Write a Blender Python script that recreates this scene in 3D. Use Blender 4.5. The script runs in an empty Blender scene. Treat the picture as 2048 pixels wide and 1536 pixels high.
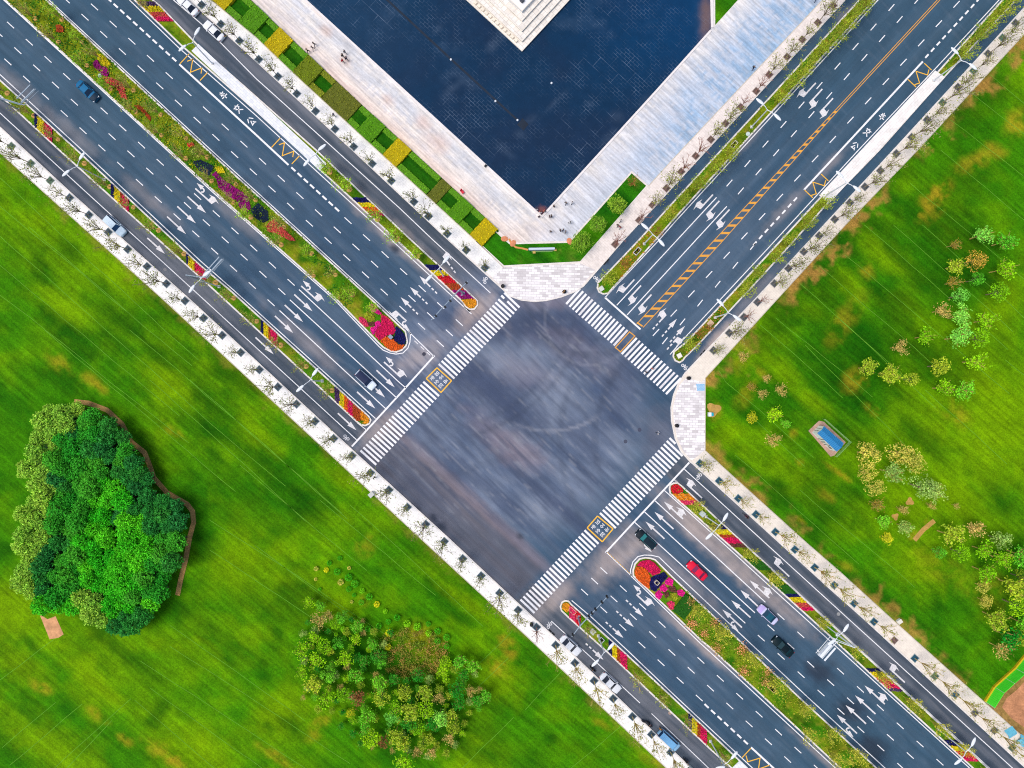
import bpy, bmesh, math, random
import numpy as np
from mathutils import Vector, Matrix
from mathutils.geometry import delaunay_2d_cdt, tessellate_polygon

random.seed(7)
RNG = np.random.default_rng(11)
SC = bpy.context.scene
COL = SC.collection
H = 136.53                      # flying height of the camera over the road, metres
EXPO = 1.12                     # radiance of a level surface of albedo 1

# ---------------------------------------------------------------- coordinates
# the ground plan was surveyed in tenths of a metre: x east, y south, origin at the upper corner
def P(x, y, z=0.0):
    return ((x - 1024.0) / 10.0, (768.0 - y) / 10.0, z)
def WP(x, y, z):                # plan position of a point seen at height z
    k = (H - z) / H
    return ((x - 1024.0) / 10.0 * k, (768.0 - y) / 10.0 * k, z)

def lin(c):
    c = c / 255.0
    return c / 12.92 if c <= 0.04045 else ((c + 0.055) / 1.055) ** 2.4
def rgb(r, g, b):
    return tuple(min(0.9, lin(v) / EXPO) for v in (r, g, b))
def rgba(c):
    return (c[0], c[1], c[2], 1.0)

# ---------------------------------------------------------------- noise (numpy)
def _hash(ix, iy, seed):
    n = np.sin(ix * 127.1 + iy * 311.7 + seed * 74.7) * 43758.5453
    return n - np.floor(n)
def vnoise(x, y, seed=0):
    ix, iy = np.floor(x), np.floor(y)
    fx, fy = x - ix, y - iy
    fx = fx * fx * (3 - 2 * fx); fy = fy * fy * (3 - 2 * fy)
    a = _hash(ix, iy, seed); b = _hash(ix + 1, iy, seed)
    c = _hash(ix, iy + 1, seed); d = _hash(ix + 1, iy + 1, seed)
    return (a * (1 - fx) + b * fx) * (1 - fy) + (c * (1 - fx) + d * fx) * fy
def fbm(x, y, seed=0, o=4):
    s, a, t = 0, 1.0, 0
    for i in range(o):
        s = s + a * vnoise(x * 2 ** i, y * 2 ** i, seed + i * 13.0); t += a; a *= 0.55
    return s / t
def sstep(a, b, x):
    t = np.clip((x - a) / (b - a), 0, 1)
    return t * t * (3 - 2 * t)
def mix3(c, d, f):
    f = np.asarray(f)[..., None]
    return c * (1 - f) + d * f

# ---------------------------------------------------------------- materials
MATS = {}
def mat(name, col, rough=0.75, tint=False, noise=None, noise2=None, rand=0.0, bump=None, metal=0.0, spec=0.3, rot=0.0, stretch=None, coat=0.0):
    """noise: (scale, amount) value variation; bump: (scale, strength)."""
    if name in MATS: return MATS[name]
    m = bpy.data.materials.new(name); m.use_nodes = True
    nt = m.node_tree; N, L = nt.nodes, nt.links
    b = N['Principled BSDF']
    b.inputs['Roughness'].default_value = rough
    b.inputs['Metallic'].default_value = metal
    b.inputs['Specular IOR Level'].default_value = spec
    if coat: b.inputs['Coat Weight'].default_value = coat
    tc = N.new('ShaderNodeTexCoord')
    src = tc.outputs['Object']
    mp = N.new('ShaderNodeMapping'); mp.inputs['Rotation'].default_value = (0, 0, rot)
    L.new(src, mp.inputs['Vector'])
    if stretch:
        m2 = N.new('ShaderNodeMapping'); m2.inputs['Scale'].default_value = stretch
        L.new(mp.outputs[0], m2.inputs['Vector']); mp = m2
    cur = None
    c = N.new('ShaderNodeRGB'); c.outputs[0].default_value = rgba(col); cur = c.outputs[0]
    def mul(sock):
        nonlocal cur
        x = N.new('ShaderNodeMix'); x.data_type = 'RGBA'; x.blend_type = 'MULTIPLY'; x.inputs[0].default_value = 1.0
        L.new(cur, x.inputs[6]); L.new(sock, x.inputs[7]); cur = x.outputs[2]
    if tint:
        a = N.new('ShaderNodeAttribute'); a.attribute_name = 'tint'; mul(a.outputs['Color'])
    for k, nz in enumerate((noise, noise2)):
        if nz:
            t = N.new('ShaderNodeTexNoise'); t.inputs['Scale'].default_value = nz[0]; t.inputs['Detail'].default_value = 4
            t.inputs['Roughness'].default_value = 0.6
            L.new(mp.outputs[0] if k == 0 else src, t.inputs['Vector'])
            r = N.new('ShaderNodeMapRange'); r.inputs[1].default_value = 0.28; r.inputs[2].default_value = 0.72
            r.inputs[3].default_value = 1 - nz[1]; r.inputs[4].default_value = 1 + nz[1]
            L.new(t.outputs['Fac'], r.inputs[0]); mul(r.outputs[0])
    if rand:
        o = N.new('ShaderNodeObjectInfo'); h = N.new('ShaderNodeHueSaturation')
        r = N.new('ShaderNodeMapRange'); r.inputs[3].default_value = 1 - rand; r.inputs[4].default_value = 1 + rand
        L.new(o.outputs['Random'], r.inputs[0]); L.new(r.outputs[0], h.inputs['Value'])
        r2 = N.new('ShaderNodeMapRange'); r2.inputs[3].default_value = 0.5 + rand * 0.09; r2.inputs[4].default_value = 0.5 - rand * 0.09
        L.new(o.outputs['Random'], r2.inputs[0]); L.new(r2.outputs[0], h.inputs['Hue'])
        L.new(cur, h.inputs['Color']); cur = h.outputs[0]
    L.new(cur, b.inputs['Base Color'])
    if bump:
        t = N.new('ShaderNodeTexNoise'); t.inputs['Scale'].default_value = bump[0]; t.inputs['Detail'].default_value = 3
        L.new(mp.outputs[0], t.inputs['Vector'])
        bp = N.new('ShaderNodeBump'); bp.inputs['Strength'].default_value = bump[1]; bp.inputs['Distance'].default_value = 0.05
        L.new(t.outputs['Fac'], bp.inputs['Height']); L.new(bp.outputs[0], b.inputs['Normal'])
    MATS[name] = m
    return m

def paving(name, c1, c2, mortar, bw, bh, rot, bias=-0.6, msize=0.02, tint=False, noise=None, rough=0.8):
    m = mat(name, (0.8, 0.8, 0.8), rough=rough, tint=tint, noise=noise)
    nt = m.node_tree; N, L = nt.nodes, nt.links
    b = N['Principled BSDF']
    prev = b.inputs['Base Color'].links[0].from_socket
    tc = N.new('ShaderNodeTexCoord'); mp = N.new('ShaderNodeMapping'); mp.inputs['Rotation'].default_value = (0, 0, rot)
    L.new(tc.outputs['Object'], mp.inputs['Vector'])
    br = N.new('ShaderNodeTexBrick'); br.inputs['Color1'].default_value = rgba(c1); br.inputs['Color2'].default_value = rgba(c2)
    br.inputs['Mortar'].default_value = rgba(mortar); br.inputs['Scale'].default_value = 1.0
    br.inputs['Mortar Size'].default_value = msize; br.inputs['Bias'].default_value = bias
    br.inputs['Brick Width'].default_value = bw; br.inputs['Row Height'].default_value = bh
    br.inputs['Mortar Smooth'].default_value = 0.2
    L.new(mp.outputs[0], br.inputs['Vector'])
    x = N.new('ShaderNodeMix'); x.data_type = 'RGBA'; x.blend_type = 'MULTIPLY'; x.inputs[0].default_value = 1.0
    # prev carries 0.8 x variation; divide it back out through the brick colours
    L.new(prev, x.inputs[6]); L.new(br.outputs['Color'], x.inputs[7])
    g = N.new('ShaderNodeMix'); g.data_type = 'RGBA'; g.blend_type = 'MULTIPLY'; g.inputs[0].default_value = 1.0
    g.inputs[7].default_value = (1.25, 1.25, 1.25, 1); g.clamp_result = False
    L.new(x.outputs[2], g.inputs[6]); L.new(g.outputs[2], b.inputs['Base Color'])
    return m

# ---------------------------------------------------------------- objects
def props(o, label=None, cat=None, group=None, kind=None):
    if label: o['label'] = label
    if cat: o['category'] = cat
    if group: o['group'] = group
    if kind: o['kind'] = kind
    return o
def link(name, me, parent=None):
    o = bpy.data.objects.new(name, me); COL.objects.link(o)
    if parent is not None: o.parent = parent
    return o
def empty(name, loc, rz=0.0):
    o = bpy.data.objects.new(name, None); COL.objects.link(o)
    o.location = loc; o.rotation_euler = (0, 0, rz); o.empty_display_size = 0.3
    return o
def copy_thing(o):
    c = o.copy(); COL.objects.link(c)
    for ch in [x for x in o.children]:
        d = ch.copy(); COL.objects.link(d); d.parent = c
        for g in [x for x in ch.children]:
            e = g.copy(); COL.objects.link(e); e.parent = d
    return c

class MB:
    def __init__(s): s.v = []; s.f = []; s.m = []
    def add(s, vs, fs, mi=0):
        b = len(s.v); s.v += [tuple(v) for v in vs]
        s.f += [tuple(b + i for i in f) for f in fs]; s.m += [mi] * len(fs)
        return s
    def box(s, c, d, rz=0.0, mi=0, taper=1.0):
        x, y, z = d[0] / 2, d[1] / 2, d[2] / 2; k = taper
        co, si = math.cos(rz), math.sin(rz); vs = []
        for (a, b2, c2) in ((-x, -y, -z), (x, -y, -z), (x, y, -z), (-x, y, -z), (-x * k, -y * k, z), (x * k, -y * k, z), (x * k, y * k, z), (-x * k, y * k, z)):
            vs.append((c[0] + a * co - b2 * si, c[1] + a * si + b2 * co, c[2] + c2))
        return s.add(vs, [(3, 2, 1, 0), (4, 5, 6, 7), (0, 1, 5, 4), (1, 2, 6, 5), (2, 3, 7, 6), (3, 0, 4, 7)], mi)
    def prism(s, pts, z0, z1, mi=0, bottom=False):
        pts = [(p[0], p[1]) for p in pts]
        a = sum(pts[i - 1][0] * pts[i][1] - pts[i][0] * pts[i - 1][1] for i in range(len(pts)))
        if a < 0: pts = pts[::-1]
        n = len(pts)
        tri = tessellate_polygon([[Vector((p[0], p[1], 0)) for p in pts]])
        fs = []
        for t in tri:
            i, j, k = t
            if (pts[j][0] - pts[i][0]) * (pts[k][1] - pts[i][1]) - (pts[k][0] - pts[i][0]) * (pts[j][1] - pts[i][1]) < 0: i, k = k, i
            fs.append((i + n, j + n, k + n))
            if bottom: fs.append((k, j, i))
        if z1 > z0:
            for i in range(n):
                j = (i + 1) % n; fs.append((i, j, j + n, i + n))
        return s.add([(p[0], p[1], z0) for p in pts] + [(p[0], p[1], z1) for p in pts], fs, mi)
    def sheet(s, pts, z, mi=0): return s.prism(pts, z, z, mi)
    def ribbon(s, pts, w, z0, z1=None, mi=0, closed=False):
        """flat band (or kerb when z1>z0) of width w along a polyline in world metres"""
        A, B = offset(pts, w / 2, closed), offset(pts, -w / 2, closed)
        n = len(pts); z1 = z0 if z1 is None else z1
        vs = [(p[0], p[1], z1) for p in A] + [(p[0], p[1], z1) for p in B]
        fs = []
        m = n if closed else n - 1
        for i in range(m):
            j = (i + 1) % n; fs.append((i, n + i, n + j, j))
        if z1 > z0:
            vs += [(p[0], p[1], z0) for p in A] + [(p[0], p[1], z0) for p in B]
            for i in range(m):
                j = (i + 1) % n
                fs += [(2 * n + i, i, j, 2 * n + j), (n + i, 3 * n + i, 3 * n + j, n + j)]
            if not closed:
                fs += [(0, 2 * n, 3 * n, n), (n - 1, 2 * n - 1, 4 * n - 1, 3 * n - 1)]
        return s.add(vs, fs, mi)
    def tube(s, pts, radii, n=6, mi=0, cap=True):
        rings = []
        for i, p in enumerate(pts):
            p = Vector(p)
            d = Vector(pts[min(i + 1, len(pts) - 1)]) - Vector(pts[max(i - 1, 0)])
            if d.length < 1e-6: d = Vector((0, 0, 1))
            d.normalize()
            u = d.cross(Vector((0, 0, 1)) if abs(d.z) < 0.9 else Vector((1, 0, 0))).normalized(); w = d.cross(u)
            r = radii[i] if isinstance(radii, (list, tuple)) else radii
            rings.append([p + (u * math.cos(2 * math.pi * k / n) + w * math.sin(2 * math.pi * k / n)) * r for k in range(n)])
        vs = [v for r in rings for v in r]; fs = []
        for i in range(len(pts) - 1):
            for k in range(n):
                l = (k + 1) % n; fs.append((i * n + k, i * n + l, (i + 1) * n + l, (i + 1) * n + k))
        if cap:
            fs.append(tuple(range(n - 1, -1, -1))); b = (len(pts) - 1) * n; fs.append(tuple(b + k for k in range(n)))
        return s.add(vs, fs, mi)
    def lathe(s, prof, c=(0, 0, 0), n=12, mi=0, sx=1.0, sy=1.0, rz=0.0):
        vs, fs = [], []; co, si = math.cos(rz), math.sin(rz)
        for (r, z) in prof:
            for k in range(n):
                a = 2 * math.pi * k / n; x, y = r * math.cos(a) * sx, r * math.sin(a) * sy
                vs.append((c[0] + x * co - y * si, c[1] + x * si + y * co, c[2] + z))
        for i in range(len(prof) - 1):
            for k in range(n):
                l = (k + 1) % n; fs.append((i * n + k, i * n + l, (i + 1) * n + l, (i + 1) * n + k))
        fs.append(tuple(range(n - 1, -1, -1))); b = (len(prof) - 1) * n; fs.append(tuple(b + k for k in range(n)))
        return s.add(vs, fs, mi)
    def mesh(s, name, mats, smooth=False):
        me = bpy.data.meshes.new(name); me.from_pydata(s.v, [], s.f)
        for m in (mats if isinstance(mats, (list, tuple)) else [mats]): me.materials.append(m)
        me.polygons.foreach_set('material_index', s.m)
        if smooth: me.polygons.foreach_set('use_smooth', [True] * len(s.f))
        me.update(); return me
    def build(s, name, mats, parent=None, smooth=False):
        return link(name, s.mesh(name, mats, smooth), parent)

def offset(pts, d, closed=False):
    out = []; n = len(pts)
    for i in range(n):
        if closed: a, b = pts[i - 1], pts[(i + 1) % n]
        else: a, b = pts[max(i - 1, 0)], pts[min(i + 1, n - 1)]
        def nrm(p, q):
            dx, dy = q[0] - p[0], q[1] - p[1]; l = math.hypot(dx, dy) or 1e-9
            return (-dy / l, dx / l)
        if (closed or 0 < i < n - 1):
            n1, n2 = nrm(a, pts[i]), nrm(pts[i], b)
            mx, my = n1[0] + n2[0], n1[1] + n2[1]; l = math.hypot(mx, my) or 1e-9; mx /= l; my /= l
            k = 1.0 / max(0.5, mx * n1[0] + my * n1[1])
            out.append((pts[i][0] + mx * d * k, pts[i][1] + my * d * k))
        else:
            m = nrm(a, b); out.append((pts[i][0] + m[0] * d, pts[i][1] + m[1] * d))
    return out

def ext(pts, d0=420, d1=420):
    """prolong a plan polyline beyond both ends"""
    pts = list(pts)
    def far(a, b, d):
        l = math.hypot(b[0] - a[0], b[1] - a[1]); return (b[0] + (b[0] - a[0]) / l * d, b[1] + (b[1] - a[1]) / l * d)
    k = min(2, len(pts) - 1)
    if d0: pts.insert(0, far(pts[k], pts[0], d0))
    if d1: pts.append(far(pts[-1 - k], pts[-1], d1))
    return pts
def W2(pts): return [P(x, y)[:2] for x, y in pts]
def yat(pts, x):
    for a, b in zip(pts, pts[1:]):
        if min(a[0], b[0]) <= x <= max(a[0], b[0]) and a[0] != b[0]:
            return a[1] + (b[1] - a[1]) * (x - a[0]) / (b[0] - a[0])
    return pts[-1][1]

def set_tint(me, cols):
    a = me.color_attributes.new('tint', 'FLOAT_COLOR', 'POINT')
    arr = np.ones((len(me.vertices), 4), np.float32); arr[:, :3] = cols
    a.data.foreach_set('color', arr.ravel())

def gridfill(name, poly, step, z, material, tintfn):
    """a polygon of the plan filled with a fine grid, so that its colour can vary across it"""
    xs = [p[0] for p in poly]; ys = [p[1] for p in poly]
    pts, edges = [], []
    for i in range(len(poly)):
        a, b = poly[i], poly[(i + 1) % len(poly)]
        n = max(1, int(math.hypot(b[0] - a[0], b[1] - a[1]) / (step * 1.5)))
        for k in range(n): pts.append((a[0] + (b[0] - a[0]) * k / n, a[1] + (b[1] - a[1]) * k / n))
    nb = len(pts); edges = [(i, (i + 1) % nb) for i in range(nb)]
    gx, gy = np.meshgrid(np.arange(min(xs) + step / 2, max(xs), step), np.arange(min(ys) + step / 2, max(ys), step))
    gx = gx.ravel() + RNG.uniform(-.2, .2, gx.size) * step; gy = gy.ravel() + RNG.uniform(-.2, .2, gy.size) * step
    ins = np.zeros(gx.size, bool); near = np.full(gx.size, 1e9)
    for i in range(len(poly)):
        (x1, y1), (x2, y2) = poly[i], poly[(i + 1) % len(poly)]
        if y1 != y2:
            c = ((y1 > gy) != (y2 > gy)) & (gx < (x2 - x1) * (gy - y1) / (y2 - y1) + x1); ins ^= c
        l2 = (x2 - x1) ** 2 + (y2 - y1) ** 2 + 1e-9
        t = np.clip(((gx - x1) * (x2 - x1) + (gy - y1) * (y2 - y1)) / l2, 0, 1)
        near = np.minimum(near, np.hypot(gx - x1 - t * (x2 - x1), gy - y1 - t * (y2 - y1)))
    k = ins & (near > step * 0.45)
    allp = [Vector(p) for p in pts] + [Vector((a, b)) for a, b in zip(gx[k], gy[k])]
    v, e, f, *_ = delaunay_2d_cdt(allp, edges, [], 1, 1e-4)
    arr = np.array([(p.x, p.y) for p in v])
    me = bpy.data.meshes.new(name)
    me.from_pydata([P(a, b, z) for a, b in arr], [], [tuple(reversed(t)) for t in f])
    me.materials.append(material); me.update()
    set_tint(me, tintfn(arr[:, 0], arr[:, 1]))
    return link(name, me)

ONES = ['', 'first', 'second', 'third', 'fourth', 'fifth', 'sixth', 'seventh', 'eighth', 'ninth', 'tenth', 'eleventh', 'twelfth', 'thirteenth',
        'fourteenth', 'fifteenth', 'sixteenth', 'seventeenth', 'eighteenth', 'nineteenth']
TENS = {20: ('twentieth', 'twenty'), 30: ('thirtieth', 'thirty'), 40: ('fortieth', 'forty'), 50: ('fiftieth', 'fifty'), 60: ('sixtieth', 'sixty'), 70: ('seventieth', 'seventy'), 80: ('eightieth', 'eighty'), 90: ('ninetieth', 'ninety')}
def nth(n):
    if n < 20: return ONES[n]
    t = n // 10 * 10
    return TENS[t][0] if n == t else TENS[t][1] + '-' + ONES[n - t]
# ================================================================ THE GROUND PLAN
CA, SA = 0.735, 0.678                       # direction of the avenue in the plan
ROT = -math.atan2(SA, CA)                   # the same in world axes
def uv(x, y): return (x - 1024) * CA + (y - 768) * SA, -(x - 1024) * SA + (y - 768) * CA

L0 = ext([(0, 305), (328, 600), (630, 880), (845, 1080), (1050, 1269), (1333, 1536)])
L1 = ext([(0, 254), (140, 384), (381, 600), (683, 880), (901, 1080), (1000, 1173), (1137, 1300), (1382, 1536)])
L11 = ext([(397, 17), (512, 122), (705, 300), (800, 389), (897, 480), (1008, 581)], 440, 0)
CURVE_N = [(1022, 593), (1042, 600), (1069, 603), (1092, 601), (1122, 594), (1147, 584.5), (1164, 574)]
M1 = ext([(1167, 572), (1247, 480), (1348, 371), (1690, 0)], 0, 440)
M7 = ext([(1370, 746), (1530, 577.6), (1787, 300), (2048, 16)], 0, 440)
CURVE_E = [(1355.5, 769), (1347, 790), (1342, 815), (1343, 842), (1350, 876), (1362, 903), (1382, 925)]
K11 = ext([(1384, 926), (1663, 1180), (1726, 1236), (2048, 1533)], 0, 440)
GE = ext([(1410, 756), (1530, 624.5), (1690, 450), (1835, 300), (2048, 68)], 0, 440)
GS = ext([(1410, 901), (1452, 940), (1612, 1085), (1680, 1144), (1781, 1236), (1968, 1404), (2048, 1476)], 0, 440)
L12 = ext([(422, 0), (512, 75), (600, 159), (955, 485), (1007, 535)], 440, 0)
L13 = ext([(502, 0), (600, 94), (737, 222), (990, 453), (1019, 485)], 440, 0)
PLZ_SE = ext([(1263, 342), (1297, 372), (1348, 316), (1645, 0)], 0, 440)
POOL_W = ext([(610, 0), (1083.6, 434)], 440, 0)
POOL_E = [(1083.6, 434), (1300, 196.5), (1348, 143.5), (1421.5, 61.5), (1420, 0), (1420, -300)]

# ---- tints ------------------------------------------------------------------
def A3(c): return np.array(c, dtype=float)
def patch(x, y, cx, cy, rx, ry, ang, seed=0, soft=0.5):
    a = math.radians(ang); dx, dy = x - cx, y - cy
    p = (dx * math.cos(a) + dy * math.sin(a)) / rx; q = (-dx * math.sin(a) + dy * math.cos(a)) / ry
    d = np.hypot(p, q) + (fbm(x / 17.0, y / 17.0, seed + 3) - .5) * 1.1
    return 1 - sstep(1 - soft, 1 + soft, d)

def road_tint(x, y):
    u, v = uv(x, y)
    u2, v2 = (x - 1180) * .68 - (y - 610) * .735, (x - 1180) * .735 + (y - 610) * .68
    blue, mid, grey = A3(rgb(56, 78, 100)), A3(rgb(84, 98, 116)), A3(rgb(86, 84, 90))
    junc, dark, tan = A3(rgb(98, 104, 126)), A3(rgb(54, 64, 90)), A3(rgb(172, 152, 146))
    n = fbm(u / 300, v / 14, 1); m = fbm(x / 130, y / 130, 5); f = fbm(x / 26, y / 26, 9)
    ne = (v < -150) & (u2 > -20)
    n = np.where(ne, fbm(u2 / 300, v2 / 14, 21), n)
    col = mix3(blue, mid, np.clip((n - .38) * 1.9 + (m - .5) * .5, 0, 1))
    # camera grading put into the tint: far road ends go bluer and darker
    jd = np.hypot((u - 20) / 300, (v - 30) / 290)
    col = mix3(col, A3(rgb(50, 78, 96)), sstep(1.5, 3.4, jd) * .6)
    aux = ((v > 262) & (v < 330)) | ((v > -132) & (v < -76))
    an = fbm(u / 200, v / 10, 31)
    aux = aux & ~((u > -150) & (u < 345) & (v < 0)) & ~((u > -150) & (u < 300) & (v > 200))
    acol = mix3(A3(rgb(66, 74, 86)), A3(rgb(104, 104, 112)), sstep(.3, .75, an))
    col = np.where(aux[:, None], acol, col)
    # the open junction: paler, scrubbed, with turning sweeps
    j = 1 - sstep(.72, 1.05, jd)
    sw = fbm(u / 240 + 3, v / 30, 41, 5); sw2 = fbm(x / 70 + sw * 2, y / 70, 43, 5)
    jc = mix3(A3(rgb(60, 76, 104)), A3(rgb(116, 124, 144)), np.clip((sw * .55 + sw2 * .6 - .3) * 2.1, 0, 1))
    col = mix3(col, jc, j)
    for (cx, cy, rx, ry, a, s) in ((1080, 650, 110, 34, -8, .8), (1010, 800, 110, 40, 35, .65), (1250, 745, 55, 60, 30, .5), (930, 760, 60, 25, 40, .55),
                                   (985, 985, 170, 13, 42, .5), (1085, 990, 190, 12, 42, .6), (1155, 1040, 90, 9, 42, .55), (1160, 870, 60, 22, 60, .45),
                                   (900, 935, 60, 12, 42, .4), (985, 775, 60, 24, 60, .6), (940, 735, 50, 18, 50, .5), (1030, 830, 34, 20, 70, .55), (1050, 655, 130, 26, 5, .5), (1225, 815, 40, 70, 20, .35)):
        col = mix3(col, dark, patch(x, y, cx, cy, rx, ry, a, int(cx), .75) * s)
    col = mix3(col, A3(rgb(92, 86, 94)), sstep(205, 235, v) * (1 - sstep(318, 330, v)) * sstep(-145, -120, u) * (1 - sstep(285, 310, u)) * (.45 + .5 * fbm(u / 120, v / 8, 71)))
    red = A3(rgb(126, 112, 122))
    for (cx, cy, rx, ry, a, s) in ((1040, 905, 50, 26, 25, .8), (985, 865, 70, 22, 40, .5), (930, 985, 190, 11, 43, .6), (1050, 1095, 120, 10, 43, .55),
                                   (1150, 700, 70, 30, 25, .4), (1100, 600, 75, 16, -5, .55), (1320, 870, 35, 45, 10, .4), (1050, 745, 60, 25, 20, .4)):
        col = mix3(col, red, patch(x, y, cx, cy, rx, ry, a, int(cy), .8) * s * .75)
    for (cx, cy, rx, ry, a, s) in ((838, 712, 48, 22, -30, .5), (948, 622, 44, 20, -45, .75), (930, 590, 80, 16, 42, .4), (756, 858, 50, 16, -45, .6), (1235, 1112, 62, 30, -40, .75),
                                   (1112, 1196, 42, 16, -40, .75), (1350, 1140, 120, 14, 42, .35), (790, 470, 110, 18, 43, .75), (720, 400, 70, 12, 43, .5), (860, 535, 55, 16, 43, .4),
                                   (1440, 672, 42, 9, -47, .95), (1420, 700, 40, 9, -47, .45), (1450, 1110, 150, 20, 42, .8), (1380, 1040, 60, 20, 42, .6), (1560, 1215, 70, 16, 42, .35),
                                   (1420, 1305, 60, 9, 42, .6), (1370, 1262, 60, 8, 42, .6), (1640, 1512, 60, 6, 42, .5), (480, 440, 60, 12, 42, .3), (150, 270, 60, 12, 42, .3), (300, 400, 70, 12, 42, .35),
                                   (620, 690, 90, 14, 42, .4), (40, 180, 60, 16, 42, .3), (1570, 420, 60, 10, -47, .35), (1660, 330, 40, 8, -47, .4), (1510, 585, 60, 10, -47, .3), (1620, 60, 20, 12, -47, .5), (1480, 290, 60, 10, -47, .4), (1330, 440, 60, 10, -47, .45), (1700, 25, 30, 10, -47, .5)):
        col = mix3(col, tan, patch(x, y, cx, cy, rx, ry, a, int(cx + cy), .8) * s * (.65 + .5 * f))
    for (cx, cy, r0, w, a0, a1, s, dk) in ((1100, 690, 172, 2, 50, 120, .4, 0), (1345, 470, 300, 4, 105, 175, .35, 1), (1345, 470, 325, 3, 105, 170, .3, 1), (860, 560, 300, 3, 5, 80, .3, 1), (860, 560, 322, 3, 10, 85, .35, 1),
                                       (1180, 560, 120, 3, 30, 150, .3, 1), (1180, 560, 150, 4, 40, 140, .35, 1), (1420, 880, 230, 4, 150, 235, .35, 1), (1420, 880, 300, 4, 140, 230, .3, 1), (1090, 1330, 420, 5, 235, 300, .25, 1), 
                                       (1180, 640, 90, 2, 0, 300, .2, 0)):
        d = np.hypot(x - cx, y - cy); a = np.degrees(np.arctan2(y - cy, x - cx)) % 360
        k = (1 - sstep(w, w * 2.2, np.abs(d - r0))) * sstep(a0, a0 + 15, a) * (1 - sstep(a1 - 15, a1, a)) * s * .6 * (.5 + fbm(x / 20, y / 20, 77))
        col = mix3(col, A3(rgb(44, 52, 70)) if dk else A3(rgb(170, 168, 178)), np.clip(k, 0, 1))
    for (cx, cy, r) in ((790, 497, 9), (797, 482, 6), (778, 476, 5), (884, 1053, 12), (837, 1019, 6), (867, 1034, 8), (1040, 1073, 8), (1212, 522, 8), (1640, 1345, 30), (1700, 1420, 30), (1745, 1500, 30)):
        col = mix3(col, A3(rgb(36, 42, 56)), patch(x, y, cx, cy, r, r * .7, 40, int(cx), .7) * .75)
    # cross-wise tyre scrub near the lower kerbs and pale scuffs
    sc = fbm(u / 5, v / 90, 51); col = col * (1 + .10 * (sc - .5)[:, None] * sstep(300, 500, u)[:, None])
    sf = sstep(.62, .8, fbm(u / 40, v / 3.2, 61, 3)) * .2 * (.3 + j)
    col = mix3(col, A3(rgb(58, 68, 92)), sstep(.54, .7, fbm(u / 170, v / 7, 63, 3)) * .5 * j * sstep(-40, 60, v))
    tm = fbm((x - y) / 9, (x + y) / 120, 65, 3); col = mix3(col, A3(rgb(60, 68, 90)), sstep(.58, .72, tm) * .35 * j)
    col = mix3(col, A3(rgb(150, 150, 160)), sf)
    return col * mix3(A3((1.06, 1.14, 1.14)), A3((1.22, 1.24, 1.17)), j) * (0.86 + .28 * f)[:, None]

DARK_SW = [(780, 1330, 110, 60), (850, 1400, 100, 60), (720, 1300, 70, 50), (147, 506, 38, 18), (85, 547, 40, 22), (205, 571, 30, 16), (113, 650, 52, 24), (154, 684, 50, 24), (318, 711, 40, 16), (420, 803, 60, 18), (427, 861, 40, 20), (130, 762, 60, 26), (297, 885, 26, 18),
           (403, 1090, 34, 40), (359, 1223, 34, 20), (554, 1267, 18, 16), (526, 1329, 14, 12), (530, 1356, 16, 12), (321, 1418, 16, 26), (308, 1445, 20, 12), (581, 1452, 40, 16), (537, 1452, 12, 8), (7, 1100, 16, 22), (62, 1431, 36, 16),  # dark turf; spots beside the wood paint its shadow into the grass
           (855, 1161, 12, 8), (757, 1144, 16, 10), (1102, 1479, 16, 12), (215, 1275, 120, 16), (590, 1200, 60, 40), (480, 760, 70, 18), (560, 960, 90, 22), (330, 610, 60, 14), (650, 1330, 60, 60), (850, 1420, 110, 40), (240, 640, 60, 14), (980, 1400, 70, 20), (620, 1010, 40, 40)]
BROWN_SW = [(120, 725, 30, 14, .7), (191, 766, 30, 11, .8), (342, 858, 26, 7, .6), (82, 1373, 22, 10, .7), (253, 1479, 18, 10, .8), (328, 1506, 44, 14, .8), (352, 1520, 16, 9, .8), (636, 1452, 12, 28, .8), (545, 1508, 34, 9, .8), (195, 1431, 26, 9, .6),
            (733, 1090, 16, 22, .6), (1013, 1288, 20, 14, .7), (996, 1336, 22, 16, .8), (1020, 1306, 14, 10, .8), (730, 1200, 10, 10, .5), (845, 1280, 40, 26, .6), (1200, 1445, 20, 6, .5), (1320, 1528, 20, 6, .6), (1290, 1515, 16, 8, .5), (640, 870, 14, 5, .5)]
LIGHT_SW = [(171, 1346, 60, 16), (215, 1390, 50, 14), (410, 1500, 60, 30), (20, 1220, 60, 60), (120, 610, 50, 26), (250, 560, 60, 20), (340, 770, 60, 26), (520, 870, 50, 20), (110, 1500, 120, 40), (690, 960, 50, 20), (470, 1120, 40, 50), (1000, 1360, 50, 40), (560, 1420, 40, 60), (940, 1210, 80, 14), (40, 1330, 60, 30)]
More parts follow.
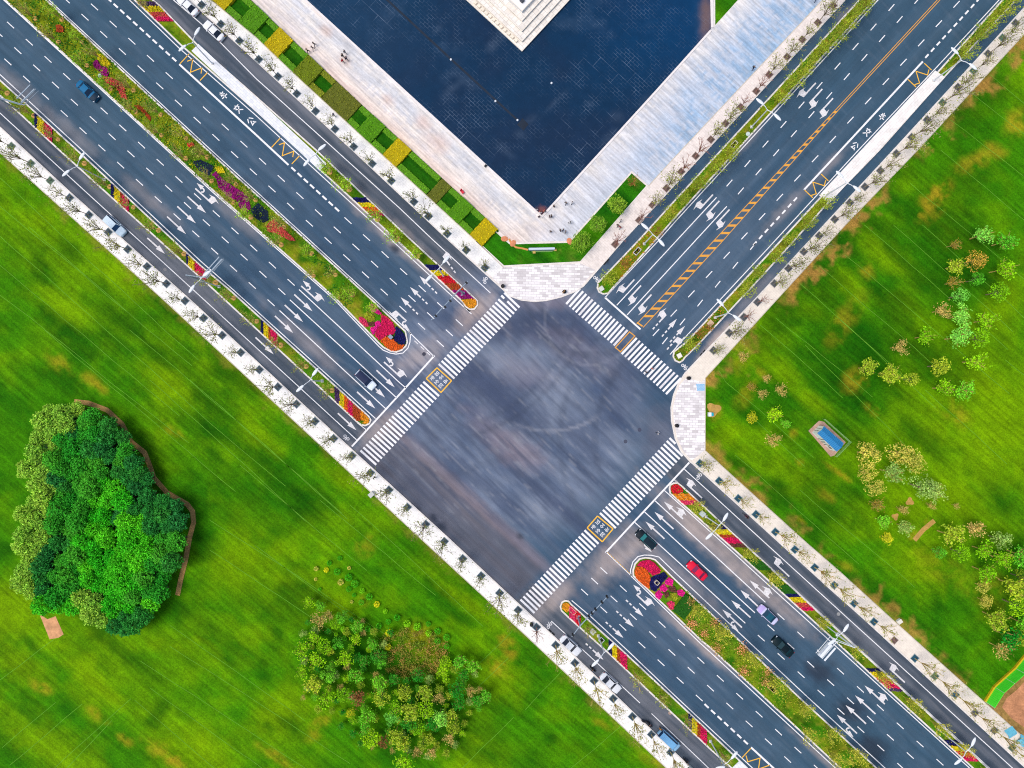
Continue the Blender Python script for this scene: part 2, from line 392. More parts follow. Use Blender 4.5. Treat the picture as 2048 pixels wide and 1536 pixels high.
def lawn_tint(x, y, darks, browns, lights, edge=None, seed=0, u_ang=40):
    a = math.radians(u_ang); u, v = x * math.cos(a) + y * math.sin(a), -x * math.sin(a) + y * math.cos(a)
    g1, g2, g3, br = A3(rgb(60, 134, 4)), A3(rgb(18, 92, 4)), A3(rgb(118, 168, 2)), A3(rgb(168, 152, 30))
    f1 = fbm(x / 190, y / 150, seed + 1); f2 = fbm(u / 120, v / 50, seed + 2); st = fbm(u / 60, v / 4.5, seed + 4, 3); f3 = fbm(x / 16, y / 16, seed + 6); f4 = fbm(u / 46, v / 22, seed + 11, 4)
    f5 = fbm(x / 62, y / 55, seed + 15, 4)
    col = mix3(g1, g3, np.clip(sstep(.42, .7, f1) * .5 + sstep(.54, .74, f5) * .22, 0, 1))
    col = mix3(col, g2, np.clip(sstep(.47, .72, f2) * .42 + sstep(.54, .72, f4) * .26, 0, 1))
    for (cx, cy, rx, ry) in lights: col = mix3(col, g3, patch(x, y, cx, cy, rx, ry, 38, int(cx), .8) * .65)
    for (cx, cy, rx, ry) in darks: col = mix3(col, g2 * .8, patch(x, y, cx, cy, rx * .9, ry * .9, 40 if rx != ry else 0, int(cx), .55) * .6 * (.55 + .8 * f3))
    for b in browns:
        cx, cy, rx, ry, s = b[:5]; col = mix3(col, br, patch(x, y, cx, cy, rx, ry, b[5] if len(b) > 5 else 35, int(cy), .7) * np.clip(s * sstep(.25, .6, f3) * .72, 0, .9))
    if edge is not None:
        for pl, w, s in edge:
            d = np.full(x.size, 1e9)
            for (x1, y1), (x2, y2) in zip(pl, pl[1:]):
                t = np.clip(((x - x1) * (x2 - x1) + (y - y1) * (y2 - y1)) / ((x2 - x1) ** 2 + (y2 - y1) ** 2), 0, 1)
                d = np.minimum(d, np.hypot(x - x1 - t * (x2 - x1), y - y1 - t * (y2 - y1)))
            col = mix3(col, A3(rgb(176, 142, 62)), (1 - sstep(w * .1, w * .9, d + (f3 - .5) * w * 3.0)) * s * sstep(.38, .6, fbm(x / 60, y / 60, seed + 8)))
    return col * A3((1.0, .86, 1.0)) * np.clip(1 + .6 * (st - .5) + .42 * (f3 - .5), .3, 2)[:, None]
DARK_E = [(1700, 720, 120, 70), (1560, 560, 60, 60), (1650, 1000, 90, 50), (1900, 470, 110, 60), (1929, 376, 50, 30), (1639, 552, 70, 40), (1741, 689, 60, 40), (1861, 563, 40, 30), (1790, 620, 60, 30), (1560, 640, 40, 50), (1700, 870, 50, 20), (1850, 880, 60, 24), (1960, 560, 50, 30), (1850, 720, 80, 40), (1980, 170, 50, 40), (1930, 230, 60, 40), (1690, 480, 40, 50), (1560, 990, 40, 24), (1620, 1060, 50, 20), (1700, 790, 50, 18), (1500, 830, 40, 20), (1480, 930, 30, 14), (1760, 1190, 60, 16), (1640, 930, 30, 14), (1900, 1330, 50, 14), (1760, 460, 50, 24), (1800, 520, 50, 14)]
BROWN_E = [(1861, 408, 20, 34, .9), (1885, 380, 16, 24, .8), (1958, 320, 44, 16, .8, -25), (2031, 245, 20, 26, .8), (1990, 300, 20, 12, .7), (1731, 542, 16, 12, .7), (1707, 760, 20, 22, .7), (1690, 640, 18, 50, .55), (1745, 822, 20, 8, .6), (1908, 825, 30, 20, .55), (1601, 925, 12, 6, .8), (1676, 945, 26, 5, .9), (1587, 868, 7, 9, .8), (1835, 1060, 26, 5, .9, -48), (1427, 820, 18, 14, .9), (1480, 730, 14, 16, .5), (1490, 790, 14, 30, .5), (1520, 745, 22, 7, .7), (1600, 1040, 14, 5, .8), (1690, 1130, 22, 8, .6), (1480, 1000, 30, 6, .5), (1880, 1130, 60, 30, .3), (1980, 1180, 40, 40, .4), (1650, 990, 20, 10, .5)]
LIGHT_E = [(1997, 860, 60, 80), (1760, 500, 60, 26), (2010, 600, 40, 60), (1900, 990, 60, 40), (1480, 690, 40, 20), (1700, 570, 40, 20), (1560, 740, 50, 20), (1620, 800, 50, 14), (1800, 1000, 50, 30), (1960, 760, 40, 30), (1830, 1130, 60, 40), (1450, 870, 26, 30)]

PINK, BLUE, WHITE_ST, GREY_ST = A3(rgb(238, 208, 188)), A3(rgb(150, 178, 206)), A3(rgb(228, 226, 230)), A3(rgb(196, 200, 212))
def plaza_tint(x, y):
    u, v = uv(x, y)
    st = fbm(u / 90, v / 4.0, 5, 3); f = fbm(x / 60, y / 60, 8); g = fbm(x / 12, y / 12, 14)
    ne = sstep(1150, 1260, x + (y - 480) * .9 + 120)
    col = mix3(A3(rgb(234, 226, 218)), A3(rgb(204, 204, 208)), sstep(.3, .7, st))
    d = np.abs(np.interp(x, [p[0] for p in L13], [p[1] for p in L13]) - y)
    col = mix3(col, A3(rgb(246, 178, 140)), (1 - sstep(4, 34, d + (f - .5) * 34)) * .3 * (1 - ne) * sstep(.3, .62, f))
    col = mix3(col, PINK, (1 - sstep(10, 70, d)) * .35 * (1 - ne))
    for (cx, cy, r) in ((846, 245, 16), (873, 285, 24), (775, 200, 12), (652, 62, 14), (640, 15, 14), (690, 120, 12)):
        col = mix3(col, A3(rgb(214, 186, 172)), patch(x, y, cx, cy, r, r * .7, 40, cx, .8) * .7)
    # the arm along the orange-hatched road: bluish streaked slabs
    un, vn = (x - 1200) * .68 - (y - 440) * .735, (x - 1200) * .735 + (y - 440) * .68
    s2 = fbm(un / 3.6, vn / 46, 25, 3); far = sstep(1180, 1420, x)
    nc = mix3(A3(rgb(206, 208, 216)), BLUE, np.clip(sstep(.32, .7, s2) * .8 * far + .28 * far + (f - .5) * .7, 0, 1))
    nc = mix3(nc, A3(rgb(236, 216, 208)), sstep(62, 92, vn + (f - .5) * 30))
    col = mix3(col, nc, ne)
    return col * (.94 + .12 * g)[:, None]
def pool_tint(x, y):
    u, v = uv(x, y); f = fbm(x / 140, y / 140, 3); s = fbm(x / 50, y / 50, 6, 5); g = fbm(u / 9, v / 9, 9)
    col = mix3(A3(rgb(12, 48, 78)), A3(rgb(22, 46, 74)), sstep(.35, .7, f))
    col = mix3(col, A3(rgb(2, 60, 102)), sstep(1050, 1400, x) * (1 - sstep(60, 240, y)) * .7)
    col = mix3(col, A3(rgb(24, 62, 92)), (1 - sstep(40, 260, y)) * (1 - sstep(700, 950, x)) * .6)
    col = mix3(col, A3(rgb(96, 122, 150)), sstep(.62, .9, s) * .12)
    for (cx, cy, rx, ry, a) in ((930, 160, 34, 12, 40), (905, 178, 26, 8, -40), (1010, 302, 24, 9, 40), (1180, 208, 10, 7, 0), (1060, 240, 18, 8, -40), (1000, 75, 40, 10, -40), (985, 95, 14, 8, -40), (1220, 275, 24, 10, -45), (1400, 30, 12, 40, 0), (1290, 200, 20, 10, -45), (780, 25, 12, 5, 40), (1040, 268, 12, 8, 20), (1235, 235, 14, 14, 0), (875, 60, 14, 6, -40), (1110, 205, 36, 5, -45)):
        col = mix3(col, A3(rgb(128, 146, 166)), patch(x, y, cx, cy, rx * .8, ry * .8, a, int(cx), .9) * .07 * (.4 + 1.2 * g))
    col = mix3(col, A3(rgb(120, 96, 92)), patch(x, y, 1412, 40, 10, 40, 0, 4, .7) * .8)
    col = mix3(col, A3(rgb(150, 90, 80)), patch(x, y, 1084, 422, 9, 8, 0, 4, .5) * .6)
    return col * (.86 + .28 * g)[:, None]

# ---- materials of the setting ---------------------------------------------------
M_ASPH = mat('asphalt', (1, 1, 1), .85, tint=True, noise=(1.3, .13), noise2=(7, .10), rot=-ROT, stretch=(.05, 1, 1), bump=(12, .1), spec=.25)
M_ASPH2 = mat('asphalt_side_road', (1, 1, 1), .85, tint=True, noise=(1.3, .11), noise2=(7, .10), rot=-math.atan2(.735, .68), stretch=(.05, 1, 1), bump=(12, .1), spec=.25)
M_LAWN = mat('lawn_turf', (1, 1, 1), .9, tint=True, noise=(1.7, .24), noise2=(4.2, .36), rot=math.radians(40.5), stretch=(.05, 1, 1), bump=(5, .5), spec=.05)
M_KERB = mat('kerb_stone', rgb(232, 224, 216), .8, noise=(1.2, .16), noise2=(8, .08))
M_WALK = paving('white_paving', rgb(250, 246, 240), rgb(168, 166, 170), rgb(228, 222, 216), .85, .42, -ROT, -.86, .018, noise=(1.1, .10))
M_WALKN = paving('rose_paving', rgb(240, 228, 220), rgb(196, 184, 178), rgb(214, 200, 192), .9, .45, -ROT, -.62, .018, noise=(.8, .12))
M_MOSAIC = paving('corner_mosaic', rgb(248, 242, 240), rgb(170, 160, 160), rgb(196, 188, 188), 1.15, .5, .02, -.40, .035, noise=(.5, .08))
M_WALKE = paving('beige_paving', rgb(240, 228, 212), rgb(186, 178, 172), rgb(222, 208, 194), .85, .42, -ROT, -.84, .018, noise=(1.0, .10))
M_PLAZA = mat('plaza_slabs', (1, 1, 1), .75, tint=True, noise=(1.6, .26), noise2=(2.5, .10), rot=-ROT, stretch=(.12, 1.5, 1))
M_POOL = None
def pool_material():
    m = mat('wet_black_slabs', (1, 1, 1), .6, tint=True, noise=(5, .10), spec=.08)
    nt = m.node_tree; N, L = nt.nodes, nt.links; b = N['Principled BSDF']
    prev = b.inputs['Base Color'].links[0].from_socket
    tc = N.new('ShaderNodeTexCoord'); mp = N.new('ShaderNodeMapping'); mp.inputs['Rotation'].default_value = (0, 0, -ROT)
    L.new(tc.outputs['Object'], mp.inputs['Vector'])
    cur = prev
    for bw, rh, sz, sc, lo, hi, amt in ((1.2, .6, .05, .10, .46, .66, .26), (4.8, 2.4, .06, .06, .50, .62, .3)):
        br = N.new('ShaderNodeTexBrick'); br.inputs['Scale'].default_value = 1.0; br.inputs['Brick Width'].default_value = bw; br.inputs['Row Height'].default_value = rh
        br.inputs['Mortar Size'].default_value = sz; br.inputs['Mortar Smooth'].default_value = .6; L.new(mp.outputs[0], br.inputs['Vector'])
        nz = N.new('ShaderNodeTexNoise'); nz.inputs['Scale'].default_value = sc; nz.inputs['Detail'].default_value = 5; nz.inputs['Roughness'].default_value = .7; L.new(mp.outputs[0], nz.inputs['Vector'])
        r = N.new('ShaderNodeMapRange'); r.inputs[1].default_value = lo; r.inputs[2].default_value = hi; r.inputs[4].default_value = amt; L.new(nz.outputs['Fac'], r.inputs[0])
        nb = N.new('ShaderNodeTexNoise'); nb.inputs['Scale'].default_value = .4; nb.inputs['Detail'].default_value = 2; L.new(mp.outputs[0], nb.inputs['Vector'])
        r3 = N.new('ShaderNodeMapRange'); r3.inputs[1].default_value = .36; r3.inputs[2].default_value = .6; L.new(nb.outputs['Fac'], r3.inputs[0])
        q = N.new('ShaderNodeMath'); q.operation = 'MULTIPLY'; L.new(br.outputs['Fac'], q.inputs[0]); L.new(r.outputs[0], q.inputs[1])
        q2 = N.new('ShaderNodeMath'); q2.operation = 'MULTIPLY'; L.new(q.outputs[0], q2.inputs[0]); L.new(r3.outputs[0], q2.inputs[1])
        x = N.new('ShaderNodeMix'); x.data_type = 'RGBA'; L.new(q2.outputs[0], x.inputs[0]); L.new(cur, x.inputs[6]); x.inputs[7].default_value = rgba(rgb(150, 170, 195)); cur = x.outputs[2]
    L.new(cur, b.inputs['Base Color']); return m

# ---- ground, road, lawns, pavements ---------------------------------------------
def S(o, label, cat): return props(o, label, cat, kind='structure')
b = MB(); b.box((0, 0, -.45), (1800, 1800, .8)); S(b.build('ground', mat('far_grass', rgb(66, 130, 14), .9, noise=(.03, .3), noise2=(.5, .2))), 'wide green grassland reaching far beyond the junction', 'ground')
def road_sheet():
    st = 5.0; xs = np.arange(-400, 2450, st); ys = np.arange(-400, 1940, st); nx, ny = len(xs), len(ys)
    gx, gy = np.meshgrid(xs, ys); x, y = gx.ravel(), gy.ravel()
    co = np.stack([(x - 1024) / 10, (768 - y) / 10, np.zeros_like(x)], 1)
    i = (np.arange(ny - 1)[:, None] * nx + np.arange(nx - 1)[None, :]).ravel()
    q = np.stack([i, i + nx, i + nx + 1, i + 1], 1)
    me = bpy.data.meshes.new('road'); me.vertices.add(len(co)); me.vertices.foreach_set('co', co.ravel())
    me.loops.add(q.size); me.loops.foreach_set('vertex_index', q.ravel()); me.polygons.add(len(q))
    me.polygons.foreach_set('loop_start', np.arange(0, q.size, 4)); me.update(calc_edges=True)
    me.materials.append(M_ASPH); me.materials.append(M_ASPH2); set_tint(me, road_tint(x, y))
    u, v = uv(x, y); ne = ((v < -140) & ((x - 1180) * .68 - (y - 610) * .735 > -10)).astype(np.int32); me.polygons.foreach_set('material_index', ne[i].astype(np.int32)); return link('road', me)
S(road_sheet(), 'dark blue-grey asphalt of the avenue, side road and scuffed open junction', 'road')

LAWN_SW = L0 + [(L0[-1][0], 1960), (-400, 1960), (-400, L0[0][1])]
LAWN_E = list(reversed(GE)) + GS + [(2420, GS[-1][1]), (2420, GE[-1][1])]
def prism_px(name, poly, z0, z1, m, label, cat):
    b = MB(); b.prism(W2(poly), z0, z1); return S(b.build(name, m), label, cat)
SW_WALK = L0 + L1[::-1]
prism_px('pavement', SW_WALK, -.04, .12, M_WALK, 'long white pavement with tree grates beside the lawn with the wood', 'pavement')
prism_px('lawn_bank', LAWN_SW, -.04, .09, M_KERB, 'soil bank below the lawn with the round wood', 'ground')
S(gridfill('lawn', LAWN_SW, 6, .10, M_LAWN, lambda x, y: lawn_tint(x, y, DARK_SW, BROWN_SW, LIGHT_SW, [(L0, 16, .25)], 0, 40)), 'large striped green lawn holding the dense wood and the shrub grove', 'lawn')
E_WALK = list(reversed(M7)) + CURVE_E + K11 + list(reversed(GS)) + GE
prism_px('pavement', E_WALK, -.04, .12, M_WALKE, 'beige pavement wrapping the rounded corner of the field with the hut', 'pavement')
prism_px('lawn_bank', LAWN_E, -.04, .09, M_KERB, 'soil bank below the field with the blue-roofed hut', 'ground')
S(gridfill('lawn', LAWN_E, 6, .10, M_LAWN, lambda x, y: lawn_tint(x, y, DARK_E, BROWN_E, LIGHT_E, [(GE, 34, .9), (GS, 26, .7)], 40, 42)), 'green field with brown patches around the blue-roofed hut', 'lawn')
N_BLOCK = L11 + CURVE_N + M1
prism_px('pavement', N_BLOCK, -.04, .12, M_WALKN, 'pale rose pavement around the stone plaza', 'pavement')
b = MB(); b.sheet(W2(L12[:-1] + [(1005, 535)] + [(1008, 575)] + L11[:-1][::-1]), .124); S(b.build('pavement', M_WALK), 'white pavement strip with tree grates beside the hedge parterre', 'pavement')
CORN = [(1007, 535), (1161, 527), (1190, 540), (1162, 572)] + CURVE_N[::-1] + [(1012, 582), (985, 556)]
b = MB(); b.sheet(W2(CORN), .128); S(b.build('pavement', M_MOSAIC), 'rounded corner of pale mosaic paving below the small lawn', 'pavement')
CORE = [(1403, 764), (1410, 757), (1409, 900), (1395, 912), (1383, 921), (1366, 902), (1354, 876), (1347, 842), (1346, 815), (1351, 791), (1359, 770), (1372, 756)]
b = MB(); b.sheet(W2(CORE), .124); S(b.build('pavement', M_MOSAIC), 'rounded corner of pale mosaic paving facing the field with the hut', 'pavement')
PLAZA = L13 + [(1138, 482)] + PLZ_SE
S(gridfill('plaza_paving', PLAZA, 7, .132, M_PLAZA, plaza_tint), 'pale streaked stone plaza surrounding the black sunken square', 'plaza')
M_POOL = pool_material()
POOL = POOL_W + POOL_E[1:]
S(gridfill('plaza_floor', POOL, 6, .140, M_POOL, pool_tint), 'black-blue slab floor of the plaza with chalky white joints', 'plaza')
b = MB(); b.ribbon(W2(POOL_W[:-1] + POOL_E[:4]), .42, .12, .26); S(b.build('kerb', mat('rim_stone', rgb(236, 228, 224), .7, noise=(1, .08))), 'pale stone rim around the black plaza floor', 'kerb')
b = MB(); b.ribbon(W2([(1424, 56), (1421.5, -300)]), .5, .12, .28); S(b.build('kerb', mat('rim_stone', (.6, .6, .6))), 'pale kerb beside the small corner of grass at the top edge', 'kerb')
NL = [(985, 456), (1019, 487), (1138, 484), (1263, 344), (1295, 372), (1161, 525), (1007, 533), (952, 483)]
prism_px('lawn_bank', NL, .1, .15, M_KERB, 'low edge of the small plaza lawn', 'ground')
NLG = [(985, 459), (1019, 489), (1139, 486), (1263, 347), (1292, 372), (1160, 523), (1008, 531), (956, 483)]
def small_lawn(x, y):
    c = lawn_tint(x, y, [(1080, 515, 30, 10), (1250, 400, 40, 12)], [(1145, 515, 30, 12, .55, 0), (1272, 362, 12, 14, .8), (1040, 520, 3, 10, .6, 0), (1117, 512, 3, 14, .7, 10)], [], None, 70)
    return c * A3((.55, .86, 2.4))
S(gridfill('lawn', NLG, 6, .155, M_LAWN, small_lawn), 'small clipped lawn with four round trees beside the plaza', 'lawn')
TRI = [(1428, 55), (1427, -200), (1660, -200)]
prism_px('lawn_bank', TRI, .1, .15, M_KERB, 'low edge of the grass corner at the top', 'ground')
S(gridfill('lawn', [(1430, 51), (1429.5, -198), (1655, -198)], 8, .155, M_LAWN, lambda x, y: lawn_tint(x, y, [], [], [], None, 90) * A3((.5, .8, 2))), 'grass corner cut between the plaza slabs at the top', 'lawn')
b = MB()
for c in ([L1], [L11 + CURVE_N + M1], [list(reversed(M7)) + CURVE_E + K11]):
    b.ribbon(W2(c[0]), .26, -.03, .15)
S(b.build('kerb', M_KERB), 'pale stone kerb edging the pavements along the roads', 'kerb')
b = MB()
for c in (L0, GS, GE, [(1410, 756), (1410, 901)], L12, PLZ_SE[1:]): b.ribbon(W2(c), .16, .05, .15)
S(b.build('kerb', mat('garden_edging', rgb(206, 196, 178), .8, noise=(1, .15))), 'thin stone edging between pavements and grass', 'kerb')

# ---- planted strips -----------------------------------------------------------------
EDGE_L4 = ext([(0, 149), (164, 300), (400, 521), (467, 580), (751, 837)], 420, 0)
EDGE_L5 = ext([(7.5, 0), (425, 384), (669.5, 600), (757, 692)], 420, 0)
EDGE_L6 = ext([(98, 0), (422, 300), (750, 600), (821, 666)], 420, 0)
EDGE_L7 = ext([(259, 0), (357, 95), (512, 231), (587, 300), (783, 480), (943, 628)], 420, 0)
EDGE_M3 = ext([(1210, 595), (1318, 480), (1348, 446), (1756, 0)], 0, 420)
EDGE_M5 = ext([(1340, 709), (1368, 677), (1530, 503), (1717, 300), (1869, 139), (1998, 0)], 0, 420)
EDGE_N4 = ext([(1329, 981), (1461, 1100), (1550, 1182), (1648, 1271), (1750, 1364), (1939, 1536)], 0, 420)
EDGE_N5 = ext([(1318, 1114), (1352, 1147), (1614, 1393), (1770, 1536)], 0, 420)
EDGE_N6 = ext([(1262, 1152), (1399, 1285), (1420, 1304), (1662, 1528)], 0, 420)
EDGE_N7 = ext([(1143.5, 1201), (1185, 1236), (1254, 1300), (1350, 1391.5), (1505, 1536)], 0, 420)
def offpx(pl, d): return offset(pl, d)
S3A = offpx(EDGE_L7, -7)
if S3A[-1][1] > EDGE_L7[-1][1]: S3A = offpx(EDGE_L7, 7)
SEPS = {
 'a': (ext([(0, 190), (119, 300), (212, 384), (429, 580), (714, 843)], 420, 0), [(722, 849), (731, 851), (739, 847), (742, 840)], ext([(0, 160), (154, 300), (400, 530), (460, 580), (738, 833)], 420, 0), 'narrow planted strip between the wood-side service lane and the avenue'),
 'm': (ext([(11, 0), (428, 382), (673, 598), (756, 684)], 420, 0), [(767, 694.5), (781, 702), (793, 704), (804, 700), (812, 692), (815, 684)], ext([(92.5, 0), (415, 300), (744, 600), (811, 663)], 420, 0), 'broad planted median of the avenue above the junction'),
 'c': (S3A[:-1] + [(926, 604)], [(931, 613), (940, 619), (949, 618), (955, 610)], ext([(305, 0), (320, 12), (396, 91), (632, 300), (822, 480), (955, 602)], 420, 0), 'narrow planted strip between the parterre-side service lane and the avenue'),
 'd': (ext([(1196, 566), (1278, 480), (1348, 403), (1719, 0)], 0, 420)[::-1], [(1194.5, 576), (1198, 584), (1206, 588), (1214, 587)], ext([(1219, 583), (1311, 480), (1344, 442), (1748, 0)], 0, 420)[::-1], 'planted strip beside the plaza-side lane of the orange-hatched road'),
 'e': (ext([(1348, 703), (1373, 684), (1532, 513), (1719, 310), (1871, 149), (2005, 0)], 0, 420)[::-1], [(1346, 712), (1350, 721), (1358.5, 725), (1365, 721)], ext([(1370, 714), (1394, 691), (1530, 545), (1656, 405), (1758, 300), (1888, 154), (2031, 0)], 0, 420)[::-1], 'planted strip beside the field-side lane of the orange-hatched road'),
 'f': (ext([(1340, 986), (1467, 1098), (1556, 1178), (1650, 1263), (1752, 1358), (1946, 1536)], 0, 420)[::-1], [(1338.6, 977), (1340, 970), (1347, 966), (1355, 966)], ext([(1363, 972), (1588, 1180), (1652, 1239), (1975, 1536)], 0, 420)[::-1], 'narrow planted strip between the hut-side service lane and the avenue'),
 'n': (ext([(1266.5, 1151), (1402, 1280), (1424, 1298), (1667, 1523)], 0, 420)[::-1], [(1266, 1140), (1270, 1127), (1279, 1117.5), (1290, 1115), (1301, 1116)], ext([(1310, 1119), (1348, 1157), (1606, 1402), (1763, 1545)], 0, 420)[::-1], 'broad planted median of the avenue below the junction'),
 'b': (ext([(1123, 1220.7), (1139, 1236), (1211, 1300), (1421, 1498), (1464, 1536)], 0, 420)[::-1], [(1120.7, 1213), (1124, 1204), (1130, 1201), (1137, 1202)], ext([(1143, 1209), (1175, 1238), (1246, 1302), (1350, 1399), (1495, 1536)], 0, 420)[::-1], 'narrow planted strip between the grove-side service lane and the avenue'),
}
G_MID, G_OL, G_YEL, G_SOIL = A3(rgb(66, 128, 14)), A3(rgb(126, 140, 22)), A3(rgb(140, 150, 20)), A3(rgb(160, 128, 50))
def strip_tint(seed, olive, soil):
    def f(x, y):
        a = fbm(x / 34, y / 34, seed); c = fbm(x / 9, y / 9, seed + 2)
        col = mix3(G_MID, G_OL, np.clip(sstep(.35, .65, a) * olive, 0, 1)); col = mix3(col, G_SOIL, sstep(.55, .75, c) * soil)
        return mix3(col, A3(rgb(26, 80, 10)), sstep(.5, .7, fbm(x / 20, y / 20, seed + 5)) * .6) * (.8 + .4 * c)[:, None]
    return f
kb = MB()
for i, (k, (A, nose, B, lab)) in enumerate(SEPS.items()):
    poly = A + nose + B[::-1]
    prism_px('verge_base', poly, -.02, .13, M_KERB, 'concrete bed under the ' + lab, 'ground')
    inn = poly
    S(gridfill('verge', inn, 6, .15, M_LAWN, strip_tint(i * 7, 1.3 if k in 'mde' else .8, .8 if k in 'de' else .45)), lab, 'verge')
    ring = A[:-1] + [A[-1]] + nose + B[::-1]
    kb.ribbon(W2(ring), .30, -.01, .21)
S(kb.build('kerb', M_KERB), 'pale stone kerb around the planted road strips', 'kerb')
M_PLAT = paving('platform_paving', rgb(240, 240, 242), rgb(205, 208, 212), rgb(196, 198, 202), .9, .5, -ROT, -.5, .02, noise=(.9, .08))
M_PLAT2 = paving('platform_paving_warm', rgb(250, 244, 238), rgb(236, 228, 222), rgb(214, 208, 204), .9, .5, -math.atan2(.735, .68), -.5, .02, noise=(.6, .12))
for pts, m, lab in (([(398, 89), (384, 103), (640, 342), (654, 328)], M_PLAT, 'white paved bus stop platform beside the parterre-side lane'),
                    ([(1869, 142), (1889, 155.5), (1657.5, 407), (1637.5, 391)], M_PLAT2, 'beige paved bus stop platform on the orange-hatched road'),
                    ([(1479, 1519.5), (1463, 1535), (1740, 1790), (1756, 1775)], M_PLAT, 'white paved bus stop platform at the bottom edge')):
    prism_px('platform_paving', pts, 0, .235, m, lab, 'bus platform')

# ---- road markings ---------------------------------------------------------------------
M_WH = mat('road_paint_white', rgb(242, 240, 240), .7, noise=(.7, .08), noise2=(5, .14))
M_WORN = mat('road_paint_worn', rgb(226, 222, 222), .8, noise=(1.2, .12), noise2=(5, .2))
M_YE = mat('road_paint_yellow', rgb(250, 190, 60), .7, noise=(1, .08), noise2=(6, .08))
M_OR = mat('road_paint_orange', rgb(232, 164, 64), .7, noise=(1, .10), noise2=(6, .10))
ZM = .006
class Mark(MB):
    def line(s, pts, w, mi=0, z=ZM): return s.ribbon(W2(pts), w / 10.0, z, None, mi)
    def poly(s, pts, mi=0, z=ZM): return s.sheet(W2(pts), z, mi)
    def dashes(s, p0, step, vec, n0, n1, w, mi=0, skip=()):
        for i in range(n0, n1):
            if i in skip: continue
            x, y = p0[0] + step[0] * i, p0[1] + step[1] * i; s.line([(x, y), (x + vec[0], y + vec[1])], w, mi)
        return s
def done(mk, name, label, mats=None): return S(mk.build(name, mats or [M_WH, M_YE, M_OR, M_WORN]), label, 'road marking')

# zebra crossings
def zebra(groups, w, label, odd=()):
    mk = Mark()
    for p0, p1, n, vec in groups:
        for i in range(n):
            x = p0[0] + (p1[0] - p0[0]) * i / (n - 1); y = p0[1] + (p1[1] - p0[1]) * i / (n - 1)
            mk.line([(x, y), (x + vec[0], y + vec[1])], w, 3 if (i * 7 + n) % 11 == 0 else 0)
    for a, c in odd: mk.line([a, c], w)
    done(mk, 'road_markings', label)
zebra([((721, 901), (846.5, 763.6), 23, (31.5, 28.5)), ((877.6, 728), (996.5, 598.5), 22, (31.4, 29))], 4.3, 'white zebra crossing at the mouth of the avenue above the junction',
      [((1002.5, 591), (1008.5, 597)), ((1014.5, 602.5), (1033, 621)), ((1008.5, 585.5), (1039, 615))])
zebra([((1160, 577), (1255, 660), 16, (-27.5, 31)), ((1273.5, 676), (1362, 756.2), 15, (-30, 32))], 4.4, 'white zebra crossing at the mouth of the orange-hatched road')
zebra([((1041, 1199), (1169, 1060.5), 23, (28, 27)), ((1200, 1026), (1333.5, 882), 24, (31.6, 30))], 4.3, 'white zebra crossing at the mouth of the avenue below the junction', [((1339, 876), (1351, 887.5))])
# stop lines
mk = Mark()
for p in ([(703.7, 893), (808, 779), (869, 711)], [(1210, 595), (1281, 658.7)], [(1378.6, 925), (1280, 1031), (1211, 1105.5)]): mk.line(p, 3.4)
mk.line([(868, 713), (817, 663)], 1.8); mk.line([(1212, 1104), (1263, 1152)], 1.8)
for i in range(3): mk.line([(829 + 12.2 * i, 681.5 + 11.3 * i), (836 + 12.2 * i, 688 + 11.3 * i)], 1.8, 3)
for i in range(14): mk.line([(1215 + 3.5 * i, 1105 + 3.3 * i), (1217.2 + 3.5 * i, 1107.2 + 3.3 * i)], 1.5, 1)
done(mk, 'road_markings', 'white stop lines across the approach lanes')
# edge lines
mk = Mark()
for pl in (EDGE_L4, EDGE_L5, EDGE_L6, EDGE_L7, EDGE_M3, EDGE_M5, EDGE_N4, EDGE_N5, EDGE_N6, EDGE_N7): mk.line(pl, 1.8)
mk.line(ext([(0, 226), (172, 384), (400, 592), (713, 879.5)], 420, 0), 1.7)
mk.line([(1102.5, 1242), (1190, 1322), (1280, 1406)], 1.7); mk.line(ext([(1303, 1427), (1417, 1536)], 0, 420), 1.7)
mk.line(ext([(347, 0), (410, 54), (512, 157), (671, 300), (800, 417), (866, 480), (981, 586)], 420, 0), 1.7)
mk.line(ext([(1369, 938.6), (1633.5, 1180), (1695, 1236), (2025, 1536)], 0, 420), 1.7)
mk.line([(792, 708.2), (780, 706), (766, 700), (757, 692)], 1.8); mk.line([(792, 708.2), (806, 706), (816, 696), (820, 684), (821, 666)], 1.8)
mk.line([(1262, 1152), (1261, 1140), (1265.5, 1124), (1276, 1113), (1289, 1110), (1303, 1110.5), (1318, 1114)], 1.8)
mk.line([(715, 846), (733, 860)], 1.4); mk.line([(1349, 960), (1372, 981)], 1.4)
mk.line([(1350, 960), (1592, 1181), (1656, 1240), (1980, 1537), (2200, 1737)], 1.5)
done(mk, 'road_markings', 'thin white edge lines along kerbs and cycle lanes')
# lane lines
mk = Mark(); V1 = (14, 12.8)
mk.dashes((8.75, 117.5), (37.6, 34.4), V1, -8, 15, 1.75); mk.dashes((28.75, 95), (37.7, 34.4), V1, -9, 15, 1.75); mk.dashes((14.25, 43.75), (37.4, 34.3), V1, -8, 16, 1.75)
for p in ([(598, 579), (800, 766), (812, 776)], [(579.7, 599.5), (792.6, 795)], [(559, 621), (771, 817)]): mk.line(p, 1.9)
mk.dashes((163, 28), (37.4, 34.35), V1, -11, 20, 1.75); mk.dashes((182, 7.5), (37.35, 34.3), V1, -11, 20, 1.75); mk.dashes((689, 434.8), (37.1, 34), V1, 0, 7, 1.75)
mk.dashes((1555, 1227), (39.75, 36.4), (13.7, 12.4), 0, 20, 1.75); mk.dashes((1535, 1249.4), (39.8, 36.5), (13.7, 12.4), 0, 20, 1.75); mk.dashes((1515.6, 1270), (39.85, 36.6), (13.7, 12.4), 0, 20, 1.75)
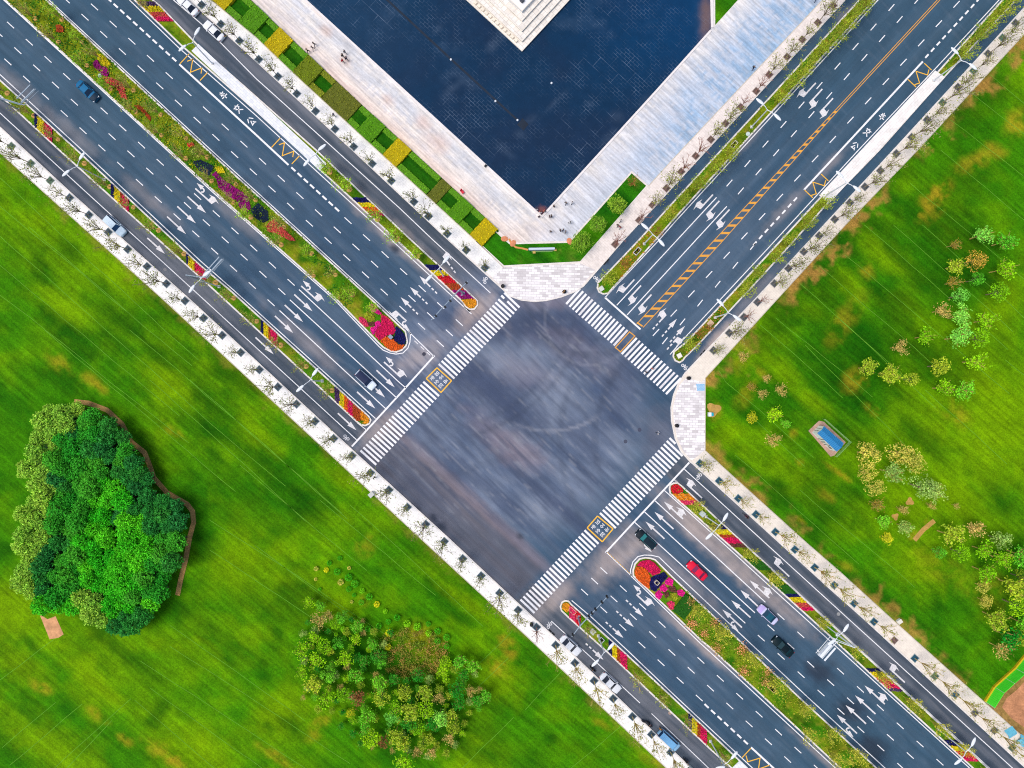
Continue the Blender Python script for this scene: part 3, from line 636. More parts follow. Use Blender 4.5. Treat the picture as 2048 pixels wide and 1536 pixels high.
for p in ([(1309.6, 1001), (1530.7, 1204.5)], [(1288.7, 1023.4), (1509.8, 1225.6)], [(1270, 1045), (1490.6, 1246.5)]): mk.line(p, 1.9)
mk.dashes((1162.5, 1178), (38.2, 35.3), (13.5, 12.4), 0, 7, 1.75); mk.dashes((1182.6, 1155.9), (38.6, 35.7), (13.5, 12.4), 0, 22, 1.75); mk.dashes((1201, 1135), (38.8, 35.9), (13.5, 12.4), 0, 22, 1.75)
V2 = (-11.4, 13.2)
mk.dashes((1572.6, 242.5), (-36, 39), V2, -17, 4, 1.9, 0); mk.dashes((1558, 299), (-35.3, 38.1), V2, -18, 3, 1.9)
mk.line([(1433, 394.8), (1233.5, 610.5)], 1.9); mk.line([(1453.5, 412.8), (1254, 630)], 1.9)
mk.dashes((1353.6, 619.6), (35.35, -38.6), (-12.4, 13.3), -1, 26, 1.9); mk.dashes((1335, 675), (35.2, -37.7), (-10.5, 13), 0, 6, 1.9)
done(mk, 'road_markings', 'dashed and solid white lane lines of the avenue and side road')
# bus bays: thick dashes, thick line, zigzag boxes, lettering
mk = Mark()
mk.dashes((227.3, 7.6), (13, 11.93), (8.4, 7.7), -9, 10, 3.6); mk.line([(358.5, 128.5), (512, 269.5), (577, 330)], 3.6); mk.dashes((582.6, 334.6), (12.45, 11.45), (8.4, 7.8), 0, 8, 3.6)
mk.dashes((1409, 1408), (13.05, 12.1), (8.3, 7.8), 0, 7, 3.6); mk.line([(1502, 1494.6), (1548, 1537), (1800, 1770)], 3.6)
mk.dashes((1506.5, 490.5), (11.55, -12.6), (6.6, -7.4), 0, 8, 3.4); mk.line([(1608, 379.7), (1717, 262), (1845.6, 123)], 3.6); mk.dashes((1850.5, 115.8), (11.4, -12.5), (6.6, -7.4), 0, 22, 3.4)
done(mk, 'road_markings', 'thick white dashes and lines bounding the bus bays')
mk = Mark()
def zig(lines, dx=0, dy=0):
    for l in lines: mk.line([(x + dx, y + dy) for x, y in l], 1.8, 1)
ZA = [[(359.5, 128), (378, 108)], [(400, 161), (416, 144)], [(374.5, 122.5), (385.5, 118.5), (381, 144.5), (404, 135.5), (402, 147)]]
zig(ZA); zig(ZA, 183.5, 167)
ZB = [[(1608.5, 379.5), (1625.5, 395.5)], [(1642, 348), (1656.5, 361.5)], [(1622.5, 391), (1632.5, 387.5), (1625.5, 364), (1648.5, 371.5), (1651.5, 360.5)]]
zig(ZB); zig(ZB, 206.5, -221.5)
zig([[(1502, 1496), (1483.5, 1516)], [(1492, 1511), (1495.5, 1523.5), (1520, 1516), (1517, 1538), (1540, 1530)]])
done(mk, 'road_markings', 'yellow zigzag boxes at the ends of the bus bays')
GLYPH = {
 'che': [[(-.6, .62), (.6, .62)], [(-.1, 1), (-.5, .15), (.55, .15)], [(-.9, -.35), (.9, -.35)], [(.05, .45), (.05, -1)]],
 'jiao': [[(0, 1.02), (0, .7)], [(-.85, .62), (.85, .62)], [(-.3, .42), (-.62, .08)], [(.3, .42), (.62, .08)], [(.4, .12), (-.75, -1)], [(-.4, .12), (.8, -1)]],
 'gong': [[(-.2, .95), (-.85, .1)], [(.2, .95), (.9, .1)], [(0, .15), (-.5, -.8), (.5, -.7)], [(.25, -.25), (.7, -.95)]],
 'an': [[(0, 1.02), (0, .78)], [(-.85, .4), (-.8, .68), (.8, .68), (.72, .4)], [(-.05, .5), (-.5, -.35), (.62, -.98)], [(.45, .05), (-.6, -.98)], [(-.9, .05), (.9, .05)]],
 'quan': [[(-.9, .2), (0, 1), (.9, .2)], [(-.5, .15), (.5, .15)], [(-.45, -.38), (.45, -.38)], [(-.85, -.92), (.85, -.92)], [(0, .15), (0, -.92)]],
 'qu': [[(.85, .88), (-.82, .88), (-.82, -.88), (.9, -.88)], [(.55, .55), (-.4, -.5)], [(-.4, .45), (.6, -.5)]],
}
def glyph(mk, key, c, up, s, w, sy=1.0, mi=0, z=ZM):
    ux, uy = up; rx, ry = -uy, ux
    for st in GLYPH[key]: mk.line([(c[0] + rx * a * s + ux * b2 * s * sy, c[1] + ry * a * s + uy * b2 * s * sy) for a, b2 in st], w, mi, z)
mk = Mark(); UPA = (-.735, -.678)
for k, c in (('che', (447, 190.5)), ('jiao', (476, 217.5)), ('gong', (502.5, 242.5))): glyph(mk, k, c, UPA, 7.6, 2.0, 1.15)
UPB = (.68, -.735)
for k, c in (('che', (1764.6, 233)), ('jiao', (1734.7, 264)), ('gong', (1709.5, 291.6))): glyph(mk, k, c, UPB, 7.2, 1.9, 1.1)
done(mk, 'road_markings', 'white bus lane lettering on the asphalt of the bus bays')
# refuge boxes in the crossings
mk = Mark()
def refuge(a, c, e, g, up, mi=1):
    P4 = [a, c, e, g]; out = []
    for i in range(4):
        p, q, r = P4[i - 1], P4[i], P4[(i + 1) % 4]
        def tw(q, r, d):
            l = math.hypot(r[0] - q[0], r[1] - q[1]); return (q[0] + (r[0] - q[0]) * d / l, q[1] + (r[1] - q[1]) * d / l)
        out += [tw(q, p, 3.2), tw(q, p, .9), tw(q, r, .9), tw(q, r, 3.2)]
    mk.ribbon(W2(out), .24, ZM, None, mi, closed=True)
    ex = ((c[0] - a[0], c[1] - a[1])); ey = ((g[0] - a[0], g[1] - a[1]))
    for row, ks, u in ((.29, ('qu', 'quan', 'an'), (-up[0], -up[1])), (.71, ('an', 'quan', 'qu'), up)):
        for t, k in zip((.2, .5, .8), ks):
            glyph(mk, k, (a[0] + ex[0] * t + ey[0] * row, a[1] + ex[1] * t + ey[1] * row), u, 4.1, 1.0)
refuge((874, 735.6), (903, 761.5), (882, 785), (852.5, 757), (.678, -.735))
refuge((1195, 1032), (1226, 1057.6), (1204.5, 1083.6), (1174.4, 1055.7), (.678, -.735))
done(mk, 'road_markings', 'yellow framed pedestrian refuge boxes with white lettering')
mk = Mark(); mk.ribbon(W2([(1259, 663.6), (1269.6, 672), (1241, 703.6), (1230.6, 695)]), .2, ZM, None, 2, closed=True)
# orange hatched divider
LH, RH = [(1683, 207), (1429, 480), (1273.5, 648)], [(1686, 209.5), (1447, 480), (1286, 655)]
mk.line(LH, 1.4, 2); mk.line(RH, 1.4, 2)
mk.line(ext([(1683, 207), (1874.5, 0)], 0, 420), 1.4, 2); mk.line(ext([(1686.5, 209), (1878, 2)], 0, 420), 1.4, 2)
def xat(pl, y):
    for a, c in zip(pl, pl[1:]):
        if min(a[1], c[1]) <= y <= max(a[1], c[1]): return a[0] + (c[0] - a[0]) * (y - a[1]) / (c[1] - a[1])
    return None
y = 222.0
while y < 640:
    y1 = y + 4.3; q = [xat(LH, y), xat(RH, y), xat(RH, y1), xat(LH, y1)]
    if None not in q: mk.poly([(q[0], y), (q[1], y), (q[2], y1), (q[3], y1)], 2, ZM + .003)
    y += 15.1 if y > 300 else 13.0
mk.line([(1274, 645), (1285, 652.5)], 3, 2, ZM + .003)
done(mk, 'road_markings', 'orange ladder-hatched divider down the middle of the side road')
# arrows ---- local frame: u along travel, r to the right of travel, plan units
def sh(a, c, w=2.9): return [(a, -w / 2), (a, w / 2), (c, w / 2), (c, -w / 2)]
def head(t, l=20, w=10): return [(t - l, -w / 2), (t, 0), (t - l, w / 2)]
def straight(L): return [sh(0, L - 19), head(L)]
def dashed(L): return [sh(0, 5.5), sh(9.5, 15), sh(19, L - 18), head(L, 19)]
def turn(L, k, s0=0, dash=False):
    o = L - 50; m = -1 if k == 'l' else 1
    pr = [[(28 + o, -1.7), (33 + o, 1.7), (40 + o, 1.7), (38 + o, -1.7)], [(30 + o, -1.7), (41 + o, -1.7), (44 + o, 9), (31 + o, 9)], [(52 + o, 8), (24 + o, 9.2), (37 + o, 13)]]
    sh0 = [sh(s0, 34 + o)] if not dash else [sh(0, 5.5), sh(9.5, 15), sh(19, 34 + o)]
    return [[(a, c * m) for a, c in q] for q in sh0 + pr]
def branch(k, o=-25):
    m = -1 if k == 'l' else 1
    return [[(a + o, c * m) for a, c in q] for q in ([(29, -1.7), (41, -1.7), (44, 9), (31, 9)], [(52, 8), (24, 9.2), (37, 14.5)])]
def hook(k='l', c0=15, r=5.0, c1=None):
    m = -1 if k == 'l' else 1; t = 2.9; out = []; cy = 6.6 * 1.0
    N = 10; pts = [(c0 + 4 + math.cos(math.pi * i / N - math.pi / 2) * r * 1.0, cy + math.sin(math.pi * i / N - math.pi / 2) * r) for i in range(N + 1)]
    pin = [(c0 + 4 + math.cos(math.pi * i / N - math.pi / 2) * (r - t), cy + math.sin(math.pi * i / N - math.pi / 2) * (r - t)) for i in range(N + 1)]
    for i in range(N): out.append([pts[i], pts[i + 1], pin[i + 1], pin[i]])
    yb = cy + r - t / 2
    out.append([(c0 + 4, yb - t / 2), (c0 + 4, yb + t / 2), (c0, yb + t / 2), (c0, yb - t / 2)])
    out.append([(c0 + 1, yb - 4.6), (c0 + 1, yb + 4.6), (c0 - 14, yb)])
    return [[(a, c * m) for a, c in q] for q in out]
AM = Mark()
def arrow(shape, tail, tip, worn=True):
    L = math.hypot(tip[0] - tail[0], tip[1] - tail[1]); d = ((tip[0] - tail[0]) / L, (tip[1] - tail[1]) / L); r = (-d[1], d[0])
    k = [0]
    for q in shape(L):
        k[0] += 1
        AM.poly([(tail[0] + d[0] * a + r[0] * c, tail[1] + d[1] * a + r[1] * c) for a, c in q], 3 if worn else 0, ZM + .0006 * k[0])
st = straight
tr = lambda L: turn(L, 'r'); tl = lambda L: turn(L, 'l'); trd = lambda L: turn(L, 'r', 0, True); tld = lambda L: turn(L, 'l', 0, True)
sr = lambda L: straight(L) + branch('r'); su = lambda L: straight(L) + hook('l', 14); lu = lambda L: turn(L, 'l') + hook('l', 9); lud = lambda L: turn(L, 'l', 12) + hook('l', 8)
for a, c in (((334, 433), (372, 468)), ((354.5, 412.7), (391.6, 446.5)), ((375, 393), (412, 426)), ((588.5, 589), (625, 622.6)), ((569.5, 610), (606, 644)), ((550, 632), (586.5, 666)),
             ((753, 740.5), (789.6, 774.7)), ((733, 760), (770, 795)), ((714, 783.7), (750.6, 817)), ((294.6, 475.9), (330, 507.7)), ((511, 674.7), (547.5, 708.5)), ((675.8, 826.5), (713, 860.7)),
             ((1347, 1058), (1309, 1023.6)), ((1329, 1077.7), (1291, 1043)), ((1520, 1216.6), (1481, 1180)), ((1501, 1235), (1462.7, 1200.6)), ((1751, 1428), (1710, 1390.7)), ((1732, 1447.5), (1691, 1410))): arrow(st, a, c)
for a, c in (((390.6, 377), (431, 413)), ((602.5, 572), (643, 608)), ((768, 724), (808, 760))): arrow(lu, a, c)
for a, c in (((836, 628.5), (801.4, 594.5)), ((855, 608), (820, 574)), ((874, 587), (839, 552)), ((1252, 1200), (1287, 1233)), ((1232.5, 1222), (1267.6, 1254)), ((1211.5, 1244), (1247, 1276)), ((1171.5, 1287), (1207, 1319.6)),
             ((1324, 673), (1353.6, 637.8)), ((1340, 684), (1369.8, 652))): arrow(dashed, a, c)
arrow(lud, (822, 650), (784, 616)); arrow(lud, (1264, 1181), (1303, 1217))
arrow(trd, (911, 546), (881, 505))
for a, c in (((1404, 996), (1367.5, 962.5)), ((1578.5, 1153), (1542, 1119)), ((1809.7, 1365), (1773, 1331))): arrow(tr, a, c)
for a, c in (((1366, 1037.8), (1328, 1003)), ((1538.5, 1196), (1499.4, 1160.5)), ((1769.5, 1408), (1729, 1370.8))): arrow(sr, a, c)
for a, c in (((1483.8, 1255), (1444.7, 1219)), ((1714, 1467), (1673.4, 1429)), ((1310.5, 1096.7), (1272, 1061))): arrow(su, a, c)
for a, c in (((1268.7, 559), (1239, 591.5)), ((1426, 389), (1394, 424)), ((1631.6, 165.8), (1600, 200))): arrow(tr, a, c)
for a, c in (((1282, 571), (1251, 605)), ((1303, 589), (1271, 624)), ((1438.7, 401.7), (1407, 436.5)), ((1459, 419), (1427, 454)), ((1644.6, 178), (1613, 213)), ((1666, 196.5), (1634, 231.5))): arrow(tl, a, c)
arrow(tld, (1305.5, 658.5), (1338, 622.5)); arrow(trd, (1334, 699), (1362, 668))
S(AM.build('road_markings', [M_WH, M_YE, M_OR, M_WORN]), 'white lane arrows painted on the approach lanes', 'road marking')
# bicycle pictograms
mk = Mark()
def bike_mark(c, d):
    dx, dy = d; px_, py_ = -dy, dx
    def L2(pts, w=.9): mk.line([(c[0] + dx * a + px_ * b2, c[1] + dy * a + py_ * b2) for a, b2 in pts], w)
    for o in (-4.0, 4.0):
        pts = [(o + 2.6 * math.cos(t * math.pi / 5), 2.6 * math.sin(t * math.pi / 5)) for t in range(10)]
        mk.ribbon(W2([(c[0] + dx * a + px_ * b2, c[1] + dy * a + py_ * b2) for a, b2 in pts]), .11, ZM, None, 0, closed=True)
    for i, q in enumerate(([(-4, 0), (-1.5, -4), (2.5, -4), (4, 0)], [(-1.5, -4), (0, 0), (2.5, -4)], [(2.5, -4), (3.2, -5.5), (5, -5.5)], [(-2.4, -5), (-.5, -5)])): L2(q)
for c, d in (((693, 875), (-.73, -.68) ), ((971, 561), (.3, -.95)), ((1192, 558.5), (.6, .8)), ((1368, 734), (.6, .8)), ((1398.5, 953), (.6, -.8)), ((1099, 1251), (.6, -.8))): bike_mark(c, d)
done(mk, 'road_markings', 'small white bicycle pictograms in the cycle lanes')
# irrigation / mowing lines in the turf
mk = MB(); rr = random.Random(5)
def seam(p, ang, L, w=.075, z=.112):
    a = math.radians(ang); pts = []; x, y = p; n = max(3, int(L / 40))
    for i in range(n + 1):
        pts.append((x, y)); k = a + rr.uniform(-.035, .035); x += math.cos(k) * L / n; y += math.sin(k) * L / n
    mk.ribbon(W2(pts), w, z)
for p, ang, L in (((0, 355), 42, 540), ((0, 412), 40, 500), ((0, 472), 41, 760), ((60, 455), 41, 300), ((0, 530), 40, 470), ((0, 590), 38, 480), ((90, 660), 40, 500), ((260, 660), 41, 560), ((300, 760), 42, 420), ((380, 760), 41, 420), ((420, 1040), 33, 420), ((420, 1100), 33, 330), ((340, 1250), 35, 330), ((340, 1292), 33, 430), ((282, 1322), 32, 470), ((300, 1375), 35, 330), ((270, 1400), 40, 240), ((480, 930), 40, 330), ((510, 1090), 38, 460), ((640, 1000), 40, 300), ((700, 1010), 42, 360),
                  ((5, 1495), -40, 140), ((20, 1530), -41, 190), ((100, 1545), -42, 220), ((135, 1535), -46, 130), ((0, 1360), -38, 150), ((900, 1560), -45, 180), ((780, 1545), -44, 330), ((1130, 1545), -40, 160), ((960, 1325), -45, 90), ((1050, 1420), -47, 130), ((640, 1545), 40, 30)): seam(p, ang, L)
for p, ang, L in (((1599, 567), 42, 300), ((1637, 531), 41, 330), ((1689, 510), 40, 430), ((1728, 450), 41, 380), ((1786, 450), 42, 320), ((1844, 450), 42, 280), ((1551, 636), 39, 250), ((1680, 640), 43, 260), ((1610, 690), 46, 280), ((1820, 367), 40, 300), ((1900, 240), 38, 200), ((1940, 185), 38, 160), ((1980, 150), 40, 120), ((1880, 300), 40, 240), ((1520, 650), 42, 220), ((1437, 740), 60, 30), ((1452, 765), 41, 230), ((1500, 830), 42, 150), ((1420, 930), 40, 240), ((1470, 910), 41, 330), ((1600, 980), 41, 300), ((1850, 780), 42, 220), ((2010, 720), 40, 60)): seam(p, ang, L)
S(mk.build('lawn_lines', mat('turf_seam', rgb(104, 166, 40), .9, noise=(.5, .3))), 'thin pale sprinkler lines running across the lawns', 'lawn line')
# ================================================================ PLANTING
def inpoly(x, y, poly):
    c = np.zeros(len(x), bool)
    for i in range(len(poly)):
        (x1, y1), (x2, y2) = poly[i - 1], poly[i]
        if y1 != y2: c ^= ((y1 > y) != (y2 > y)) & (x < (x2 - x1) * (y - y1) / (y2 - y1) + x1)
    return c
def scatter(poly, n_per_m2):
    xs = [p[0] for p in poly]; ys = [p[1] for p in poly]
    n = int((max(xs) - min(xs)) * (max(ys) - min(ys)) / 100 * n_per_m2) + 3
    x = RNG.uniform(min(xs), max(xs), n); y = RNG.uniform(min(ys), max(ys), n); k = inpoly(x, y, poly)
    return x[k], y[k]
def leaves(name, C, size, m, up=.6, tint=(.62, 1.35), aspect=.62, tintv=None):
    """one foliage mesh: a small leaf face at every point of C"""
    n = len(C); C = np.asarray(C, float)
    nr = RNG.normal(size=(n, 3)); nr /= np.linalg.norm(nr, axis=1)[:, None]; nr[:, 2] += up; nr /= np.linalg.norm(nr, axis=1)[:, None]
    t = RNG.normal(size=(n, 3)); u = np.cross(nr, t); u /= np.linalg.norm(u, axis=1)[:, None]; w = np.cross(nr, u)
    s = (np.asarray(size) if np.ndim(size) else np.full(n, size)) * RNG.uniform(.65, 1.3, n)
    u = u * s[:, None] * .5; w = w * s[:, None] * .5 * aspect
    V = np.stack([C - u, C - w, C + u, C + w], 1).reshape(-1, 3)
    me = bpy.data.meshes.new(name); me.vertices.add(4 * n); me.vertices.foreach_set('co', V.ravel())
    me.loops.add(4 * n); me.loops.foreach_set('vertex_index', np.arange(4 * n)); me.polygons.add(n)
    me.polygons.foreach_set('loop_start', np.arange(0, 4 * n, 4)); me.update(calc_edges=True); me.materials.append(m)
    tv = RNG.uniform(tint[0], tint[1], n) if tintv is None else tintv * RNG.uniform(.85, 1.15, n)
    set_tint(me, np.repeat(tv[:, None] * np.ones((1, 3)) * np.stack([RNG.uniform(.9, 1.14, n), np.ones(n), RNG.uniform(.8, 1.2, n)], 1), 4, 0))
    return me
def lm(name, c, rand=.16, k=1.5): return mat(name, tuple(min(.8, v * k) for v in rgb(*c)), .7, tint=True, rand=rand, spec=.15)
BARK = mat('bark_grey', rgb(150, 132, 104), .9, noise=(6, .25)); BARK_T = mat('bark_tan', rgb(206, 176, 96), .9, noise=(6, .2)); BARK_R = mat('bark_red', rgb(170, 116, 100), .9, noise=(6, .2))
BARK_D = mat('bark_dark', rgb(96, 84, 62), .9, noise=(6, .25)); BARK_G = mat('bark_green', rgb(196, 192, 70), .9, noise=(6, .2))

def limb_tree(h, th, spread, nl, tw, nleaf, lsize, lmat, bmat, tr=.09, lt=(.5, 1.05), jit=.28, seed=0, clump=1, low=.75, lean=0, curve=.25):
    r = random.Random(seed); b = MB(); seg = []
    b.tube([(0, 0, -.05), (.03, .02, th * .5), (0, .04, th)], [tr * 1.25, tr, tr * .8], 6)
    for i in range(nl):
        a = i * 2.39996 + r.uniform(-.4, .4); R = spread * r.uniform(.65, 1.08)
        p0 = Vector((0, .02, th * r.uniform(low, 1.0))); p2 = Vector((math.cos(a) * R + lean, math.sin(a) * R, h * r.uniform(.78, 1.02)))
        if i == 0: p2 = Vector((.1, .1, h * 1.02))
        p1 = p0.lerp(p2, .5) + Vector((-math.cos(a) * R * curve, -math.sin(a) * R * curve, h * .05)) * r.uniform(.2, 1)
        b.tube([p0, p1, p2], [tr * .8, tr * .62, tr * .3], 4, cap=False); seg.append((p0, p1, p2))
        for k in range(tw):
            t = r.uniform(.35, .92); q0 = p0.lerp(p1, t * 2) if t < .5 else p1.lerp(p2, t * 2 - 1)
            d = (p2 - p1).normalized() * .6 + Vector((r.uniform(-1, 1), r.uniform(-1, 1), r.uniform(-.1, .8)))
            q2 = q0 + d.normalized() * spread * r.uniform(.28, .6)
            b.tube([q0, q2], [tr * .46, tr * .22], 3, cap=False); seg.append((q0, q0.lerp(q2, .5), q2))
    C = []
    for i in range(max(1, nleaf // clump)):
        p0, p1, p2 = r.choice(seg); t = r.uniform(*lt); q = p0.lerp(p1, t * 2) if t < .5 else p1.lerp(p2, t * 2 - 1)
        q = q + Vector((r.gauss(0, jit), r.gauss(0, jit), r.gauss(0, jit)))
        for k in range(clump): C.append(q + Vector((r.gauss(0, lsize * .55), r.gauss(0, lsize * .55), r.gauss(0, lsize * .3))))
    return b.mesh('trunk', bmat), leaves('crown', C, lsize, lmat)
def clump_tree(h, th, R, nc, per, lsize, lmat, bmat, tr=.16, seed=0, flat=.7, cr=.42):
    r = random.Random(seed); b = MB(); b.tube([(0, 0, -.05), (.05, 0, th), (0, .05, h * .72)], [tr * 1.2, tr, tr * .35], 6)
    C = []; T = []
    for i in range(nc):
        z = 1 - 1.25 * (i + .5) / nc; a = i * 2.39996 + r.uniform(-.3, .3); q = math.sqrt(max(0, 1 - z * z))
        k = r.uniform(.55, .95) * R
        c = Vector((math.cos(a) * q * k, math.sin(a) * q * k, th + (h - th) * .5 + z * (h - th) * .5 * flat))
        b.tube([(0, 0, th * .9), c * .5 + Vector((0, 0, th * .5)), c], [tr * .4, tr * .25, .02], 3, cap=False)
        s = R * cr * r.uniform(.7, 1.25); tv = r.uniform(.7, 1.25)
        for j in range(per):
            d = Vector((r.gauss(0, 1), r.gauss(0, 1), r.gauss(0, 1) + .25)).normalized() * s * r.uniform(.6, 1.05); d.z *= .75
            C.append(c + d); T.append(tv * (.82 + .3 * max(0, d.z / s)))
    return b.mesh('trunk', bmat), leaves('crown', C, lsize, lmat, up=.8, tintv=np.array(T))
def put_tree(tp, name, x, y, z, label, group, sc=1.0, rz=None, cat='tree'):
    o = empty(name, P(x, y, z), random.uniform(0, 6.28) if rz is None else rz); o.scale = (sc, sc, sc * random.uniform(.92, 1.08))
    link('trunk', tp[0], o); link('crown', tp[1], o); props(o, label, cat, group); return o

# ---- tree grates and pavement trees -----------------------------------------------------
def grate_mesh(c, frame, nm):
    b = MB(); s = .62
    for dx, dy, w, d in ((0, s, 1.36, .1), (0, -s, 1.36, .1), (s, 0, .1, 1.14), (-s, 0, .1, 1.14)): b.box((dx, dy, .01), (w, d, .05), 0, 1)
    b.box((0, 0, -.012), (1.14, 1.14, .03), 0, 2)
    for i in range(8):
        q = -.5 + i / 7.0
        for sx in (-1, 1): b.box((sx * .33, q, .014), (.46, .085, .03), 0, 0)
    for a in (0, math.pi / 2): b.box((0, 0, .022), (.06 if a else 1.1, 1.1 if a else .06, .034), 0, 0)
    b.lathe([(.2, 0), (.2, .05), (.13, .05)], (0, 0, .0), 10, 0)
    return b.mesh(nm, [mat('grate_' + nm, rgb(*c), .6, noise=(3, .2)), mat('grate_frame_' + nm, rgb(*frame), .7), mat('pit_soil', rgb(60, 58, 50), .95)])
GM = {'slate': grate_mesh((58, 82, 98), (120, 140, 150), 'slate'), 'teal': grate_mesh((28, 92, 116), (140, 160, 165), 'teal'), 'brown': grate_mesh((128, 100, 92), (190, 176, 168), 'brown'), 'grey': grate_mesh((96, 100, 104), (150, 150, 150), 'grey'), 'green': grate_mesh((92, 124, 100), (150, 160, 150), 'green')}
def interp(knots):
    out = []
    for (a, b, n) in knots:
        for i in range(n): out.append((a[0] + (b[0] - a[0]) * i / n, a[1] + (b[1] - a[1]) * i / n))
    out.append(knots[-1][1]); return out
SWP = interp([((24, 293), (333.6, 567.6), 8), ((333.6, 567.6), (667.6, 877), 9), ((667.6, 877), (1073, 1254), 11), ((1073, 1254), (1341, 1503.6), 7), ((1341, 1503.6), (1380, 1539), 1)])
R1, R2, R3 = SWP[:19][::-1], SWP[19:28], SWP[28:]
RN = [(404, 10.5), (442.5, 49), (479.5, 82.5), (518, 119.6), (556.4, 153.8), (594, 188), (631.6, 223), (670.3, 258.7), (707.6, 294), (744.6, 328), (782.8, 362), (828, 404), (857, 433), (894.6, 468), (932.5, 500.5), (970, 535.7)][::-1]
RP = [(1666, 12), (1635, 46), (1604, 80), (1573.6, 114.5), (1537.7, 150), (1512, 183), (1481, 215), (1450.7, 247.5), (1421.3, 279.7), (1391, 312.5), (1361.9, 344), (1332.5, 377), (1304.7, 410.6), (1278, 441), (1230, 489)][::-1]
RE = [(2030, 47), (2004, 76.6), (1975, 108), (1946, 142), (1915, 175), (1884, 206), (1853.5, 240), (1822.5, 275), (1792, 307.6), (1760, 341.8), (1729, 374), (1699, 405.7), (1668.6, 439), (1637.8, 471.6), (1606.7, 503.7), (1576, 537), (1548, 567), (1514.4, 604.5), (1487.4, 634.6), (1458, 666), (1426.6, 701)][::-1]
RS = [(1399.5, 926.5), (1437.8, 961.6), (1476, 996.6), (1511.4, 1028.4), (1550, 1063.6), (1589, 1098.8), (1628.6, 1134.5), (1667.7, 1170), (1707.4, 1206.4), (1747, 1243), (1787.6, 1280), (1828.7, 1316), (1868.7, 1352), (1909.7, 1389), (1948.8, 1425), (1987.5, 1460), (2023, 1494.8)]
LV_D, LV_O, LV_Y = lm('leaf_olive_dark', (118, 124, 54)), lm('leaf_olive', (128, 134, 58)), lm('leaf_olive_yellow', (150, 152, 62))
ST = [limb_tree(7.4, 3.0, 2.05, 9, 4, 230, .27, LV_D, BARK, .075, (.5, 1.1), .34, 100 + i, 2) for i in range(4)]
STL = [limb_tree(7.2, 3.0, 2.0, 9, 4, 290, .26, LV_O, BARK, .075, (.45, 1.1), .36, 120 + i, 2) for i in range(3)]
STT = [limb_tree(7.4, 2.6, 1.9, 10, 4, 170, .25, LV_O, BARK_T, .07, (.7, 1.08), .2, 140 + i, 2) for i in range(3)]
STB = [limb_tree(5.6, 2.4, 1.5, 9, 4, 8, .16, LV_Y, BARK_R, .07, (.7, 1.05), .2, 160 + i, 1) for i in range(3)]
STG = [limb_tree(6.2, 2.6, 1.6, 10, 4, 150, .25, LV_D, BARK_D, .06, (.4, 1.08), .3, 170 + i, 2) for i in range(3)]
ROWS = [(R1, lambda i: ST[i % 4], 'slate', 'counting up the wood-side pavement from the upper crossing', 'wood-side pavement'),
        (R2, lambda i: ST[i % 4], 'slate', 'counting down the wood-side pavement along the open junction', 'junction pavement'),
        (R3, lambda i: (STT[i % 3] if i else STB[0]), 'slate', 'counting down the grove-side pavement from the lower crossing', 'grove-side pavement'),
        (RN, lambda i: STG[i % 3], 'slate', 'counting up the parterre pavement from the mosaic corner', 'parterre pavement'),
        (RP, lambda i: STB[i % 3] if i % 4 in (0, 1) and i < 11 else STL[i % 3], 'brown', 'counting up the plaza-side pavement of the hatched road', 'plaza-side pavement'),
        (RE, lambda i: STB[i % 3] if i in (2, 3) else STL[i % 3] if i % 4 == 0 else ST[i % 4], 'grey', 'counting up the field pavement of the hatched road', 'field pavement'),
        (RS, lambda i: STT[i % 3] if i else STL[0], 'teal', 'counting down the hut-side pavement from its first grate', 'hut-side pavement')]
KIND = {id(t): k for k, l in (('thin dark-leaved', ST), ('olive-leaved', STL), ('thin tan-branched', STT), ('bare reddish', STB), ('wiry dark-twigged', STG)) for t in l}
rr = random.Random(3)
for pts, fn, gk, where, grp in ROWS:
    rz = math.atan2(-.68, .735) if grp not in ('plaza-side pavement', 'field pavement') else math.atan2(.735, .68)
    for i, (x, y) in enumerate(pts):
        k = gk
        if grp == 'hut-side pavement': k = 'brown' if i == 10 else 'green' if i in (12, 16) else 'grey' if i in (14, 15) else 'teal'
        if grp == 'wood-side pavement' and i in (16, 17, 18): k = 'green'
        if grp == 'field pavement' and i > 13 and i % 2: k = 'green'
        g = link('tree_grate', GM[k]); g.location = P(x, y, .135); g.rotation_euler = (0, 0, rz)
        props(g, f'square {k} tree grate, {nth(i + 1)} {where}', 'tree grate', 'tree grates on the ' + grp)
        if grp == 'hut-side pavement' and i == 10: continue
        tp = fn(i)
        put_tree(tp, 'street_tree', x, y, .13, f'{KIND[id(tp)]} street tree, {nth(i + 1)} {where}', 'street trees on the ' + grp, rr.uniform(.74, 1.16))

# ---- trees in the planted strips ---------------------------------------------------------
LV_L, LV_F = lm('leaf_lime', (132, 154, 34), .16, 1.45), lm('leaf_fresh', (124, 166, 30), .16, 1.7)
SP_T = [limb_tree(6.2, 1.8, 1.9, 11, 5, 200, .25, lm('leaf_strip', (128, 146, 56), .15, 1.6), BARK_T, .075, (.7, 1.08), .25, 200 + i, 2, .55) for i in range(3)]          # tan twigs
SP_G = [limb_tree(5.2, 1.6, 1.7, 10, 4, 420, .27, LV_F, BARK_T, .07, (.4, 1.08), .3, 220 + i, 2, .55) for i in range(3)]           # fresh leafy
SP_F = [limb_tree(6.6, .9, 1.9, 15, 5, 300, .24, lm('leaf_fan', (170, 170, 50), .1, 1.7), BARK_G, .075, (.55, 1.08), .16, 240 + i, 1, .5, 0, .12) for i in range(3)]       # fan of upright stems
SP_N = [limb_tree(5.6, 1.2, 1.9, 13, 5, 470, .26, LV_L, BARK_G, .07, (.35, 1.08), .26, 260 + i, 2, .5) for i in range(3)]            # feathery lime
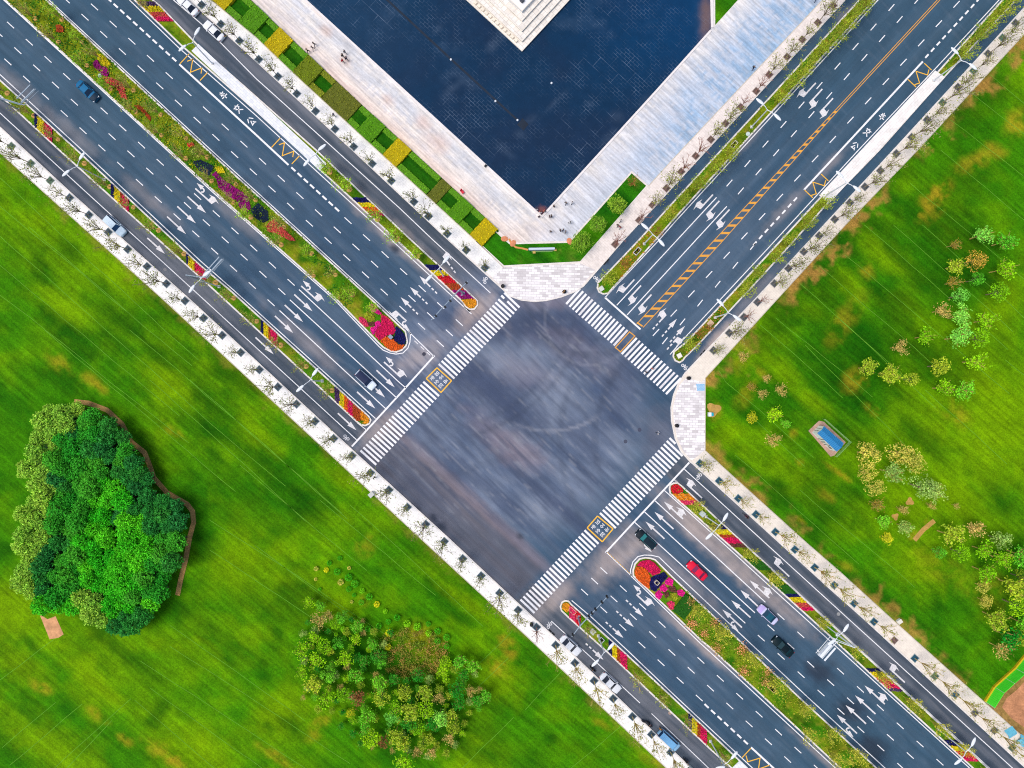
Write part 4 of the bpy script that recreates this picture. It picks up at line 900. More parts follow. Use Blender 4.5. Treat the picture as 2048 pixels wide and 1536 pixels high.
SP_B = [limb_tree(4.2, 1.0, 1.5, 12, 5, 30, .2, lm('leaf_rust', (170, 120, 50)), mat('bark_rust', rgb(176, 122, 62), .9), .05, (.6, 1.05), .2, 280 + i, 1, .5) for i in range(2)]
MOUND = MB().lathe([(.62, -.02), (.58, .1), (.3, .17), (.05, .18)], (0, 0, 0), 10).mesh('root_ball', mat('mulch_tan', rgb(196, 152, 84), .95, noise=(5, .3)))
def strip_row(pts, fam, kindname, where, grp, sc=1.0, mound=True):
    for i, (x, y) in enumerate(pts):
        tp = (fam(i) if callable(fam) else fam[i % len(fam)])
        o = put_tree(tp, 'strip_tree', x, y, .15, f'{kindname} young tree, {nth(i + 1)} {where}', grp, sc * rr.uniform(.85, 1.1))
        if mound: link('root_ball', MOUND, o)
strip_row([(664.7, 781), (613, 733), (562, 690.5), (514, 642.6), (468, 596.5), (432, 566), (369, 508), (318, 461), (267.6, 415), (220.7, 374), (170, 327.5), (117.5, 279.5), (69, 232), (16, 187)], SP_T, 'tan-twigged', 'up the wood-side lane strip from the junction', 'young trees in the wood-side lane strip', .9)
strip_row([(836, 512.6), (795, 478.5), (755.5, 439), (699, 379), (660, 345)], SP_G, 'fresh green', 'up the parterre-side lane strip from the junction', 'young trees in the parterre-side lane strip')
strip_row([(280, 6), (302, 24)], SP_T, 'bushy', 'at the top end of the parterre-side lane strip', 'young trees in the parterre-side lane strip', .7)
strip_row([(677, 595), (627.5, 552), (563, 490), (502.5, 435), (468, 406), (424, 362.5), (372.5, 317.5), (324, 271), (272.5, 224), (222.5, 178), (175, 132), (118, 85), (72, 38)], lambda i: SP_G[i % 3] if i in (0, 3, 9, 10) else SP_T[i % 3], 'twiggy', 'up the lower side of the upper median', 'young trees in the upper median', .85)
strip_row([(750, 618), (705, 590), (671.5, 550), (623.6, 507), (568, 455), (512, 400.6), (473, 368), (415, 315), (372.5, 277), (322.5, 230), (268, 182), (205, 120), (165, 85), (125, 40)], lambda i: SP_G[i % 3] if i in (0, 1, 3, 12, 13) else SP_T[i % 3], 'spreading', 'up the upper side of the upper median', 'young trees in the upper median', .85)
strip_row([(1384, 1207), (1428, 1246.5), (1487, 1298), (1537, 1347), (1594.6, 1400), (1646.9, 1447.7), (1690, 1490), (1735, 1530)], SP_F, 'fan-stemmed', 'down the upper side of the lower median', 'young trees in the lower median', 1.0, False)
strip_row([(1600.7, 1449), (1653, 1498), (1697, 1535)], SP_F, 'fan-stemmed', 'down the lower side of the lower median', 'young trees in the lower median', 1.0, False)
strip_row([(1383.5, 1007), (1421, 1046), (1484, 1098), (1534, 1145), (1629, 1233), (1696, 1291), (1747.6, 1337.6), (1804, 1390), (1859, 1439), (1905, 1480), (1960, 1532)], SP_F, 'fan-stemmed', 'down the hut-side lane strip from its nose', 'young trees in the hut-side lane strip', .86, False)
strip_row([(1173, 1249.7), (1266.8, 1339.5), (1317.6, 1384.4), (1368, 1431), (1437.7, 1498)], SP_T, 'pale twiggy', 'down the grove-side lane strip from its nose', 'young trees in the grove-side lane strip', .85, False)
DP = [(1213, 560), (1244, 530), (1310, 468), (1331.5, 437), (1360, 408), (1388, 379.7), (1421, 344), (1451, 316.6)] + [(1548 + 21.5 * i, 207 - 23.3 * i) for i in range(9)]
strip_row(DP, lambda i: SP_B[i % 2] if i in (1, 2) else SP_N[i % 3], 'feathery', 'up the plaza-side strip of the hatched road', 'feathery trees in the plaza-side strip', .95, False)
EP = [(1372, 690), (1392, 668), (1412, 655), (1479.6, 583), (1505, 551), (1539.4, 518), (1566.7, 486), (1601, 453), (1631.7, 413.5), (1906, 121), (1935, 88), (1958, 66), (1985, 38), (2012, 10)]
strip_row(EP, lambda i: SP_B[i % 2] if i in (1, 2) else SP_N[i % 3], 'feathery', 'up the field-side strip of the hatched road', 'feathery trees in the field-side strip', .95, False)
# tan clipped bushes of the lower median
TB = leaves('tan_bush', [Vector((random.gauss(0, .5), random.gauss(0, .5), abs(random.gauss(.35, .25)))) for _ in range(170)], .24, lm('leaf_tan', (206, 150, 92)))
for i, (x, y) in enumerate([(1382, 1246), (1406, 1266), (1380, 1203), (1433, 1295), (1485, 1340), (1428, 1245), (1483, 1296), (1528, 1364), (1534, 1343)]):
    o = link('tan_bush', TB); o.location = P(x, y, .15); o.rotation_euler = (0, 0, i); o.scale = [rr.uniform(.85, 1.25)] * 3; props(o, f'dry tan bush, {nth(i + 1)} of those dotted down the lower median', 'bush', 'tan bushes in the lower median')
# ground cover in the medians
PLATS = [[(398, 85), (376, 103), (640, 350), (662, 328)], [(1869, 136), (1897, 155.5), (1657.5, 415), (1629, 391)], [(1479, 1512), (1455, 1535), (1740, 1800), (1766, 1775)]]
def cover(key, dens, m, size, lab, pred=None, hgt=.3):
    A, nose, B, _ = SEPS[key]; poly = A + nose + B[::-1]; x, y = scatter(poly, dens)
    k = (x > -60) & (x < 2110) & (y > -60) & (y < 1600); x, y = x[k], y[k]
    k = np.ones(len(x), bool)
    for pp in PLATS: k &= ~inpoly(x, y, pp)
    x, y = x[k], y[k]
    f = fbm(x / 30, y / 30, 5); k = pred(x, y, f); x, y, f = x[k], y[k], f[k]
    C = np.stack([(x - 1024) / 10, (768 - y) / 10, .17 + RNG.uniform(0, hgt, len(x)) * (.3 + f)], 1)
    o = link('ground_cover', leaves('ground_cover', C, size, m, up=1.0)); props(o, lab, 'ground cover', None, 'stuff')
cover('m', 9, lm('cover_green', (98, 128, 22), 0), .34, 'yellow-green low planting along the upper median', lambda x, y, f: (f > .42) & (y < 480))
cover('m', 9, lm('cover_dark', (44, 106, 18), 0), .36, 'deep green low planting scattered along the upper median', lambda x, y, f: (f < .5) & (y < 620))
cover('m', 10, lm('cover_yellow', (170, 164, 24), 0), .28, 'yellow flowering drifts in the upper half of the upper median', lambda x, y, f: (fbm(x / 24, y / 24, 31) > .58) & (y < 340))
cover('n', 10, lm('cover_green', (90, 120, 30), 0), .36, 'yellow-green low planting along the lower median', lambda x, y, f: (x > 1370) & (x < 1570) & (f > .35))
cover('n', 5, lm('cover_olive', (150, 150, 40), 0), .3, 'olive low planting along the lower median', lambda x, y, f: (x > 1360) & (fbm(x / 20, y / 20, 9) > .5))
for k, lab in (('d', 'plaza-side'), ('e', 'field-side')):
    cover(k, 7, lm('cover_olive2', (120, 132, 26), 0), .32, f'olive undergrowth in the {lab} strip of the hatched road', lambda x, y, f: f > .36)
    cover(k, 9, lm('cover_rust', (168, 112, 40), 0), .34, f'rust-brown undergrowth near the junction in the {lab} strip', lambda x, y, f: (f > .4) & (((x > 1240) & (x < 1320) & (y > 440)) | ((x > 1372) & (x < 1446) & (y > 610))))
for k, lab in (('a', 'wood-side'), ('f', 'hut-side'), ('b', 'grove-side'), ('c', 'parterre-side')):
    cover(k, 6, lm('cover_lane', (104, 126, 30), 0), .3, f'low mixed planting in the {lab} lane strip', lambda x, y, f: f > .5)

# ---- flower beds ---------------------------------------------------------------------------
FC = {'navy': (22, 26, 100), 'yellow': (236, 214, 12), 'orange': (240, 146, 22), 'flame': (238, 100, 24), 'rust': (186, 76, 28), 'crimson': (226, 22, 92), 'red': (222, 28, 44), 'magenta': (244, 30, 148), 'purple': (160, 14, 120), 'violet': (92, 62, 110), 'brown': (112, 66, 52), 'lime': (170, 178, 30), 'rose': (232, 60, 104), 'coral': (216, 80, 70), 'slate': (22, 44, 72), 'green': (40, 110, 14), 'tangerine': (246, 164, 34)}
def flower_mesh(poly, c):
    cx = sum(p[0] for p in poly) / len(poly); cy = sum(p[1] for p in poly) / len(poly)
    m = mat('petals_' + c, rgb(*FC[c]), .7, tint=True, spec=.2); m2 = mat('stems_' + c, tuple(v * .55 for v in rgb(*FC[c])), .9)  # second material: base prism in the petal hue, darkened
    x, y = scatter(poly, 26 if c != 'slate' else 12)
    C = np.stack([(x - cx) / 10, (cy - y) / 10, RNG.uniform(.16, .36, len(x))], 1)
    lo = .35 if c in ('yellow', 'lime', 'navy', 'violet') else .78
    me = leaves('flower_band', C, .3, m, up=1.6, tint=(lo if c != 'yellow' else .7, 1.15), aspect=.95)
    b = MB(); b.prism([((p[0] - cx) / 10, (cy - p[1]) / 10) for p in poly], 0, .16)
    bm = bmesh.new(); bm.from_mesh(me); n0 = len(bm.faces); vs = [bm.verts.new(v) for v in b.v]
    for f in b.f:
        try: q = bm.faces.new([vs[i] for i in f]); q.material_index = 1
        except ValueError: pass
    lay = bm.verts.layers.float_color.get('tint')
    for v in vs: v[lay] = (1, 1, 1, 1)
    bm.to_mesh(me); bm.free(); me.materials.append(m2); return me, (cx, cy)
def bed(bands, label, group=None):
    ctr = [sum(p[i] for _, q in bands for p in q) / sum(len(q) for _, q in bands) for i in (0, 1)]
    o = empty('flower_bed', P(ctr[0], ctr[1], .14)); props(o, label, 'flower bed', group)
    for c, poly in bands:
        me, (cx, cy) = flower_mesh(poly, c); ch = link('flower_band', me, o); ch.location = ((cx - ctr[0]) / 10, (ctr[1] - cy) / 10, .012); ch['label'] = f'{c} flower patch'
def yline(pl, x):
    q = sorted(pl); return float(np.interp(x, [p[0] for p in q], [p[1] for p in q]))
def xline(pl, y):
    q = sorted(pl, key=lambda p: p[1]); return float(np.interp(y, [p[1] for p in q], [p[0] for p in q]))
def vband(key, x0, x1, i=2.2):
    A, _, B, _ = SEPS[key]; m = (x0 + x1) / 2
    return [(x, yline(B, x) + i) for x in (x0, m, x1)] + [(x, yline(A, x) - i) for x in (x1, m, x0)]
def hband(key, y0, y1, i=2.2):
    A, _, B, _ = SEPS[key]
    return [(xline(A, y0) + i, y0), (xline(B, y0) - i, y0), (xline(B, y1) - i, y1), (xline(A, y1) + i, y1)]
WS = 'striped flower beds in the wood-side lane strip'
for i, (xs, cs) in enumerate((((374, 379, 390, 393, 414), 'navy yellow rust crimson'), ((223.5, 230, 242, 247, 259), 'navy yellow rust crimson'), ((71, 77, 90, 93, 106), 'navy yellow rust crimson'), ((523, 528, 538, 542, 556), 'navy yellow rust crimson'))):
    bed([(c, vband('a', xs[j], xs[j + 1])) for j, c in enumerate(cs.split())], ['striped flower bed under the cantilever sign halfway along the wood-side strip', 'striped flower bed level with the parked white estate car', 'striped flower bed below the cantilever sign near the upper edge', 'striped flower bed beside the second row of wood-side lane arrows'][i], WS)
bed([('violet', vband('a', 670.5, 680)), ('yellow', vband('a', 680, 689)), ('flame', vband('a', 689, 696)), ('crimson', vband('a', 696, 706)), ('rust', vband('a', 706, 722)), ('orange', vband('a', 722, 731.5) + []), ('tangerine', [(731.5, 829.5), (739, 838), (737, 845), (730.5, 847.5), (724, 846), (731, 842)])], 'rounded-end flower bed at the nose of the wood-side strip', WS)
GS_ = 'striped flower beds in the grove-side lane strip'
bed([(c, vband('b', a, d)) for c, a, d in (('navy', 1217, 1224), ('yellow', 1224, 1233.5), ('rust', 1233.5, 1240), ('crimson', 1240, 1254))], 'striped flower bed under the first lamp of the grove-side strip', GS_)
bed([(c, vband('b', a, d)) for c, a, d in (('navy', 1376, 1383), ('yellow', 1383, 1393.6), ('rust', 1393.6, 1400), ('crimson', 1400, 1413))], 'striped flower bed facing the pale blue van', GS_)
bed([('tangerine', [(1123.5, 1214), (1126, 1206), (1131, 1204), (1136, 1205), (1139, 1208), (1138, 1219), (1134, 1225)]), ('rose', vband('b', 1138, 1150)), ('red', vband('b', 1150, 1161))], 'small flower bed at the nose of the grove-side strip', GS_)
PS = 'striped flower beds in the parterre-side lane strip'
bed([(c, hband('c', a, d)) for c, a, d in (('navy', 396, 406), ('yellow', 406, 415), ('flame', 415, 424), ('crimson', 424, 433))], 'striped flower bed midway along the parterre-side strip', PS)
bed([(c, hband('c', a, d)) for c, a, d in (('violet', 5, 14), ('yellow', 14, 26), ('coral', 26, 36), ('crimson', 36, 44))], 'striped flower bed at the top end of the parterre-side strip', PS)
bed([('navy', hband('c', 530, 541)), ('yellow', hband('c', 541, 552)), ('red', hband('c', 552, 567)), ('rust', hband('c', 567, 581)), ('purple', hband('c', 581, 598)), ('tangerine', [(923, 600), (949, 598), (953, 603), (953.5, 610), (948, 616), (940, 617), (933, 613)])], 'long striped flower bed under the signal mast at the parterre-side nose', PS)
HS = 'striped flower beds in the hut-side lane strip'
bed([('red', [(1341, 978), (1342.5, 971), (1348, 968.5), (1354, 968.5), (1364, 976), (1366, 982), (1352, 988), (1345, 986)]), ('orange', hband('f', 987, 1000)), ('rose', hband('f', 1000, 1009))], 'red and orange flower bed at the nose of the hut-side strip', HS)
for lab, l in (('striped flower bed under the first lamp of the hut-side strip', (('navy', 1050, 1058), ('yellow', 1058, 1068), ('rust', 1068, 1074), ('crimson', 1074, 1086), ('brown', 1086, 1094))), ('striped flower bed beside the purple-nosed white car', (('navy', 1184, 1193), ('yellow', 1193, 1204), ('coral', 1204, 1213), ('crimson', 1213, 1220))),
               ('striped flower bed beside the third right-turn arrow of the hut-side lane', (('navy', 1336, 1342), ('yellow', 1342, 1353), ('coral', 1353, 1364), ('crimson', 1364, 1375), ('violet', 1375, 1381))), ('striped flower bed under the last lamp of the hut-side strip', (('navy', 1479, 1489), ('yellow', 1490, 1500), ('red', 1500, 1512), ('crimson', 1512, 1521)))):
    bed([(c, hband('f', a, d)) for c, a, d in l], lab, HS)
def zp(pts, x0, y0, s): return [(x0 + x / s, y0 + y / s) for x, y in pts]
Z1 = lambda *p: zp(p, 700, 590, 7.93); Z2 = lambda *p: zp(p, 1230, 1080, 7.93)
bed([('magenta', Z1((300, 175), (340, 138), (440, 220), (500, 290), (460, 315), (360, 260))), ('crimson', Z1((500, 330), (600, 345), (680, 440), (728, 560), (700, 625), (600, 640), (510, 700), (470, 725), (400, 650), (420, 560), (440, 520), (500, 490))), ('magenta', Z1((410, 430), (470, 405), (500, 485), (440, 515), (415, 560), (380, 640), (335, 580), (330, 515), (400, 505))),
     ('flame', Z1((520, 695), (600, 660), (690, 700), (770, 785), (870, 795), (830, 850), (740, 885), (650, 880), (570, 820), (490, 735))), ('navy', Z1((738, 490), (800, 540), (865, 620), (890, 700), (875, 785), (800, 785), (700, 720), (720, 620))),
     ('rose', Z1((140, 360), (190, 345), (260, 400), (310, 500), (250, 510), (170, 440))), ('lime', Z1((200, 310), (280, 265), (380, 320), (400, 400), (330, 430), (260, 390))), ('brown', Z1((290, 430), (390, 430), (395, 490), (320, 500))), ('coral', Z1((480, 290), (560, 340), (680, 440), (600, 345), (500, 325)))], 'big pink, crimson and orange flower bed at the nose of the upper median', 'nose beds of the medians')
bed([('crimson', Z2((335, 405), (400, 335), (520, 305), (610, 345), (715, 460), (705, 520), (590, 560), (480, 440), (400, 412))), ('flame', Z2((306, 490), (330, 420), (400, 418), (480, 448), (520, 500), (560, 590), (540, 690), (535, 775), (400, 670), (325, 590))),
     ('navy', Z2((560, 600), (600, 570), (700, 535), (770, 500), (835, 570), (740, 680), (690, 740), (640, 810), (560, 780), (545, 690))), ('magenta', Z2((780, 660), (850, 580), (925, 640), (900, 720), (810, 700))), ('magenta', Z2((700, 740), (770, 682), (830, 760), (800, 810), (720, 800))), ('magenta', Z2((630, 840), (690, 785), (750, 860), (700, 940), (640, 900))),
     ('magenta', Z2((980, 800), (1055, 765), (1105, 830), (1060, 890), (990, 860))), ('brown', Z2((830, 740), (930, 722), (975, 795), (960, 830), (860, 800))), ('brown', Z2((755, 830), (840, 815), (860, 880), (800, 910))), ('lime', Z2((870, 835), (970, 835), (1005, 900), (960, 955), (880, 920))), ('rose', [(1332, 1205), (1340, 1201), (1347.6, 1203), (1347, 1216), (1340, 1219)])], 'big crimson, orange and pink flower bed at the nose of the lower median', 'nose beds of the medians')
Z3 = lambda *p: zp(p, 0, 0, 4.0); Z4 = lambda *p: zp(p, 400, 300, 5.12)
for c, poly, lab in (('rust', Z3((455, 210), (500, 205), (525, 240), (510, 270), (460, 260)), 'small rust-red flower clump near the top of the upper median'), ('yellow', Z3((775, 430), (850, 460), (900, 530), (840, 530), (785, 470)), 'yellow flower clump above the purple one in the upper median'),
                     ('purple', Z3((752, 500), (785, 482), (810, 530), (855, 545), (882, 585), (865, 618), (820, 600), (800, 572), (762, 545)), 'winding purple flower clump in the upper median beside the blue car'), ('coral', Z3((830, 620), (900, 625), (990, 670), (1025, 800), (985, 790), (940, 700), (850, 670)), 'long coral flower drift in the upper median'),
                     ('rust', Z3((1075, 845), (1130, 850), (1215, 940), (1208, 975), (1150, 905)), 'curved rust flower drift in the upper median'), ('red', Z3((1500, 1150), (1545, 1140), (1562, 1170), (1520, 1188)), 'small red flower clump in the upper median beside the navy one'), ('slate', Z3((1545, 1300), (1610, 1282), (1718, 1335), (1680, 1412), (1600, 1372)), 'dark navy planting block above the big purple flower drift'),
                     ('yellow', Z3((1722, 1345), (1780, 1335), (1810, 1390), (1750, 1385)), 'yellow flower clump at the head of the big purple drift'), ('purple', Z4((130, 260), (165, 222), (260, 320), (345, 375), (420, 420), (500, 490), (525, 600), (480, 650), (420, 600), (380, 520), (290, 480), (195, 380), (180, 310)), 'big purple flower drift midway along the upper median'),
                     ('slate', Z4((530, 610), (600, 545), (700, 630), (708, 720), (650, 750), (560, 690)), 'dark navy planting block below the big purple flower drift'), ('coral', Z4((715, 745), (765, 712), (845, 795), (985, 930), (920, 930), (790, 855), (705, 840), (688, 790)), 'tadpole-shaped coral flower drift in the upper median')):
    bed([(c, poly)], lab, 'flower clumps in the upper median')
GP = zp([(1762, 1125), (1890, 955), (1945, 1000), (1960, 1110), (1880, 1215)], 1000, 1000, 5.12)
def hedge_mesh(poly, c, h, dens=24, ls=.26, nm='hedge_top'):
    cx = sum(p[0] for p in poly) / len(poly); cy = sum(p[1] for p in poly) / len(poly)
    b = MB(); b.prism([((p[0] - cx) / 10, (cy - p[1]) / 10) for p in poly], -.02, h - .06)
    core = b.mesh('hedge_core', mat('hedge_core_' + nm, tuple(v * .55 for v in rgb(*c)), .9))
    x, y = scatter(poly, dens); C = [((a - cx) / 10, (cy - d) / 10, h + random.uniform(-.1, .08)) for a, d in zip(x, y)]
    q = [((p[0] - cx) / 10, (cy - p[1]) / 10) for p in poly]
    for i in range(len(q)):
        p0, p1 = q[i - 1], q[i]; n = int(math.hypot(p1[0] - p0[0], p1[1] - p0[1]) * h * 12)
        for k in range(n):
            t = random.random(); C.append((p0[0] + (p1[0] - p0[0]) * t, p0[1] + (p1[1] - p0[1]) * t, random.uniform(0, h)))
    return core, leaves(nm, C, ls, mat('leaf_' + nm, rgb(*c), .7, tint=True, noise=(.8, .15), spec=.15), up=1.0, tint=(.6, 1.3)), (cx, cy)
def hedge(poly, c, h, nm, label, group=None, z=.15, name='hedge', cat='hedge'):
    core, top, (cx, cy) = hedge_mesh(poly, c, h, nm=nm); o = link(name, core); o.location = P(cx, cy, z); link('foliage', top, o); props(o, label, cat, group); return o
hedge(GP, (44, 120, 18), .45, 'clipped_green', 'low clipped green hedge patch behind the lower nose bed', 'clipped patches in the planted strips')
hedge(hband('f', 1103 + 15, 1141 - 2), (40, 116, 16), .4, 'clipped_green', 'low clipped green hedge patch beside the second right-turn arrow lane', 'clipped patches in the planted strips')
hedge(hband('f', 1168, 1186), (40, 116, 16), .4, 'clipped_green', 'low clipped green hedge patch just above the purple-nosed car', 'clipped patches in the planted strips')

# ---- the hedge parterre beside the plaza ---------------------------------------------------
PO = (422.0, 0.0); PD = (.7365, .6764)
def pst(s, t):                                          # s along the strip, t across it (0 pavement edge, 1 plaza edge)
    x, y = PO[0] + PD[0] * s, PO[1] + PD[1] * s
    a = (x, float(np.interp(x, [p[0] for p in L12], [p[1] for p in L12])))
    x2 = a[0] + 32.0; 
    bb = (x2, float(np.interp(x2, [p[0] for p in L13], [p[1] for p in L13])))
    # point of the plaza edge straight across
    for _ in range(6):
        d = (bb[0] - a[0]) * PD[0] + (bb[1] - a[1]) * PD[1]; x2 -= d * PD[0]; bb = (x2, float(np.interp(x2, [p[0] for p in L13], [p[1] for p in L13])))
    return (a[0] + (bb[0] - a[0]) * t, a[1] + (bb[1] - a[1]) * t)
def pq(s0, s1, t0, t1): return [pst(s0, t0), pst(s1, t0), pst(s1, t1), pst(s0, t1)]
ps = [pst(s, 0) for s in range(-420, 741, 40)] + [pst(s, 1) for s in range(740, -421, -40)]
prism_px('verge_base', ps, .1, .14, M_KERB, 'soil bed under the hedge parterre', 'ground')
def par_tint(x, y):
    f = fbm(x / 16, y / 16, 3); c = mix3(A3(rgb(14, 80, 8)), A3(rgb(44, 100, 10)), f); return c * (.8 + .4 * fbm(x / 6, y / 6, 8))[:, None]
S(gridfill('verge', ps, 6, .148, M_LAWN, par_tint), 'dark green turf between the hedges of the parterre', 'verge')
HG, HY, HO, HB = (104, 176, 16), (232, 208, 10), (136, 156, 22), (128, 136, 40)
PAR = [(-90, -45, HY, 'y'), (-45, 0, HG, 'f'), (2, 40, HY, 'y'), (40, 76, HG, 'f'), (78, 118, HG, 's'), (118, 146, HG, 'f'), (147, 184, HY, 'y'), (184, 224, HG, 'f'), (225, 266, HO, 's'), (266, 300, HO, 'f'), (300, 330, HB, 'b'), (330, 368, HB, 'b'), (370, 396, HG, 'f'), (397, 434, HG, 's'), (435, 467, HG, 'f'), (468, 504, HY, 'y'), (505, 585, HG, 'f'), (586, 611, HB, 'b'), (612, 641, HG, 'f'), (641, 672, HG, 's'), (672, 702, HG, 'f'), (703, 736, HY, 'y')]
cnt = {}
for s0, s1, c, k in PAR:
    if s1 < -60: continue
    nm = {HY: 'yellow_hedge', HG: 'green_hedge', HO: 'olive_hedge', HB: 'brown_planting'}[c]
    cnt[(k, c)] = n = cnt.get((k, c), 0) + 1
    words_ = {'y': 'square yellow hedge block', 's': 'square green hedge block' if c == HG else 'square olive hedge block', 'b': 'low brown planting block'}
    if k == 'f':
        cnt['f'] = cnt.get('f', 0) + 1
        for t0, t1, side in ((.03, .27, 'pavement'), (.74, .97, 'plaza')):
            hedge(pq(s0 + 1, s1 - 1, t0, t1), (min(255, c[0] * 1.12), min(255, c[1] * 1.06), c[2] + 14), .5, nm + '_low', f'low hedge rail on the {side} side of the {nth(cnt["f"])} turf bay from the top', 'hedge rails of the parterre', .145)
    else: hedge(pq(s0, s1, .02, .98), c, .34 if k == 'b' else .75, nm, f'{words_[k]}, {nth(n)} of its colour down the parterre', 'hedge blocks of the parterre', .145)

# ---- lawn trees -------------------------------------------------------------------------------
LC = {'lime': (120, 172, 10), 'green': (90, 166, 30), 'emerald': (108, 178, 60), 'olive': (136, 160, 34), 'golden': (172, 168, 66), 'amber': (194, 150, 56), 'tan': (168, 150, 78), 'brown': (130, 112, 34), 'yellow': (196, 190, 30), 'sage': (126, 158, 72), 'deep': (40, 130, 24), 'rust': (122, 74, 44)}
LT = {}
for i, (k, c) in enumerate(LC.items()):
    m = lm('lawn_leaf_' + k, c, .14, 1.75)
    if k in ('tan', 'brown'): LT[k] = [limb_tree(4.2, 1.5, 1.4, 11, 5, 260, .26, m, BARK_T, .08, (.4, 1.08), .25, 300 + i * 5 + j, 2) for j in range(2)]
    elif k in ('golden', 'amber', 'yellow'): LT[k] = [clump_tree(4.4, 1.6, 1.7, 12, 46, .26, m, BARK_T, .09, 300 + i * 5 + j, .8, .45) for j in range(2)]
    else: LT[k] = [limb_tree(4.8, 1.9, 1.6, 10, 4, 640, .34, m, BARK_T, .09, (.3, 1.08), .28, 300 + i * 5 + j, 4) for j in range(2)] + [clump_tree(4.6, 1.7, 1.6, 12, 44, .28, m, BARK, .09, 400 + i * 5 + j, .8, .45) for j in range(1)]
ZE = lambda x, y: (1348 + x / 2.926, 450 + y / 2.926); ZF = lambda x, y: (1200 + x / 2.415, 900 + y / 2.415); ZG = lambda x, y: (600 + x / 2.926, 1011 + y / 2.926)
LNO = {}
def lawn_tree(kind, c, where, grp, sc=1.0, z=3.2, bare=False, v=None):
    x, y = c; k = (H - z * sc) / H; bx, by = 1024 + (x - 1024) * k, 768 + (y - 768) * k
    n = LNO[(kind, where)] = LNO.get((kind, where), 0) + 1
    tp = LT[kind][(n if v is None else v) % len(LT[kind])]
    put_tree(tp, 'lawn_tree', bx, by, .1, f'{"bare " if bare else ""}{kind} lawn tree, {nth(n)} of its colour downwards {where}', grp, sc)
EF = [(1640, 115, 'brown', .8), (1800, 60, 'emerald', 1.1), (1930, 100, 'green', 1.1), (1645, 240, 'olive', .95), (1765, 205, 'amber', 1.05), (1920, 260, 'lime', 1.15), (1635, 335, 'brown', .85), (1765, 320, 'green', .9), (1895, 395, 'lime', 1.1), (1665, 415, 'emerald', .95), (1575, 500, 'tan', 1.1), (1670, 535, 'emerald', 1.15), (1825, 560, 'lime', 1.1), (1465, 655, 'lime', 1.0), (1320, 715, 'tan', 1.05), (1660, 660, 'emerald', 1.25), (1770, 660, 'lime', 1.15), (1550, 825, 'olive', 1.15), (1755, 800, 'lime', 1.1), (1125, 835, 'olive', .95), (1255, 868, 'olive', 1.1), (1390, 905, 'olive', .9), (1575, 955, 'lime', 1.05), (1690, 965, 'green', 1.05)]
for x, y, k, s in sorted(EF, key=lambda q: q[1]): lawn_tree(k, ZE(x, y), 'in the field above the hut', 'scattered trees above the hut', s)
for x, y, k, s in sorted([(395, 770, 'tan', .8), (615, 965, 'tan', .9), (445, 1125, 'yellow', .65), (565, 1100, 'lime', .95), (565, 1255, 'tan', 1.0), (505, 985, 'tan', .75), (640, 1160, 'green', .6), (530, 895, 'tan', .6), (440, 950, 'brown', .7)], key=lambda q: q[1]): lawn_tree(k, ZE(x, y), 'between the mosaic corner and the hut', 'young trees near the hut', s, 2.0)
HF = [(1295, 20, 'golden', 1.3), (1450, 15, 'golden', 1.35), (1510, 60, 'golden', 1.25), (1290, 110, 'golden', 1.0), (1400, 105, 'sage', 1.15), (1330, 180, 'golden', 1.0), (1340, 262, 'brown', 1.0), (1560, 180, 'sage', 1.35), (1610, 195, 'sage', 1.0), (1360, 340, 'green', .8), (1385, 425, 'yellow', .65), (1470, 370, 'sage', .85), (1690, 410, 'olive', 1.25), (1815, 382, 'tan', 1.2), (1935, 432, 'sage', 1.1), (1640, 495, 'green', .8), (1740, 495, 'lime', .95), (1855, 485, 'lime', 1.1), (1935, 525, 'lime', 1.1), (2030, 505, 'green', 1.2), (1855, 585, 'lime', 1.1), (2000, 655, 'olive', 1.35), (1850, 660, 'golden', .75), (1860, 730, 'golden', .75), (2010, 750, 'lime', 1.2), (1912, 812, 'olive', 1.2), (1975, 905, 'deep', 1.35), (1945, 965, 'tan', 1.2), (2040, 835, 'green', 1.1), (1470, 287, 'tan', .6), (1600, 268, 'tan', .6), (1720, 268, 'tan', .45), (2045, 620, 'olive', 1.1), (2020, 900, 'olive', 1.2), (1450, 285, 'tan', .5)]
for x, y, k, s in sorted(HF, key=lambda q: q[1]): lawn_tree(k, ZF(x, y), 'in the field below the hut', 'scattered trees below the hut', s)
